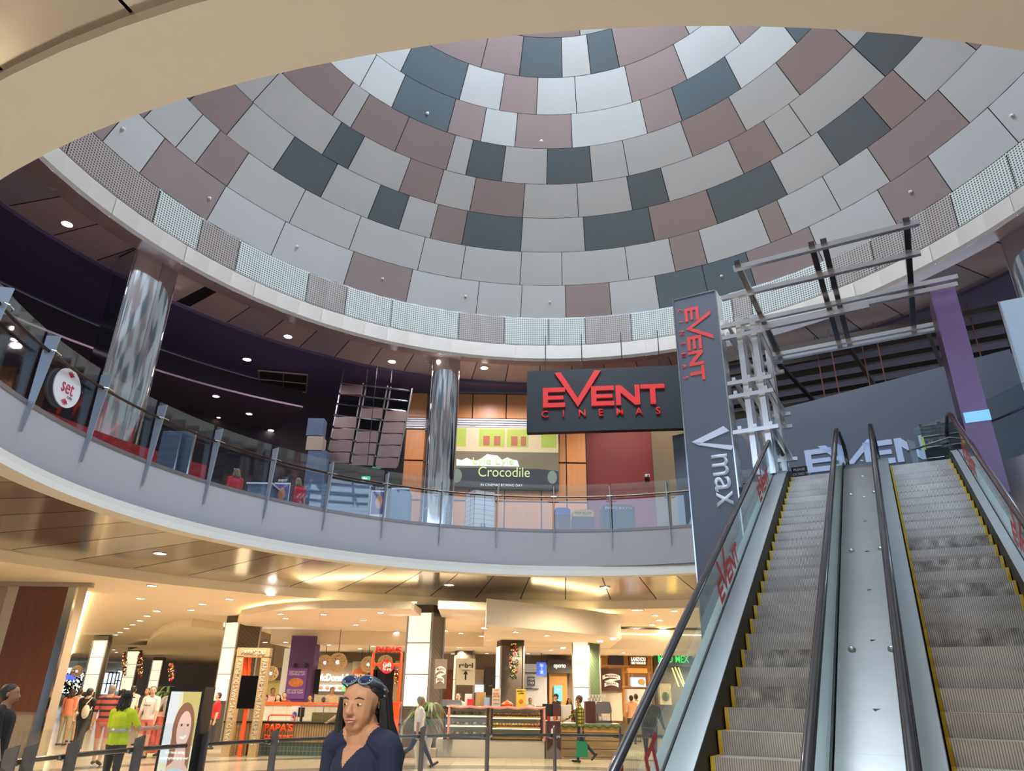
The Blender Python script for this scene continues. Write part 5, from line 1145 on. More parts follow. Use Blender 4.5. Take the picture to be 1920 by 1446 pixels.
# red tube frame at the right end of the kiosk
t_ = thing('red_tube_frame', 'tall orange red tube frame with hanging round emblem at the right end of the kiosk', 'frame', W3(722, 1420, 22.5))
xl, xr = W3(694, 1300, 22.5).x, W3(748, 1300, 22.5).x; zt_ = W3(720, 1219, 22.5).z
b = MB(); b.tube([(xl, 22.5, 0), (xl, 22.5, zt_ - .1), (xl + .1, 22.5, zt_), (xr - .1, 22.5, zt_), (xr, 22.5, zt_ - .1), (xr, 22.5, 0)], .04, 8); b.build('tube_arch', ORG, t_, True)
b = MB(); b.tube([(xl, 22.5, W3(700, 1246, 22.5).z), (xr, 22.5, W3(700, 1246, 22.5).z)], .035, 8); b.build('cross_tube', ORG, t_)
b = MB(); b.bb(xr - .17, xr + .04, 22.42, 22.6, 0, W3(745, 1320, 22.5).z); b.build('red_pier', ORG, t_)
b = MB(); b.bb(xr - .5, xr + .1, 22.4, 22.65, W3(745, 1320, 22.5).z, W3(745, 1316, 22.5).z); b.build('red_shelf', ORG, t_)
text("PAPA'S", ((xl + xr) / 2 + .04, 22.44, zt_ + .01), (1, 0, 0), UP, w=(xr - xl) * .9, h=.17, d=.04, m=mat('red_channel_letters', (.65, .03, .02), .4), parent=t_, bold=.04)
c_ = Vector(((xl + xr) / 2 + .02, 22.42, W3(700, 1250, 22.5).z))
b = MB(); b.prism([(.19 * cos(a * PI / 14), .19 * sin(a * PI / 14)) for a in range(28)], c_, (1, 0, 0), UP, (0, .05, 0)); b.build('round_emblem', mat('red_channel_letters', (.65, .03, .02), .4), t_)
def strokes(c0, sz, L, m_, par, w=.022):
    for (x0, y0, x1, y1) in L:
        b = MB(); a = c0 + Vector((x0 * sz, 0, y0 * sz)); e = c0 + Vector((x1 * sz, 0, y1 * sz)); d_ = (e - a).normalized(); p_ = Vector((-d_.z, 0, d_.x)) * w
        b.hexa([a - p_, e - p_, e + p_, a + p_] + [q + Vector((0, -.01, 0)) for q in (a - p_, e - p_, e + p_, a + p_)]); b.build('character_stroke', m_, par)
strokes(c_ + Vector((0, -.004, 0)), .13, [(-.9, .2, -.5, .9), (-.7, .6, -.1, .6), (-.1, .6, -.25, .3), (-.7, .3, -.7, -.8), (-.7, -.8, -.2, -.5), (-.2, .3, -.35, -.2), (.1, .55, .95, .55), (.5, .95, .5, .6), (.3, .4, .05, .1), (.7, .4, .95, .1), (.75, .15, .1, -.85), (.3, .15, .95, -.85)], SG, t_)

# ================================================================ bakery
MAB = mat('pale_marble', (.52, .48, .40), .3, noise=.14, nscale=1.2)
YM = 23.2
t_ = thing('bakery_plinth', 'pale marble plinth carrying the two glass bakery cases', 'plinth', W3(915, 1420, YM))
xl, xm, xr = W3(816, 1400, YM).x, W3(910, 1400, YM).x, W3(1021, 1400, YM).x; zp = W3(915, 1388, YM).z
b = MB(); b.bb(xl, xl + .5, YM + .2, YM + 1.1, 0, zp); b.build('left_return', MAB, t_)
b = MB(); b.bb(xl + .5, xm, YM, YM + 1.1, 0, zp); b.build('marble_block', MAB, t_)
b = MB(); b.bb(xm + .03, xr, YM + .05, YM + 1.1, 0, zp); b.build('marble_block', MAB, t_)
FRM = mat('dark_case_frame', (.035, .02, .015), .4); SHG = mat('shelf_face', (.50, .28, .10), .5); GAR = mat('pink_tinsel', (.65, .25, .24), .6, noise=.6, nscale=40)
def case(label, x0, x1, ytop, shelves, shm):
    X0, X1 = W3(x0, 1360, YM).x, W3(x1, 1360, YM).x; z1 = W3(x0, ytop, YM).z
    t2 = thing('bakery_case', label, 'display case', ((X0 + X1) / 2, YM + .3, zp))
    for x_, y_ in ((X0, YM + .03), (X1 - .04, YM + .03), (X0, YM + .8), (X1 - .04, YM + .8)): b = MB(); b.bb(x_, x_ + .04, y_, y_ + .04, zp, z1); b.build('upright', FRM, t2)
    for z_ in (z1 - .04, zp): b = MB(); b.bb(X0, X1, YM + .03, YM + .84, z_, z_ + .035); b.build('frame_plate', FRM, t2)
    b = MB(); b.bb(X0 + .04, X1 - .04, YM + .04, YM + .05, zp + .03, z1 - .04); b.build('glass_front', glassmat('low_glass', (0.95, 0.975, 0.97), 0.025, spec=.5), t2)
    b = MB(); b.bb(X0 + .04, X1 - .04, YM + .78, YM + .8, zp + .03, z1 - .04); b.build('back_panel', mat('warm_case_back', (.30, .25, .17), .5, emit=(1, .8, .5), es=.1), t2)
    zz = []
    for y_ in shelves:
        z_ = W3(x0, y_, YM).z; zz.append(z_); b = MB(); b.bb(X0 + .05, X1 - .05, YM + .12, YM + .72, z_ - .06, z_); b.build('shelf', shm, t2)
        b = MB(); b.bb(X0 + .06, X1 - .06, YM + .10, YM + .12, z_ + .22, z_ + .235); b.build('light_strip', glow('case_light', (1, .8, .45), 5), t2)
    return X0, X1, z1, zz
XA, XB, ZT1, SA = case('left glass bakery case with savoury pastries', 832, 915, 1325, (1340, 1359, 1378), mat('steel_shelf', (.4, .4, .3), .4))
XC, XD, ZT2, SB = case('right glass bakery case with rows of muffins', 920, 1017, 1325, (1343, 1363, 1383), SHG)
MUF = [mat('golden_muffin', (.72, .38, .10), .6, noise=.3, nscale=30), mat('pale_muffin', (.75, .52, .22), .6, noise=.3, nscale=30), mat('pink_muffin', (.72, .28, .16), .6, noise=.3, nscale=30), mat('brown_muffin', (.30, .13, .05), .6, noise=.3, nscale=30)]
CUP = mat('brown_paper_cup', (.25, .12, .05), .7)
def muffin(m_):
    b = MB(); b.lathe((0, 0, 0), [(.001, 0), (.028, 0), (.038, .045)], 10, 1); b.lathe((0, 0, 0), [(.038, .045), (.05, .06), (.046, .085), (.025, .102), (.001, .107)], 10, 0)
    o = b.build('muffin', [m_, CUP], None, True); return o
mp = {}
rnd = random.Random(11)
nmz = ('top', 'middle', 'bottom')
for si, z_ in enumerate(SB):
    for row in range(2):
        n_ = 15
        for k in range(n_):
            mi = 0 if rnd.random() < .5 else (1 if k < 9 else 0)
            if si == 1 and k > 10: mi = 2
            if si == 2 and k > 10: mi = 1
            key = (mi,)
            if key not in mp: o = mp[key] = muffin(MUF[mi])
            else: o = mp[key].copy(); COL.objects.link(o)
            o.location = (XC + .10 + (XD - XC - .2) * k / (n_ - 1), YM + .22 + row * .16, z_ + .001)
            tag(o, f'{("golden", "pale golden", "pinkish")[mi]} muffin on the {nmz[si]} shelf of the right bakery case', 'muffin', f'muffins on the {nmz[si]} shelf of the right case')
PAS = [mat('yellow_roll', (.62, .46, .12), .6, noise=.3, nscale=20), mat('baked_crust', (.62, .36, .12), .6, noise=.3, nscale=20)]
pp = {}
for si, z_ in enumerate(SA):
    for k in range(9):
        mi = (k + si) % 2
        if mi not in pp:
            b = MB(); b.ell((0, 0, .035), (.075, .05, .036), 12, 8); b.ell((.01, 0, .055), (.05, .035, .03), 10, 6); o = pp[mi] = b.build('pastry', PAS[mi], None, True)
        else: o = pp[mi].copy(); COL.objects.link(o)
        o.location = (XA + .14 + (XB - XA - .28) * k / 8, YM + .26 + .12 * (k % 2), z_ + .001); o.rotation_euler.z = k * .7
        tag(o, f'{("pale filled roll", "golden brown pastry")[mi]} on the {nmz[si]} shelf of the left bakery case', 'pastry', f'pastries on the {nmz[si]} shelf of the left case')
t_ = thing('tinsel_garland', 'pink tinsel garland framing the bakery cases', 'tinsel', (XA, YM, ZT1))
b = MB(); pts = [(XA + .14, YM - .01, zp + .02), (XA + .14, YM - .01, ZT1)] + [(XA + .2 + (XD - XA - .1) * k / 10, YM - .01, ZT1 + .01 - .03 * (k % 2)) for k in range(11)] + [(XD + .06, YM - .01, ZT1 - .02), (XD + .06, YM - .01, zp)]
b.tube(pts, .035, 6); o = b.build('tinsel', GAR, t_); 
def prop(name, label, cat, x0, y0, x1, y1, Y, m_, d=.06, z0=None, txt=(), tm=None):
    X0, X1, Z0, Z1 = rect(x0, y0, x1, y1, Y); Z0 = z0 if z0 is not None else Z0
    t2 = thing(name, label, cat, ((X0 + X1) / 2, Y, Z0)); b = MB(); b.bb(X0, X1, Y, Y + d, Z0, Z1); b.build('body', m_, t2)
    for s_, fy, w_, h_ in txt: text(s_, ((X0 + X1) / 2, Y - .001, Z0 + (Z1 - Z0) * fy), (1, 0, 0), UP, w=(X1 - X0) * w_, h=(Z1 - Z0) * h_, d=.004, m=tm, parent=t2, bold=.02)
    return t2, X0, X1, Z0, Z1
ORL = mat('burnt_orange_print', (.65, .16, .05), .5); MRN = mat('maroon_print', (.07, .02, .015), .5)
t2, a0_, a1_, b0_, b1_ = prop('offer_board', 'pale green offer board with orange numerals on the left bakery case', 'sign', 923, 1291, 938, 1321, YM + .3, mat('pale_green_card', (.50, .52, .42), .5), .04, ZT1 - .001, (('50%', .66, .8, .26), ('OFF', .9, .6, .12), ('SINCE 10', .4, .7, .08), ('LUNCH 12', .2, .7, .08)), ORL)
t2, a0_, a1_, b0_, b1_ = prop('offer_board', 'yellow coffee and muffin offer board on the right bakery case', 'sign', 968, 1292, 986, 1322, YM + .3, mat('yellow_card', (.72, .52, .05), .5), .04, ZT2 - .001, (('MUFFIN +', .88, .8, .1), ('COFFEE', .75, .6, .09)), MRN)
b = MB(); b.ell(((a0_ + a1_) / 2, YM + .295, b0_ + (b1_ - b0_) * .3), (.07, .006, .07)); b.build('print', ORL, t2, True)
t2 = thing('plastic_bag', 'crumpled orange bag lying on top of the bakery case', 'bag', ((XC + .1), YM + .4, ZT2))
b = MB(); p_ = W3(951, 1318, YM + .4); b.lathe((p_.x, YM + .4, ZT2), [(.01, 0), (.17, .01), (.19, .06), (.13, .12), (.05, .15), (.01, .19)], 9); b.build('bag_body', ORG, t2)
prop('toaster_oven', 'stainless bench appliance on the left end of the bakery counter', 'appliance', 829, 1312, 864, 1324, YM + .3, STEEL, .4, ZT1 - .001)
prop('cardboard_box', 'brown cardboard box on the bakery counter', 'box', 892, 1298, 910, 1314, YM + .5, mat('cardboard', (.42, .27, .12), .7), .25, ZT1 - .001)
prop('paper_card', 'white and red lettered card behind the bakery counter', 'card', 872, 1301, 885, 1312, YM + .7, mat('card_white', (.75, .75, .75), .5), .03, ZT1 - .001)
prop('red_tub', 'red cutlery tub on the left end of the bakery counter', 'tub', 876, 1311, 888, 1322, YM + .4, mat('red_plastic', (.6, .03, .03), .4), .1, ZT1 - .001)
prop('napkin_holder', 'blue and white napkin holder on the bakery counter', 'holder', 908, 1308, 918, 1322, YM + .4, mat('blue_white', (.3, .4, .65), .4), .1, ZT1 - .001)
t2, *_ = prop('glass_cookie_jar', 'glass cookie jar on the right end of the bakery case', 'jar', 991, 1309, 1000, 1322, YM + .4, GLASS, .12, ZT2 - .001)
# pier with pennant, log counter, coffee machine
t_, a0_, a1_, b0_, b1_ = prop('counter_pier', 'grey counter pier between bakery case and log counter', 'pier', 1023, 1352, 1052, 1424, YM, mat('warm_grey_pier', (.16, .14, .12), .5), .8, 0.0)
t_ = thing('pennant', 'maroon pennant with white emblem hanging on the grey pier', 'pennant', (a0_, YM - .02, b1_ - .9))
b = MB(); b.prism([(.04, 0), (a1_ - a0_ - .01, 0), (a1_ - a0_ - .01, -.78), ((a1_ - a0_) / 2, -.6), (.04, -.78)], (a0_, YM - .03, b1_), (1, 0, 0), UP, (0, .02, 0)); b.build('cloth', MAR, t_)
b = MB(); b.prism([(-.06, -.08), (.08, -.08), (.05, 0), (.08, .06), (.02, .14), (-.02, .06), (-.06, .04)], ((a0_ + a1_) / 2, YM - .032, b1_ - .25), (1, 0, 0), UP, (0, -.008, 0)); b.build('emblem', SG, t_)
text('* BAKERY *', ((a0_ + a1_) / 2 + .01, YM - .032, b1_ - .44), (1, 0, 0), UP, w=(a1_ - a0_) * .8, h=.05, d=.006, m=SG, parent=t_, bold=.02)
for i, x_ in enumerate((1026, 1032, 1038, 1046)):
    prop('takeaway_cup', f'{("red", "white", "orange", "pale")[i]} lidded tub on the grey counter pier', 'tub', x_, 1344, x_ + 5, 1352, YM + .2, (mat('red_plastic', (.6, .03, .03), .4), mat('card_white', (.75, .75, .75), .5), ORL, CRM)[i], .1, b1_)
LOGM = mat('log_cladding', (.38, .26, .14), .6, noise=.45, nscale=3, stretch=(.6, 3, 4), bump=.6)
t_ = thing('log_counter', 'coffee counter clad in rough split logs with green tinsel along the top', 'counter', W3(1110, 1418, 24))
xl, xr = W3(1053, 1390, 24).x, W3(1163, 1390, 24).x; zl = W3(1100, 1359, 24).z
for k in range(4):
    z0_, z1_ = zl * k / 4, zl * (k + 1) / 4
    cuts_ = [xl] + sorted(random.Random(k).uniform(xl + .3, xr - .3) for _ in range(2)) + [xr]
    for a0_, a1_ in zip(cuts_, cuts_[1:]): b = MB(); b.bb(a0_ + .008, a1_ - .008, 24, 24.35, z0_ + .008, z1_ - .008); b.build('log_block', LOGM if k < 3 else mat('honey_log_cap', (.55, .32, .10), .5, noise=.2, nscale=4, emit=(1, .5, .1), es=.05), t_)
b = MB(); b.bb(xl, xr, 24.1, 24.9, 0, zl - .02); b.build('carcass', DKB, t_)
b = MB(); b.bb(xl, xr, 23.98, 24.9, zl, zl + .03); b.build('counter_top', mat('grey_top', (.4, .38, .33), .4), t_)
t2 = thing('tinsel_garland', 'green tinsel garland along the log counter edge', 'tinsel', (xl, 23.95, zl))
b = MB(); b.tube([(xl + (xr - xl) * k / 14, 23.95, zl - .02 - .05 * (k % 2)) for k in range(15)], .03, 6); b.build('tinsel', mat('green_tinsel', (.03, .16, .04), .6, noise=.6, nscale=50), t2)
t_ = thing('coffee_machine', 'dark and steel coffee machine with stacked cups on top', 'coffee machine', W3(1130, 1355, 24.3))
xl, xm, xr = W3(1098, 1340, 24.3).x, W3(1117, 1340, 24.3).x, W3(1147, 1340, 24.3).x; z0_ = zl + .03; z1_ = W3(1120, 1318, 24.3).z
b = MB(); b.bb(xl, xm, 24.3, 24.8, z0_, z1_ + .04); b.build('dark_side', MRN, t_)
b = MB(); b.prism([(0, .28), (0, .46), (.06, .62), (xr - xm - .05, .62), (xr - xm, .45), (xr - xm, .28)], (xm, 24.3, z0_), (1, 0, 0), UP, (0, .5, 0)); b.build('steel_head', STEEL, t_)
b = MB(); b.bb(xm, xr, 24.3, 24.75, z0_, z0_ + .08); b.build('drip_tray', CHROME, t_)
for x_ in (xm + .03, xr - .04): b = MB(); b.bb(x_, x_ + .03, 24.32, 24.36, z0_ + .08, z0_ + .28); b.build('leg', CHROME, t_)
for k in range(3):
    b = MB(); b.lathe((xm + .14 + k * .12, 24.4, z0_ + .08), [(.03, 0), (.042, .12), (.038, .12)], 10); tag(b.build('paper_cup', SG, None, True), 'white paper cup on the drip tray of the coffee machine', 'cup', 'cups under the coffee machine')
for k in range(12):
    b = MB(); r_ = k // 6; b.lathe((xl + .12 + (k % 6) * .095 + r_ * .04, 24.45, z0_ + .625 + r_ * .1), [(.001, 0), (.026, 0), (.04, .095), (.036, .095)], 10); tag(b.build('glass_cup', mat('clear_plastic', (.7, .7, .65), .2), None, True), 'clear cup stacked on top of the coffee machine', 'cup', 'cups stacked on the coffee machine')
prop('dark_fridge', 'black back counter fridge between the bakery and the log counter', 'fridge', 1018, 1320, 1052, 1344, 25.6, BKLINE, .5, 0.0)
prop('white_grinder', 'white coffee grinder unit behind the log counter', 'appliance', 1052, 1322, 1072, 1348, 25.4, mat('card_white', (.75, .75, .75), .5), .4, 0.0)
prop('menu_rack', 'dark brown rack of small packets beside the white grinder', 'rack', 1038, 1322, 1052, 1345, 25.3, MRN, .2, 0.0)
# potted palm
LEAF = mat('palm_leaf_green', (.055, .13, .03), .45, noise=.3)
def palm(label, x, ybase, Y, hpot, htree, rpot, n, sc):
    p = vy(x, ybase, Y); p.z = 0; t2 = thing('potted_palm', label, 'potted plant', p); rnd = random.Random(int(x))
    b = MB(); b.lathe(p, [(.001, .01), (rpot * .55, 0), (rpot, hpot), (rpot * .9, hpot), (rpot * .88, hpot - .06), (.001, hpot - .06)], 20); b.build('planter', mat('white_planter', (.62, .60, .55), .4), t2, True)
    for k in range(3):
        b = MB(); q = p + Vector((rnd.uniform(-.05, .05), 0, hpot - .06)); top = p + Vector(((k - 1) * .12 * sc, rnd.uniform(-.1, .1), hpot + htree * (.55 + .2 * k))); b.tube([q, (q + top) / 2 + Vector((.02, 0, 0)), top], .018, 6); st = b.build('stem', mat('palm_stem', (.22, .17, .08), .6), t2)
        b = MB()
        for j in range(n):
            a = rnd.uniform(0, 2 * PI); L = rnd.uniform(.35, .62) * sc; d = Vector((cos(a), sin(a), 0)); s0 = d.cross(UP) * .03 * sc
            P_ = []
            for i in range(6):
                u = i / 5; c_ = top + d * L * u + UP * (L * (.55 * u - 1.15 * u * u)); w_ = sin(PI * min(.97, u * .9 + .1)); P_.append((c_ - s0 * w_, c_ + s0 * w_))
            for (a0_, a1_), (b0_, b1_) in zip(P_, P_[1:]): b.face([a0_, a1_, b1_, b0_])
        o = b.build('fronds', LEAF, st); o['kind'] = 'stuff'
palm('potted palm in a tall white planter before the large lit column', 790, 1430, 20.6, .62, .85, .26, 22, 1.15)
palm('small bushy potted plant behind the shopping trolley', 287, 1400, 30, .9, .9, .3, 18, 1.2)
prop('stone_bench_block', 'low stone block at the foot of the large lit column', 'block', 752, 1404, 816, 1424, 22.9, mat('beige_stone', (0.40, 0.34, 0.26), .4), .6, 0.0)

# ================================================================ advertising totem
t_ = thing('advertising_totem', 'black freestanding digital advertising screen leaning out of the crowd', 'totem', vz(335, 1446, .55))
pa = vy(296, 1446, 10.3); TY = 10.3
xa_, xb_ = vy(303, 1370, TY).x, vy(371, 1370, TY).x; zt_ = vy(350, 1288, TY).z; xc_ = vy(391, 1370, TY + .35).x
b = MB(); b.bb(xa_, xb_, TY, TY + .22, .12, zt_); b.build('housing', BKLINE, t_)
b = MB(); b.hexa([Vector((xb_, TY + .01, .12)), Vector((xb_ + .001, TY + .01, .12)), Vector((xc_, TY + .35, .12)), Vector((xb_ - .1, TY + .22, .12))] + [Vector((xb_, TY + .01, zt_)), Vector((xb_ + .001, TY + .01, zt_)), Vector((xc_, TY + .35, zt_)), Vector((xb_ - .1, TY + .22, zt_))]); b.build('side_fin', BKLINE, t_)
b = MB(); b.bb(xa_ - .05, xb_ + .1, TY - .08, TY + .4, 0, .12); b.build('base', BKLINE, t_)
sx0, sx1, sz0, sz1 = xa_ + .035, xb_ - .035, .35, zt_ - .06; SW, SH = sx1 - sx0, sz1 - sz0
def scr(poly, m_, d, nm='picture'):
    b = MB(); b.prism([(x * SW, y * SH) for x, y in poly], (sx0, TY - .003 - d, sz0), (1, 0, 0), UP, (0, .002, 0)); return b.build(nm, m_, t_)
def circ_(cx_, cy_, rx_, ry_, n=20): return [(cx_ + rx_ * cos(2 * PI * k / n), cy_ + ry_ * sin(2 * PI * k / n)) for k in range(n)]
scr([(0, 0), (1, 0), (1, 1), (0, 1)], glow('screen_cream', (.75, .72, .55), .75), 0, 'screen')
scr([(0, .35), (.28, .35), (.28, 1), (0, 1)], glow('screen_pale', (.72, .75, .78), .75), .002)
scr([(.55, .5), (1, .5), (1, 1), (.4, 1)], glow('screen_yellow', (.62, .52, .18), .7), .002)
scr([(.28, .30)] + [(.60 + .34 * cos(R(200 - 11 * k)), .66 + .24 * sin(R(200 - 11 * k))) for k in range(20)] + [(.97, .25), (.9, .2), (.3, .2)], glow('screen_hair', (.30, .14, .08), .7), .004)
scr(circ_(.63, .65, .22, .17), glow('screen_skin', (.78, .52, .42), .8), .006)
scr([(.48, .5), (.78, .5), (.86, .34), (1, .28), (1, .2), (.2, .2), (.3, .32), (.46, .36)], glow('screen_skin2', (.72, .50, .42), .75), .005)
scr([(.1, 0), (1, 0), (1, .24), (.75, .3), (.4, .3), (.15, .2)], glow('screen_blue', (.42, .62, .68), .8), .007)
for cx_ in (.54, .74): scr(circ_(cx_, .69, .035, .012), glow('screen_eye', (.15, .08, .06), .6), .008)
scr([(.52, .585), (.58, .565), (.66, .56), (.73, .575), (.76, .60), (.64, .585)], glow('screen_lips', (.95, .85, .82), .8), .008)
for i, s in enumerate(('our most caring', 'antiperspirant spray ever')): text(s, (sx0 + SW * .5, TY - .014, sz0 + SH * (.44 - i * .05)), (1, 0, 0), UP, w=SW * (.6 if i == 0 else .9), h=SH * .032, d=.002, m=glow('screen_white', (1, 1, 1), 1), parent=t_)
for x_, h_, m_ in ((.12, .22, 'screen_can_blue'), (.24, .18, 'screen_can_white')): scr([(x_, .05), (x_ + .08, .05), (x_ + .08, .05 + h_), (x_ + .04, .07 + h_), (x_, .05 + h_)], glow(m_, (.25, .4, .75) if 'blue' in m_ else (.8, .82, .85), .8), .009)

# ================================================================ people
def nrm(v): return Vector(v).normalized()
def capsule(p0, r0, p1, r1, segs=12, fx=1.0, fdir=None):
    """closed tapered limb; fx flattens it along fdir"""
    p0, p1 = Vector(p0), Vector(p1); t = (p1 - p0); L = t.length; t = t / L if L > 1e-6 else Vector((0, 0, 1))
    a = (Vector(fdir) - t * Vector(fdir).dot(t)).normalized() if fdir is not None else t.orthogonal().normalized(); b_ = t.cross(a)
    V = []; F = []; rings = [(-.98, 0), (-.7, 0), (-.25, 0), (.0, 0), (0, .33), (0, .66), (0, 1), (.3, 1), (.7, 1), (.98, 1)]
    for c_, u in rings:
        r = r0 + (r1 - r0) * u; rr = r * math.sqrt(max(.0004, 1 - c_ * c_)); ce = p0 + (p1 - p0) * u + t * c_ * r
        for j in range(segs):
            A = 2 * PI * j / segs; V.append(ce + a * cos(A) * rr * fx + b_ * sin(A) * rr)
    n = len(rings)
    for k in range(n - 1):
        for j in range(segs): F.append((k * segs + j, k * segs + (j + 1) % segs, (k + 1) * segs + (j + 1) % segs, (k + 1) * segs + j))
    F.append(tuple(range(segs))[::-1]); F.append(tuple((n - 1) * segs + j for j in range(segs)))
    return V, F
SKINS = {'tan': mat('skin_tan', (.40, .215, .125), .5, noise=.08, spec=.3), 'fair': mat('skin_fair', (.62, .38, .27), .5, noise=.08, spec=.3), 'brown': mat('skin_brown', (.30, .16, .09), .5, noise=.08, spec=.3)}
EYEW = mat('eye_white', (.75, .73, .7), .2); EYEB = mat('eye_dark', (.02, .012, .01), .15)
def cloth(name, c, c2=None, vec=(0, 0, 1), freq=9, duty=.5): return stripes(name, c, c2, vec, freq, duty, rough=.8, noise=.08) if c2 else mat(name, c, .85, noise=.12, nscale=14)
def plaid(name, c1, c2, f=11):
    if name in MATS: return MATS[name]
    M = stripes(name, c1, c2, (1, .25, 0), f, .62, rough=.85, noise=.08); nt = M.node_tree; b = nt.nodes['Principled BSDF']
    g = nt.nodes.new('ShaderNodeNewGeometry'); s = nt.nodes.new('ShaderNodeSeparateXYZ'); m1 = nt.nodes.new('ShaderNodeMath'); m1.operation = 'MULTIPLY'; m1.inputs[1].default_value = f; f1 = nt.nodes.new('ShaderNodeMath'); f1.operation = 'FRACT'; g1 = nt.nodes.new('ShaderNodeMath'); g1.operation = 'GREATER_THAN'; g1.inputs[1].default_value = .62
    nt.links.new(g.outputs['Position'], s.inputs[0]); nt.links.new(s.outputs[2], m1.inputs[0]); nt.links.new(m1.outputs[0], f1.inputs[0]); nt.links.new(f1.outputs[0], g1.inputs[0])
    old = b.inputs['Base Color'].links[0].from_socket; mx = nt.nodes.new('ShaderNodeMix'); mx.data_type = 'RGBA'; mx.inputs[7].default_value = (*c2, 1)
    nt.links.new(old, mx.inputs[6]); nt.links.new(g1.outputs[0], mx.inputs[0]); nt.links.new(mx.outputs[2], b.inputs['Base Color']); return M
def person(label, loc, yaw, H=1.7, skin='fair', top=None, bottom=None, shoes=None, sleeve=.55, shorts=False, build=1.0, female=False,
           hair=(.02, .015, .012), hairlen='short', arms=((.06, .0), (.06, .0)), walk=0.0, lean=0.0, headturn=0.0, headpitch=0.0, cap=None, vox=.011, legs=None, dress=False, neckline=None, mask=None, fore=None, hide_legs=False, hairmat=None, fw=1.0, nk=1.0, drop=0.0, hs=1.0, hb=1.0):
    """arms: per side (outward, forward) swing of the upper arm in radians; fore: per side elbow bend.  +y is the way the person faces"""
    k = H / 1.72; loc = Vector(loc); root = thing('person', label, 'person', loc); RZ = Matrix.Rotation(yaw, 4, 'Z')
    def P(x, y, z): return Vector((x * k, y * k, z * k))
    sw = (.175 if female else .195) * build; hw = .095 * build
    top = top or cloth('grey_cloth', (.3, .3, .3)); bottom = bottom or cloth('dark_jeans', (.03, .04, .07)); shoes = shoes or mat('dark_shoe', (.03, .025, .02), .5); sk = SKINS[skin]
    B = []          # (name, p0, r0, p1, r1, flat, fdir)
    ln = lambda z: lean * (z - .92) / .5
    hipz = .92; chz = 1.28; nz = 1.44
    def T(x, y, z): return P(x, y + ln(z), z)
    X_ = Vector((1, 0, 0)); Y_ = Vector((0, 1, 0))
    B += [('pelvis', T(-.05, 0, .93), .125 * build * k, T(.05, 0, .93), .125 * build * k, .9, Y_), ('torso', T(0, 0, .98), .125 * build * k, T(0, 0, 1.12), .128 * build * k, 1.18, X_), ('torso', T(0, .0, 1.12), .128 * build * k, T(0, 0, 1.30), .135 * build * k, 1.25, X_),
          ('torso', T(-sw * .72, 0, 1.385), .078 * k, T(sw * .72, 0, 1.385), .078 * k, 1, X_), ('torso', T(-.06, -.01, 1.30), .11 * k, T(.06, -.01, 1.30), .11 * k, 1, X_),
          ('neck', T(0, -.005, 1.40), .060 * k * nk, T(0, .012, 1.51), .054 * k * nk, 1, X_)]
    B += [('torso', T(s * .05, -.01, 1.435), .052 * k, T(s * sw * .88, 0, 1.392), .064 * k, 1, X_) for s in (-1, 1)]
    if female: B += [('torso', T(s * .07, .085, 1.25), .062 * k, T(s * .07, .06, 1.27), .06 * k, 1, X_) for s in (-1, 1)]
    if build > 1.15: B += [('torso', T(0, .06, 1.05), .13 * build * k, T(0, .05, 1.12), .13 * build * k, 1.1, X_)]
    hands = []
    for i, s in enumerate((-1, 1)):
        o_, f_ = arms[i]; sh = T(s * sw, 0, 1.385); ua = Vector((s * sin(o_), sin(f_) * cos(o_), -cos(f_) * cos(o_))).normalized(); el = sh + ua * .285 * k
        eb = (fore[i] if fore else .18); fa = Vector((ua.x, ua.y * cos(eb) - ua.z * sin(eb), ua.y * sin(eb) + ua.z * cos(eb))); 
        if isinstance(eb, tuple): fa = nrm(eb)
        wr = el + fa * .25 * k
        B += [('uarm%d' % i, sh, .060 * k * build ** .5, el, .047 * k * build ** .5, 1, X_), ('farm%d' % i, el, .045 * k, wr, .030 * k, 1, X_)]
        side = nrm(fa.cross(Vector((s, 0, 0)))) if abs(fa.x) < .9 else Vector((0, 0, 1)); pl = nrm(fa.cross(side))
        pm = wr + fa * .045 * k; pe = wr + fa * .085 * k
        B += [('hand', pm - side * .018 * k, .021 * k, pm + side * .018 * k, .021 * k, 1, X_), ('hand', pe - side * .026 * k, .015 * k, pe + side * .026 * k, .015 * k, 1, X_)]
        for j in range(4):
            L = (.062, .072, .068, .052)[j] * k; st = pe + side * (-.03 + .02 * j) * k; m_ = st + (fa * .9 + pl * -s * .25).normalized() * L * .55; e_ = m_ + (fa * .7 - pl * s * .7).normalized() * L * .5
            B += [('hand', st, .0092 * k, m_, .0085 * k, 1, X_), ('hand', m_, .0085 * k, e_, .0075 * k, 1, X_)]
        th = wr + fa * .025 * k - side * .025 * k; B += [('hand', th, .0115 * k, th + (fa * .6 - side * .8).normalized() * .05 * k, .009 * k, 1, X_)]
        hands.append((pe, fa, side))
    feet = []
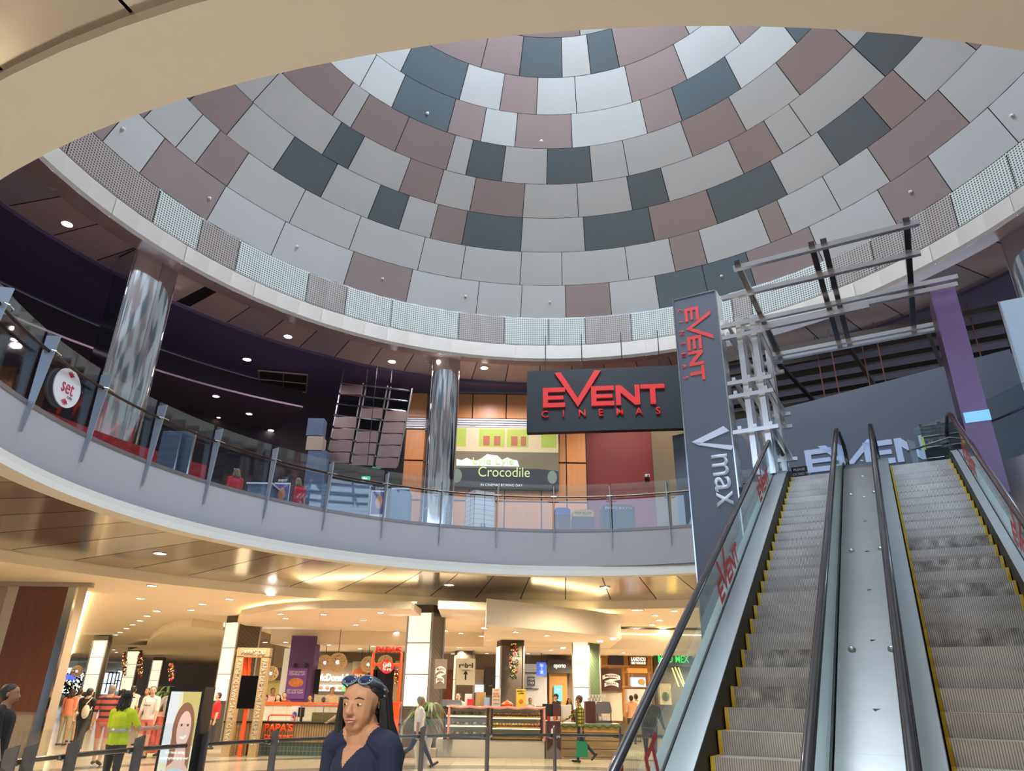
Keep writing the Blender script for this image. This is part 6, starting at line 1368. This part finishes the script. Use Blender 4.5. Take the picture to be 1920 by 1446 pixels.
    if not hide_legs:
        for i, s in enumerate((-1, 1)):
            sg = walk * (1 if i == 0 else -1); kb = 0.0 if sg >= 0 else abs(sg) * .9
            if legs: sg, kb = legs[i]
            hp = P(s * hw, 0, .92); td = Vector((0, sin(sg), -cos(sg))); kn = hp + td * .43 * k; sd = Vector((0, sin(sg - kb), -cos(sg - kb))); an = kn + sd * .42 * k
            B += [('thigh%d' % i, hp, .088 * k * build ** .6, kn, .058 * k, 1, X_), ('shin%d' % i, kn, .056 * k, an + Vector((0, 0, .0)), .036 * k, 1, X_), ('shin%d' % i, kn.lerp(an, .25) - Y_ * .018 * k, .048 * k, kn.lerp(an, .6) - Y_ * .008 * k, .036 * k, 1, X_)]
            ft = Vector((0, cos(sg - kb), sin(sg - kb))); toe = an + ft * .15 * k + sd * .045 * k; heel = an - ft * .05 * k + sd * .04 * k
            B += [('foot', heel, .036 * k, toe, .030 * k, 1.25, X_)]; feet.append(min(toe.z - .03 * k, heel.z - .036 * k))
        if dress: B += [('torso', T(-.04, 0, .90), .17 * k, T(.04, 0, .62), .20 * k, .8, Y_)]
    # head
    HC = T(0, .025, 1.59 - drop); HR = Matrix.Rotation(headturn, 3, 'Z') @ Matrix.Rotation(headpitch, 3, 'X')
    def Hd(x, y, z): return HC + HR @ (Vector((x * fw, y, z)) * k)
    nh = len(B)
    B += [('head', Hd(0, -.018, .022), .082 * k, Hd(0, .0, .03), .082 * k, .93 * fw, X_), ('head', Hd(0, .03, -.035), .060 * k, Hd(0, .02, .03), .070 * k, .98 * fw ** 1.3, X_), ('head', Hd(-.012, .048, -.078), .028 * k, Hd(.012, .048, -.078), .028 * k, 1, X_),
          ('head', Hd(0, .088, .008), .010 * k, Hd(0, .106, -.026), .0135 * k, 1, X_), ('head', Hd(-.012, .098, -.03), .009 * k, Hd(.012, .098, -.03), .009 * k, 1, X_),
          ('head', Hd(-.018, .083, -.056), .0085 * k, Hd(.018, .083, -.056), .0085 * k, 1, X_), ('head', Hd(-.03, .072, .022), .013 * k, Hd(.03, .072, .022), .013 * k, 1, X_)]
    for s in (-1, 1): B += [('head', Hd(s * .080, -.01, .012), .012 * k, Hd(s * .084, -.016, -.03), .009 * k, 1, X_)]
    V = []; F = []; 
    for (n_, p0, r0, p1, r1, fx, fd) in B:
        v, f = capsule(p0, r0, p1, r1, 12, fx, fd); o_ = len(V); V += v; F += [tuple(q + o_ for q in ff) for ff in f]
    dz = -min(feet) if feet else 0
    me = bpy.data.meshes.new('body'); me.from_pydata([tuple(v) for v in V], [], F); tmp = bpy.data.objects.new('tmp', me); COL.objects.link(tmp)
    md = tmp.modifiers.new('r', 'REMESH'); md.mode = 'VOXEL'; md.voxel_size = vox; ms = tmp.modifiers.new('s', 'SMOOTH'); ms.iterations = 3 if vox > .008 else 5; ms.factor = .5
    dg = bpy.context.evaluated_depsgraph_get(); me2 = bpy.data.meshes.new_from_object(tmp.evaluated_get(dg)); bpy.data.objects.remove(tmp)
    me2.materials.clear(); mats = [sk, top, bottom, shoes]
    for m_ in mats: me2.materials.append(m_)
    seg = [(n_, p0, p1 - p0, max(1e-9, (p1 - p0).length_squared), r0, r1) for (n_, p0, r0, p1, r1, fx, fd) in B]
    import numpy as np
    cs = np.empty(len(me2.polygons) * 3); me2.polygons.foreach_get('center', cs); cs = cs.reshape(-1, 3)
    best = np.full(len(cs), 1e9); bi = np.zeros(len(cs), int); bt = np.zeros(len(cs))
    for i, (n_, p0, d, L2, r0, r1) in enumerate(seg):
        q = cs - np.array(p0); t = np.clip(q @ np.array(d) / L2, 0, 1); dist = np.linalg.norm(q - t[:, None] * np.array(d), axis=1) - (r0 + (r1 - r0) * t)
        w = dist < best; best[w] = dist[w]; bi[w] = i; bt[w] = t[w]
    mi = np.zeros(len(cs), int)
    for i, (n_, *_r) in enumerate(seg):
        w = bi == i
        if n_ == 'torso': mi[w] = 1
        elif n_ == 'pelvis': mi[w] = 2
        elif n_.startswith('uarm'): mi[w] = np.where(bt[w] < sleeve / .55 * 1.0 if sleeve <= .55 else bt[w] < 2, 1, 0)
        elif n_.startswith('farm'): mi[w] = np.where(bt[w] < (sleeve - .55) / .45, 1, 0) if sleeve > .55 else 0
        elif n_.startswith('thigh'): mi[w] = 2 
        elif n_.startswith('shin'): mi[w] = 0 if shorts else 2
        elif n_ == 'foot': mi[w] = 3
    if shorts:
        for i, (n_, *_r) in enumerate(seg):
            if n_.startswith('thigh'): w = bi == i; mi[w] = np.where(bt[w] < .85, 2, 0)
    hem = .90 * k
    w = (mi == 2) & (cs[:, 2] > hem); mi[w] = 1
    if dress: w = (mi == 2) & (cs[:, 2] > .5 * k); mi[w] = 1
    # neckline: V or crew
    nb = np.array(T(0, 0, 1.44)); w = (mi == 1) & (cs[:, 2] > nb[2] - .005 * k) & (np.abs(cs[:, 0]) < .075 * k); mi[w] = 0
    if neckline == 'v':
        d_ = (1.45 * k - cs[:, 2]); w = (mi == 1) & (cs[:, 1] > 0) & (np.abs(cs[:, 0]) < .085 * k - d_ * .62) & (d_ < .15 * k); mi[w] = 0
    me2.polygons.foreach_set('material_index', mi.astype(np.int32)); me2.polygons.foreach_set('use_smooth', np.ones(len(mi), bool))
    M4 = Matrix.Translation(loc + Vector((0, 0, dz))) @ RZ
    me2.transform(M4)
    ob = bpy.data.objects.new('body', me2); COL.objects.link(ob); ob.parent = root; ob.matrix_parent_inverse = world_of(root).inverted()
    def wp(v): return M4 @ v
    HM4 = M4.to_3x3() @ HR
    # hair
    hm = hairmat or mat('hair_%02d%02d%02d' % tuple(int(c * 99) for c in hair), hair, .45, noise=.4, nscale=40, stretch=(6, 6, 1), bump=.3)
    if hairlen != 'none':
        b = MB(); b.ell(wp(Hd(0, -.024, .036)), (.085 * k * fw, .098 * k, .088 * k), 20, 14, M=HM4)
        b.ell(wp(Hd(0, -.044, -.002)), (.077 * k * fw, .070 * k, .080 * k), 18, 12, M=HM4)
        me_v = []; C0 = wp(Hd(0, -.024, .036)); inv = HM4.inverted()
        for v in b.v:
            q = inv @ (Vector(v) - C0); fy = q.y / k; fz = q.z / k
            low = -.02 if fy > .03 else -.055 - .25 * max(0, -fy) * 0
            lim = .012 + .02 * (1 - min(1, abs(q.x / k) / .08))
            if fy > .035 and fz < lim: q.y = min(q.y, .03 * k); q.x *= .9
            n3 = math.sin(q.x * 140) * .0016 + math.sin(q.z * 110 + 1) * .0016
            me_v.append(C0 + HM4 @ (q * (1 + n3 / .09)))
        b.v = [tuple(v) for v in me_v]; b.build('hair', hm, root, True)
    if hairlen in ('long', 'bob', 'pony'):
        b = MB(); n_ = 13
        if hairlen == 'pony': b.tube([wp(Hd(0, -.10, .05)), wp(Hd(0, -.15, 0)), wp(Hd(0, -.14, -.12)), wp(Hd(0, -.12, -.2))], [.02 * k, .034 * k, .026 * k, .008 * k], 10)
        else:
            LL = .38 if hairlen == 'long' else .17; n_ = 21 if vox < .008 else 11
            for k2 in range(n_):
                A = PI * (-.08 + 1.16 * k2 / (n_ - 1)); x_ = cos(A); y_ = sin(A); r_ = .083 * hs
                p0 = wp(Hd(x_ * r_, -.028 - y_ * .088, .03)); p1 = wp(Hd(x_ * r_ * 1.12, -.032 - y_ * .085, -.07)); ws = .012 * sin(k2 * 1.9); p2 = wp(Hd(x_ * r_ * 1.25 + ws, -.045 * hb - y_ * .08 * hb + ws, -LL * .55)); p25 = wp(Hd(x_ * r_ * 1.3 - ws, -.05 * hb - y_ * .08 * hb, -LL * .8)); p3 = wp(Hd(x_ * r_ * 1.2 + ws, -.055 * hb - y_ * .07 * hb, -LL - .03 * sin(k2 * 2.3)))
                b.tube([p0, p1, p2, p25, p3], [.018 * k, .022 * k, .023 * k, .019 * k, .004 * k], 8)
        b.build('hair_length', hm, root, True)
    if vox < .008 or True:
        for s in (-1, 1):
            b = MB(); b.ell(wp(Hd(s * .030, .0765 if vox > .008 else .079, .004)), (.012 * k, .008 * k, .0045 * k), 12, 8, M=HM4); e_ = b.build('eye', EYEW, root, True)
            b = MB(); b.ell(wp(Hd(s * .030, .084 if vox > .008 else .0862, .004)), (.0062 * k, .003 * k, .0046 * k), 10, 6, M=HM4); b.build('iris', EYEB, e_, True)
            b = MB(); b.tube([wp(Hd(s * .014, .086, .026)), wp(Hd(s * .030, .085, .032)), wp(Hd(s * .048, .074, .026))], [.002 * k, .0035 * k, .0015 * k], 6); b.build('eyebrow', hm, root)
        b = MB(); b.tube([wp(Hd(-.024, .0865, -.056)), wp(Hd(-.008, .0935, -.054)), wp(Hd(.008, .0935, -.054)), wp(Hd(.024, .0865, -.056))], [.002 * k, .0055 * k, .0055 * k, .002 * k], 8); b.tube([wp(Hd(-.018, .088, -.064)), wp(Hd(0, .0925, -.066)), wp(Hd(.018, .088, -.064))], [.002 * k, .0065 * k, .002 * k], 8)
        b.build('lips', mat('lip_rose', (.38, .14, .11), .45), root, True)
    if cap:
        b = MB(); b.ell(wp(Hd(0, -.02, .045)), (.092 * k, .104 * k, .085 * k), 18, 10, M=HM4)
        C0 = wp(Hd(0, -.02, .045)); inv = HM4.inverted(); nv = []
        for v in b.v:
            q = inv @ (Vector(v) - C0)
            if q.z < -.01 * k: q.z = -.01 * k
            nv.append(tuple(C0 + HM4 @ q))
        b.v = nv; cp = b.build('cap', cap, root, True)
        b = MB(); b.prism([(-.07 * k, 0), (-.06 * k, .05 * k), (0, .075 * k), (.06 * k, .05 * k), (.07 * k, 0)], wp(Hd(0, .06, .04)), HM4 @ X_, HM4 @ nrm((0, 1, -.2)), HM4 @ Vector((0, 0, .006 * k))); b.build('brim', cap, cp)
    if mask:
        b = MB(); b.ell(wp(Hd(0, .07, -.045)), (.052 * k, .04 * k, .042 * k), 14, 8, M=HM4); b.build('face_mask', mask, root, True)
    return root, wp, Hd, hands, T, P
WT_ = cloth('white_tee', (.68, .66, .64)); BK_ = cloth('black_tee', (.016, .016, .018)); NV_ = cloth('navy_scrubs', (.005, .010, .040)); JN_ = cloth('dark_jeans', (.02, .03, .06)); GP_ = cloth('grey_polo', (.30, .29, .28))
REDP = cloth('red_polo', (.42, .012, .03)); PINKS = cloth('salmon_shorts', (.62, .20, .16)); KH = cloth('khaki_trousers', (.35, .28, .17)); CHR = cloth('charcoal_trousers', (.035, .038, .045))
STR = cloth('striped_rugby_shirt', (.55, .12, .08), (.045, .03, .04), (0, 0, 1), 7.5, .62); NST = cloth('navy_striped_shirt', (.5, .5, .5), (.02, .03, .07), (0, 0, 1), 12, .5)
HIV = mat('hi_vis_yellow', (.55, .68, .02), .7, emit=(.5, .7, 0), es=.08); REF = mat('reflective_band', (.55, .55, .52), .3, .5)
def at0(x, y): p = vz(x, y, 0); return (p.x, p.y, 0)
def atd(x, D, zz=1.6, y=1300): p = vy(x, y, D); return (p.x, D, 0)
# foreground person
YF = 3.6
pf = vy(684, 1340, YF)
r_, wp, Hd, hands, T, P = person('long haired person in a navy V neck top with sunglasses on the head', (pf.x, YF, 0), R(148), 1.765, 'tan', NV_, NV_, None, .40, build=.84, hair=(.008, .007, .008), hairlen='long', neckline='v', vox=.0052, headturn=R(11), headpitch=R(-1), fw=1.13, nk=1.2, drop=.035, hs=1.12, hb=1.7, arms=((.10, 0), (.10, 0)))
b = MB(); HMf = (lambda v: wp(v))
HB = Matrix((wp(Hd(1, 0, 0)) - wp(Hd(0, 0, 0)), wp(Hd(0, 1, 0)) - wp(Hd(0, 0, 0)), wp(Hd(0, 0, 1)) - wp(Hd(0, 0, 0)))).transposed(); HB = Matrix([r for r in HB]); HB.col[0].normalize(); HB.col[1].normalize(); HB.col[2].normalize()
TL = HB @ Matrix.Rotation(R(38), 3, 'X')
for s in (-1, 1):
    c0 = wp(Hd(s * .036, .052, .104))
    b = MB(); b.ell(c0, (.034, .008, .021), 16, 8, M=TL); b.build('sunglass_lens', mat('dark_blue_lens', (.01, .02, .06), .05, coat=1), r_, True)
    b = MB(); b.tube([c0 + TL @ Vector((.036 * cos(a * PI / 8), 0, .023 * sin(a * PI / 8))) for a in range(16)], .0042, 6, closed=True); b.build('sunglass_frame', mat('slate_frame', (.12, .18, .26), .3), r_, True)
    b = MB(); b.tube([wp(Hd(s * .070, .050, .103)), wp(Hd(s * .088, .02, .09)), wp(Hd(s * .090, -.02, .075)), wp(Hd(s * .088, -.05, .055))], .0045, 6); b.build('sunglass_arm', mat('slate_frame', (.12, .18, .26), .3), r_, True)
b = MB(); q0 = T(-.085, .133, 1.262); b.prism([(0, 0), (.045, -.008), (.045, .004), (0, .012)], wp(q0) + (wp(q0 + Vector((0, .03, 0))) - wp(q0)), (wp(q0 + Vector((1, 0, 0))) - wp(q0)).normalized(), UP, (wp(q0 + Vector((0, .004, 0))) - wp(q0))); b.build('chest_badge', mat('pale_badge', (.65, .5, .5), .5), r_)
b = MB()
for dz_ in (0, .03, .06): b.ell(wp(Hd(-.088, -.02, .065 - dz_)), (.008, .01, .008), 8, 6)
b.build('hair_clip', CHROME, r_, True)
# crowd at the left
D = [
 ('man with curly dark hair and a black t-shirt with white script at the left edge', atd(16, 9.3), R(-70), dict(H=1.70, skin='tan', top=BK_, bottom=CHR, build=1.15, hair=(.03, .025, .022), hairlen='short', arms=((.12, .1), (.12, .2)))),
 ('person in black with a pale shoulder bag beside the chrome pillar edge', (at0(94, 1424)[0] + .45, at0(94, 1424)[1] + .3, 0), R(-10), dict(H=1.68, top=BK_, bottom=CHR, hair=(.02, .015, .01), arms=((.1, .3), (.1, .3)), walk=.25)),
 ('person in an orange top behind the black clad walkers at the left', at0(112, 1398), R(0), dict(H=1.66, top=cloth('orange_top', (.65, .2, .12)), bottom=KH, hair=(.03, .02, .01), hairlen='bob', female=True)),
 ('person in a white top with arms raised to the face in the left crowd', at0(128, 1392), R(10), dict(H=1.66, top=WT_, bottom=cloth('beige_shorts', (.5, .42, .33)), shorts=True, female=True, hair=(.04, .03, .02), arms=((.3, .6), (.3, .6)), fore=(1.8, 1.8))),
 ('woman in a sleeveless black dress with long dark hair', at0(143, 1405), R(35), dict(H=1.66, skin='tan', top=BK_, bottom=CHR, sleeve=.1, female=True, hairlen='long', hair=(.02, .012, .01), arms=((.1, .2), (.1, .3)), fore=(1.2, 1.2), dress=True)),
 ('man in a red and black striped shirt and salmon shorts seen from behind', at0(179, 1436), R(8), dict(H=1.74, skin='fair', top=STR, bottom=PINKS, shorts=True, build=1.15, hair=(.28, .25, .22), walk=.14, arms=((.14, 0), (.14, 0)))),
 ('person in a hi-vis yellow vest and dark cap walking beside the totem', atd(239, 12.6), R(-22), dict(H=1.62, top=HIV, bottom=CHR, sleeve=.45, build=1.12, hair=(.02, .015, .01), cap=cloth('dark_cap', (.02, .018, .02)), hairlen='bob', arms=((.1, .1), (.25, .5)), fore=(.2, 1.1))),
 ('person in a navy and white striped top behind the hi-vis walker', at0(211, 1392), R(10), dict(H=1.68, top=NST, bottom=CHR, shorts=True, hair=(.03, .02, .02))),
 ('person with a black cross bag over a white shirt and a tied up ponytail', at0(229, 1396), R(15), dict(H=1.78, top=WT_, bottom=cloth('black_shorts', (.02, .02, .02)), shorts=True, hair=(.02, .015, .01), hairlen='pony')),
 ('young man in a white printed t-shirt and pink shorts facing the viewer', at0(263, 1422), R(170), dict(H=1.76, top=WT_, bottom=PINKS, shorts=True, hair=(.06, .035, .02), headturn=R(35), arms=((.12, .1), (.12, .1)))),
 ('person with short brown hair half hidden behind the white t-shirt man', at0(257, 1398), R(170), dict(H=1.72, skin='tan', top=CHR, bottom=KH, hair=(.07, .04, .02))),
 ('man in a grey polo shirt and glasses pushing a red patterned trolley', at0(300, 1418), R(175), dict(H=1.76, top=GP_, bottom=KH, hair=(.12, .10, .09), arms=((.12, .5), (.12, .5)), fore=(.9, .9))),
 ('person in a red top half hidden between the totem and the lit column', at0(394, 1405), R(120), dict(H=1.62, top=REDP, bottom=CHR, hair=(.03, .02, .02))),
 ('woman in a black tank top reaching an arm out behind the foreground person', at0(650, 1447), R(150), dict(H=1.62, top=BK_, sleeve=.08, bottom=JN_, female=True, hairlen='bob', hair=(.05, .03, .02), arms=((.15, .2), (.95, .35)), fore=(.5, .15))),
 ('grey haired man in a white shirt and dark jeans striding left past the palm', at0(781, 1441), R(-72), dict(H=1.70, skin='tan', top=WT_, bottom=JN_, hair=(.30, .27, .24), walk=.48, arms=((.08, .1), (.08, -.25)))),
 ('man in a yellow plaid shirt, cap and face mask holding a green bag', at0(1089, 1430), R(85), dict(H=1.70, skin='tan', top=plaid('yellow_plaid', (.52, .48, .07), (.06, .09, .03)), bottom=JN_, sleeve=.95, cap=cloth('maroon_cap', (.10, .05, .045)), mask=mat('white_mask', (.7, .7, .72), .7), hair=(.05, .03, .02), legs=[(.10, .02), (-.22, .55)], arms=((.06, -.1), (.06, .75)), fore=(.1, .35))),
 ('masked person in a dark jacket behind the left escalator glass', at0(1222, 1440), R(185), dict(H=1.74, top=cloth('black_jacket', (.02, .02, .024)), bottom=CHR, sleeve=1.0, build=1.25, hair=(.30, .28, .27), mask=mat('blue_mask', (.45, .65, .68), .7), arms=((.25, .1), (.25, .1)))),
 ('person in a peach shirt with dark hair at the noodle shop', atd(1183, 31), R(0), dict(H=1.76, skin='tan', top=cloth('peach_shirt', (.60, .34, .20)), bottom=CHR, hair=(.015, .012, .01))),
 ('person in a pale top beside the peach shirted person at the noodle shop', atd(1192, 32.5), R(20), dict(H=1.82, skin='tan', top=WT_, bottom=KH, hair=(.015, .012, .01))),
 ('staff person with dark hair in a pale top behind the left bakery case', atd(860, 25.5), R(160), dict(H=1.72, top=WT_, bottom=CHR, hair=(.03, .02, .015))),
 ('cook in white beyond the bakery counter before the white tiles', atd(994, 32), R(180), dict(H=1.60, skin='tan', top=WT_, bottom=CHR, hair=(.03, .02, .015))),
 ('staff person with black cap and black shirt at the timber shop front', atd(1043, 30), R(120), dict(H=1.76, skin='tan', top=BK_, bottom=CHR, hair=(.01, .01, .01), cap=cloth('black_cap', (.012, .012, .012)))),
 ('staff person in black with dark hair left of the green hatched column', atd(1067, 31), R(200), dict(H=1.62, skin='tan', top=BK_, bottom=CHR, hair=(.01, .01, .01), female=True, hairlen='bob')),
 ('person in a maroon shirt behind the plaid shirted man at the counter', atd(1082, 25.4), R(170), dict(H=1.50, skin='tan', top=cloth('maroon_shirt', (.10, .015, .02)), bottom=CHR, hair=(.02, .015, .01))),
 ('standing person in a beige shirt before the burger menu screen', atd(622, 29), R(200), dict(H=1.86, skin='tan', top=cloth('beige_shirt', (.42, .33, .22)), bottom=CHR, hair=(.02, .015, .01), fore=(1.5, 1.5))),
 ('person in a pink shirt leaning beyond the kiosk at the left', atd(511, 28.5), R(220), dict(H=1.80, skin='brown', top=cloth('pink_shirt', (.55, .33, .33)), bottom=CHR, hair=(.02, .012, .01))),
 ('dark haired diner bowed down behind the red kiosk beam', atd(500, 27), R(170), dict(H=1.56, skin='tan', top=CHR, bottom=CHR, hair=(.012, .01, .01), headpitch=-.4)),
 ('diner with black hair and a pale face behind the red kiosk beam', atd(523, 27), R(180), dict(H=1.58, skin='fair', top=CHR, bottom=CHR, hair=(.012, .01, .01), hairlen='bob')),
 ('diner with auburn hair behind the red kiosk beam beside the violet poster', atd(534, 28), R(190), dict(H=1.66, skin='fair', top=cloth('dark_red_shirt', (.2, .05, .04)), bottom=CHR, hair=(.10, .04, .02))),
 ('dark haired diner right of the violet poster behind the red beam', atd(583, 27.5), R(175), dict(H=1.58, skin='tan', top=BK_, bottom=CHR, hair=(.012, .01, .01))),
 ('diner in a pink top at the red beam before the burger counter', atd(608, 27.2), R(10), dict(H=1.52, skin='fair', top=cloth('soft_pink_top', (.55, .30, .28)), bottom=CHR, hair=(.04, .025, .02))),
]
PP = {}
for lab, loc, yaw, kw in D:
    PP[lab] = person(lab, loc, yaw, **kw)
# the two in red on the upper floor
p1, p2 = vz(445, 880, 7.28), vz(560, 896, 7.30)
for lab, p, yaw, kw in (('person in a red polo shirt with a green hair bow behind the balcony glass', p1, R(40), dict(H=1.62, top=REDP, bottom=CHR, female=True, hair=(.16, .10, .06), hairlen='bob')), ('person in a red polo shirt with fair bobbed hair holding a paper', p2, R(15), dict(H=1.62, top=REDP, bottom=CHR, female=True, build=1.15, hair=(.20, .14, .09), hairlen='bob', arms=((.2, .4), (.1, .1)), fore=(1.2, .2)))):
    rr_ = person(lab, (p.x, p.y, ZF), yaw, **kw)
    if 'bow' in lab: b = MB(); b.ell(rr_[1](rr_[2](-.06, .03, .10)), (.035, .03, .03), 10, 6); b.build('hair_bow', mat('green_bow', (.02, .35, .2), .4), rr_[0], True)
# things people wear and carry
q = [v for l, v in PP.items() if l.startswith('man with curly')][0]
for i, s in enumerate(('Curly', 'Cuts')):
    c_ = q[4](.02, -.158, 1.33 - i * .07); o_ = q[1](c_); ax = (q[1](c_ + Vector((-1, 0, 0))) - o_).normalized(); text(s, o_, ax, UP, w=.15 if i else .1, h=.05, d=.004, m=SG, parent=q[0])
q = [v for l, v in PP.items() if l.startswith('person in a hi-vis')][0]
for z_ in (1.12, 1.33):
    b = MB(); n_ = 24; pts = [q[1](q[4](.165 * 1.12 * cos(2 * PI * a / n_), .135 * 1.12 * sin(2 * PI * a / n_), z_)) for a in range(n_)]; b.tube(pts, .026, 4, closed=True, rx=.35); b.build('reflective_band', REF, q[0]) if z_ < 1.2 else None
q = [v for l, v in PP.items() if l.startswith('young man in a white')][0]
c_ = q[4](0, .155, 1.24); o_ = q[1](c_); ax = (q[1](c_ + Vector((-1, 0, 0))) - o_).normalized(); text('LONSDALE', o_, ax, UP, w=.22, d=.004, m=BKLINE, parent=q[0], bold=.02)
q = [v for l, v in PP.items() if l.startswith('man in a yellow plaid')][0]
hnd = q[1](q[3][0][0]); t_ = thing('shopping_bag', 'green cloth shopping bag in the hand of the plaid shirted man', 'bag', hnd - UP * .6)
b = MB(); z0_ = hnd.z - .62; b.hexa([(hnd.x - .17, hnd.y - .06, z0_), (hnd.x + .17, hnd.y - .06, z0_), (hnd.x + .17, hnd.y + .06, z0_), (hnd.x - .17, hnd.y + .06, z0_), (hnd.x - .14, hnd.y - .02, z0_ + .40), (hnd.x + .16, hnd.y - .02, z0_ + .38), (hnd.x + .16, hnd.y + .02, z0_ + .38), (hnd.x - .14, hnd.y + .02, z0_ + .40)]); b.build('bag_body', mat('green_cloth_bag', (.01, .22, .10), .7, noise=.15), t_)
b = MB(); b.tube([(hnd.x - .08, hnd.y, z0_ + .38), (hnd.x - .02, hnd.y, hnd.z - .02), (hnd.x + .02, hnd.y, hnd.z - .02), (hnd.x + .09, hnd.y, z0_ + .38)], .008, 6); b.build('handle', mat('green_cloth_bag', (.01, .22, .10), .7), t_)
q = [v for l, v in PP.items() if l.startswith('man in a grey polo')][0]; o_ = q[0].location
t_ = thing('shopping_trolley', 'red and white patterned shopping trolley in front of the grey polo man', 'trolley', o_ + Vector((0, -.6, 0)))
b = MB(); b.bb(o_.x - .26, o_.x + .26, o_.y - .75, o_.y - .4, .12, 1.0); b.build('bag_body', mat('red_white_print', (.5, .10, .08), .7, noise=1.0, nscale=9), t_)
for s in (-.2, .2): b = MB(); b.tube([(o_.x + s - .02, o_.y - .5, .09), (o_.x + s + .02, o_.y - .5, .09)], .09, 14); b.build('wheel', BKLINE, t_)
b = MB(); b.tube([(o_.x - .2, o_.y - .38, .9), (o_.x - .2, o_.y - .34, 1.08), (o_.x + .2, o_.y - .34, 1.08), (o_.x + .2, o_.y - .38, .9)], .012, 6); b.build('handle', ORG, t_)
q = [v for l, v in PP.items() if l.startswith('person in black with')][0]
b = MB(); b.ell(q[1](q[4](.14, -.17, 1.12)), (.10, .07, .17), 12, 8); t_ = thing('shoulder_bag', 'pale cloth bag carried on the back of the person in black at the left', 'bag', q[1](q[4](.16, -.15, .95))); b.build('bag_body', mat('pale_canvas', (.6, .55, .47), .8), t_, True)
b = MB(); b.tube([q[1](q[4](.1, -.16, 1.3)), q[1](q[4](.15, -.05, 1.47)), q[1](q[4](.15, .1, 1.38)), q[1](q[4](.2, -.08, 1.15))], .014, 6); b.build('strap', mat('pale_canvas', (.6, .55, .47), .8), t_)
# ================================================================ lamps of the building and added fill spots
WARM = (1.0, 0.79, 0.54); NEUT = (1.0, 0.95, 0.88)
for x, y in ((300, 1038), (842, 1097), (1134, 1102)):
    p = vz(x, y, 4.52); lamp('soffit_lamp', 'SPOT', (p.x, p.y, 4.52), 800, WARM, .1, cone=R(165))
for i in (0, 1, 3, 5, 8, 9, 12, 13, 19, 23, 24):
    if i < len(CP): p = vz(*CP[i], 4.26); lamp('court_spot', 'SPOT', (p.x, p.y, 4.26), 560, WARM, .1, cone=R(165))
for x, y, z in ((-6, 25, 3.9), (-2, 26, 3.9), (1, 26, 3.38), (3, 26.5, 3.38), (-8, 33, 3.38), (-2, 33, 3.38), (3, 33, 3.38), (8, 33, 3.38), (-26, 58, 4.26), (-22, 68, 4.26), (-42, 62, 4.26), (-17, 50, 4.26), (11, 26, 4.26), (-11, 11, 4.4)):
    lamp('court_spot', 'SPOT', (x, y, z), 780, WARM, .1, cone=R(165))  # extra spots away from the drawn downlights, added to brighten the court
for x, y in ((-4, -2), (3, -3), (-7, 3), (-1, 0.6)):
    lamp('entry_fill', 'SPOT', (x, y, 4.3), 650, NEUT, .12, cone=R(165))  # spots out of view, added to brighten the near ring and its soffit
for az, r in ((-58, 12.6), (-38, 12.6), (-22, 12.6), (-8, 12.6), (-75, 12.6)):
    lamp('foyer_lamp', 'SPOT', pol(az, r, 12.1), 380, (1.0, .88, .9), .1, cone=R(150))
for x, y, tx, ty, tz in ((-2.5, 21.5, -2.5, 24.5, 8.5), (0.5, 21.5, .5, 24.5, 8.5), (4.5, 21.5, 4.5, 25, 8)):
    lamp('wall_wash_fill', 'SPOT', (x, y, 11.95), 600, (1.0, .85, .7), .08, aim=(tx, ty, tz), cone=R(90))  # spots without fixtures, added to lift the timber and red walls
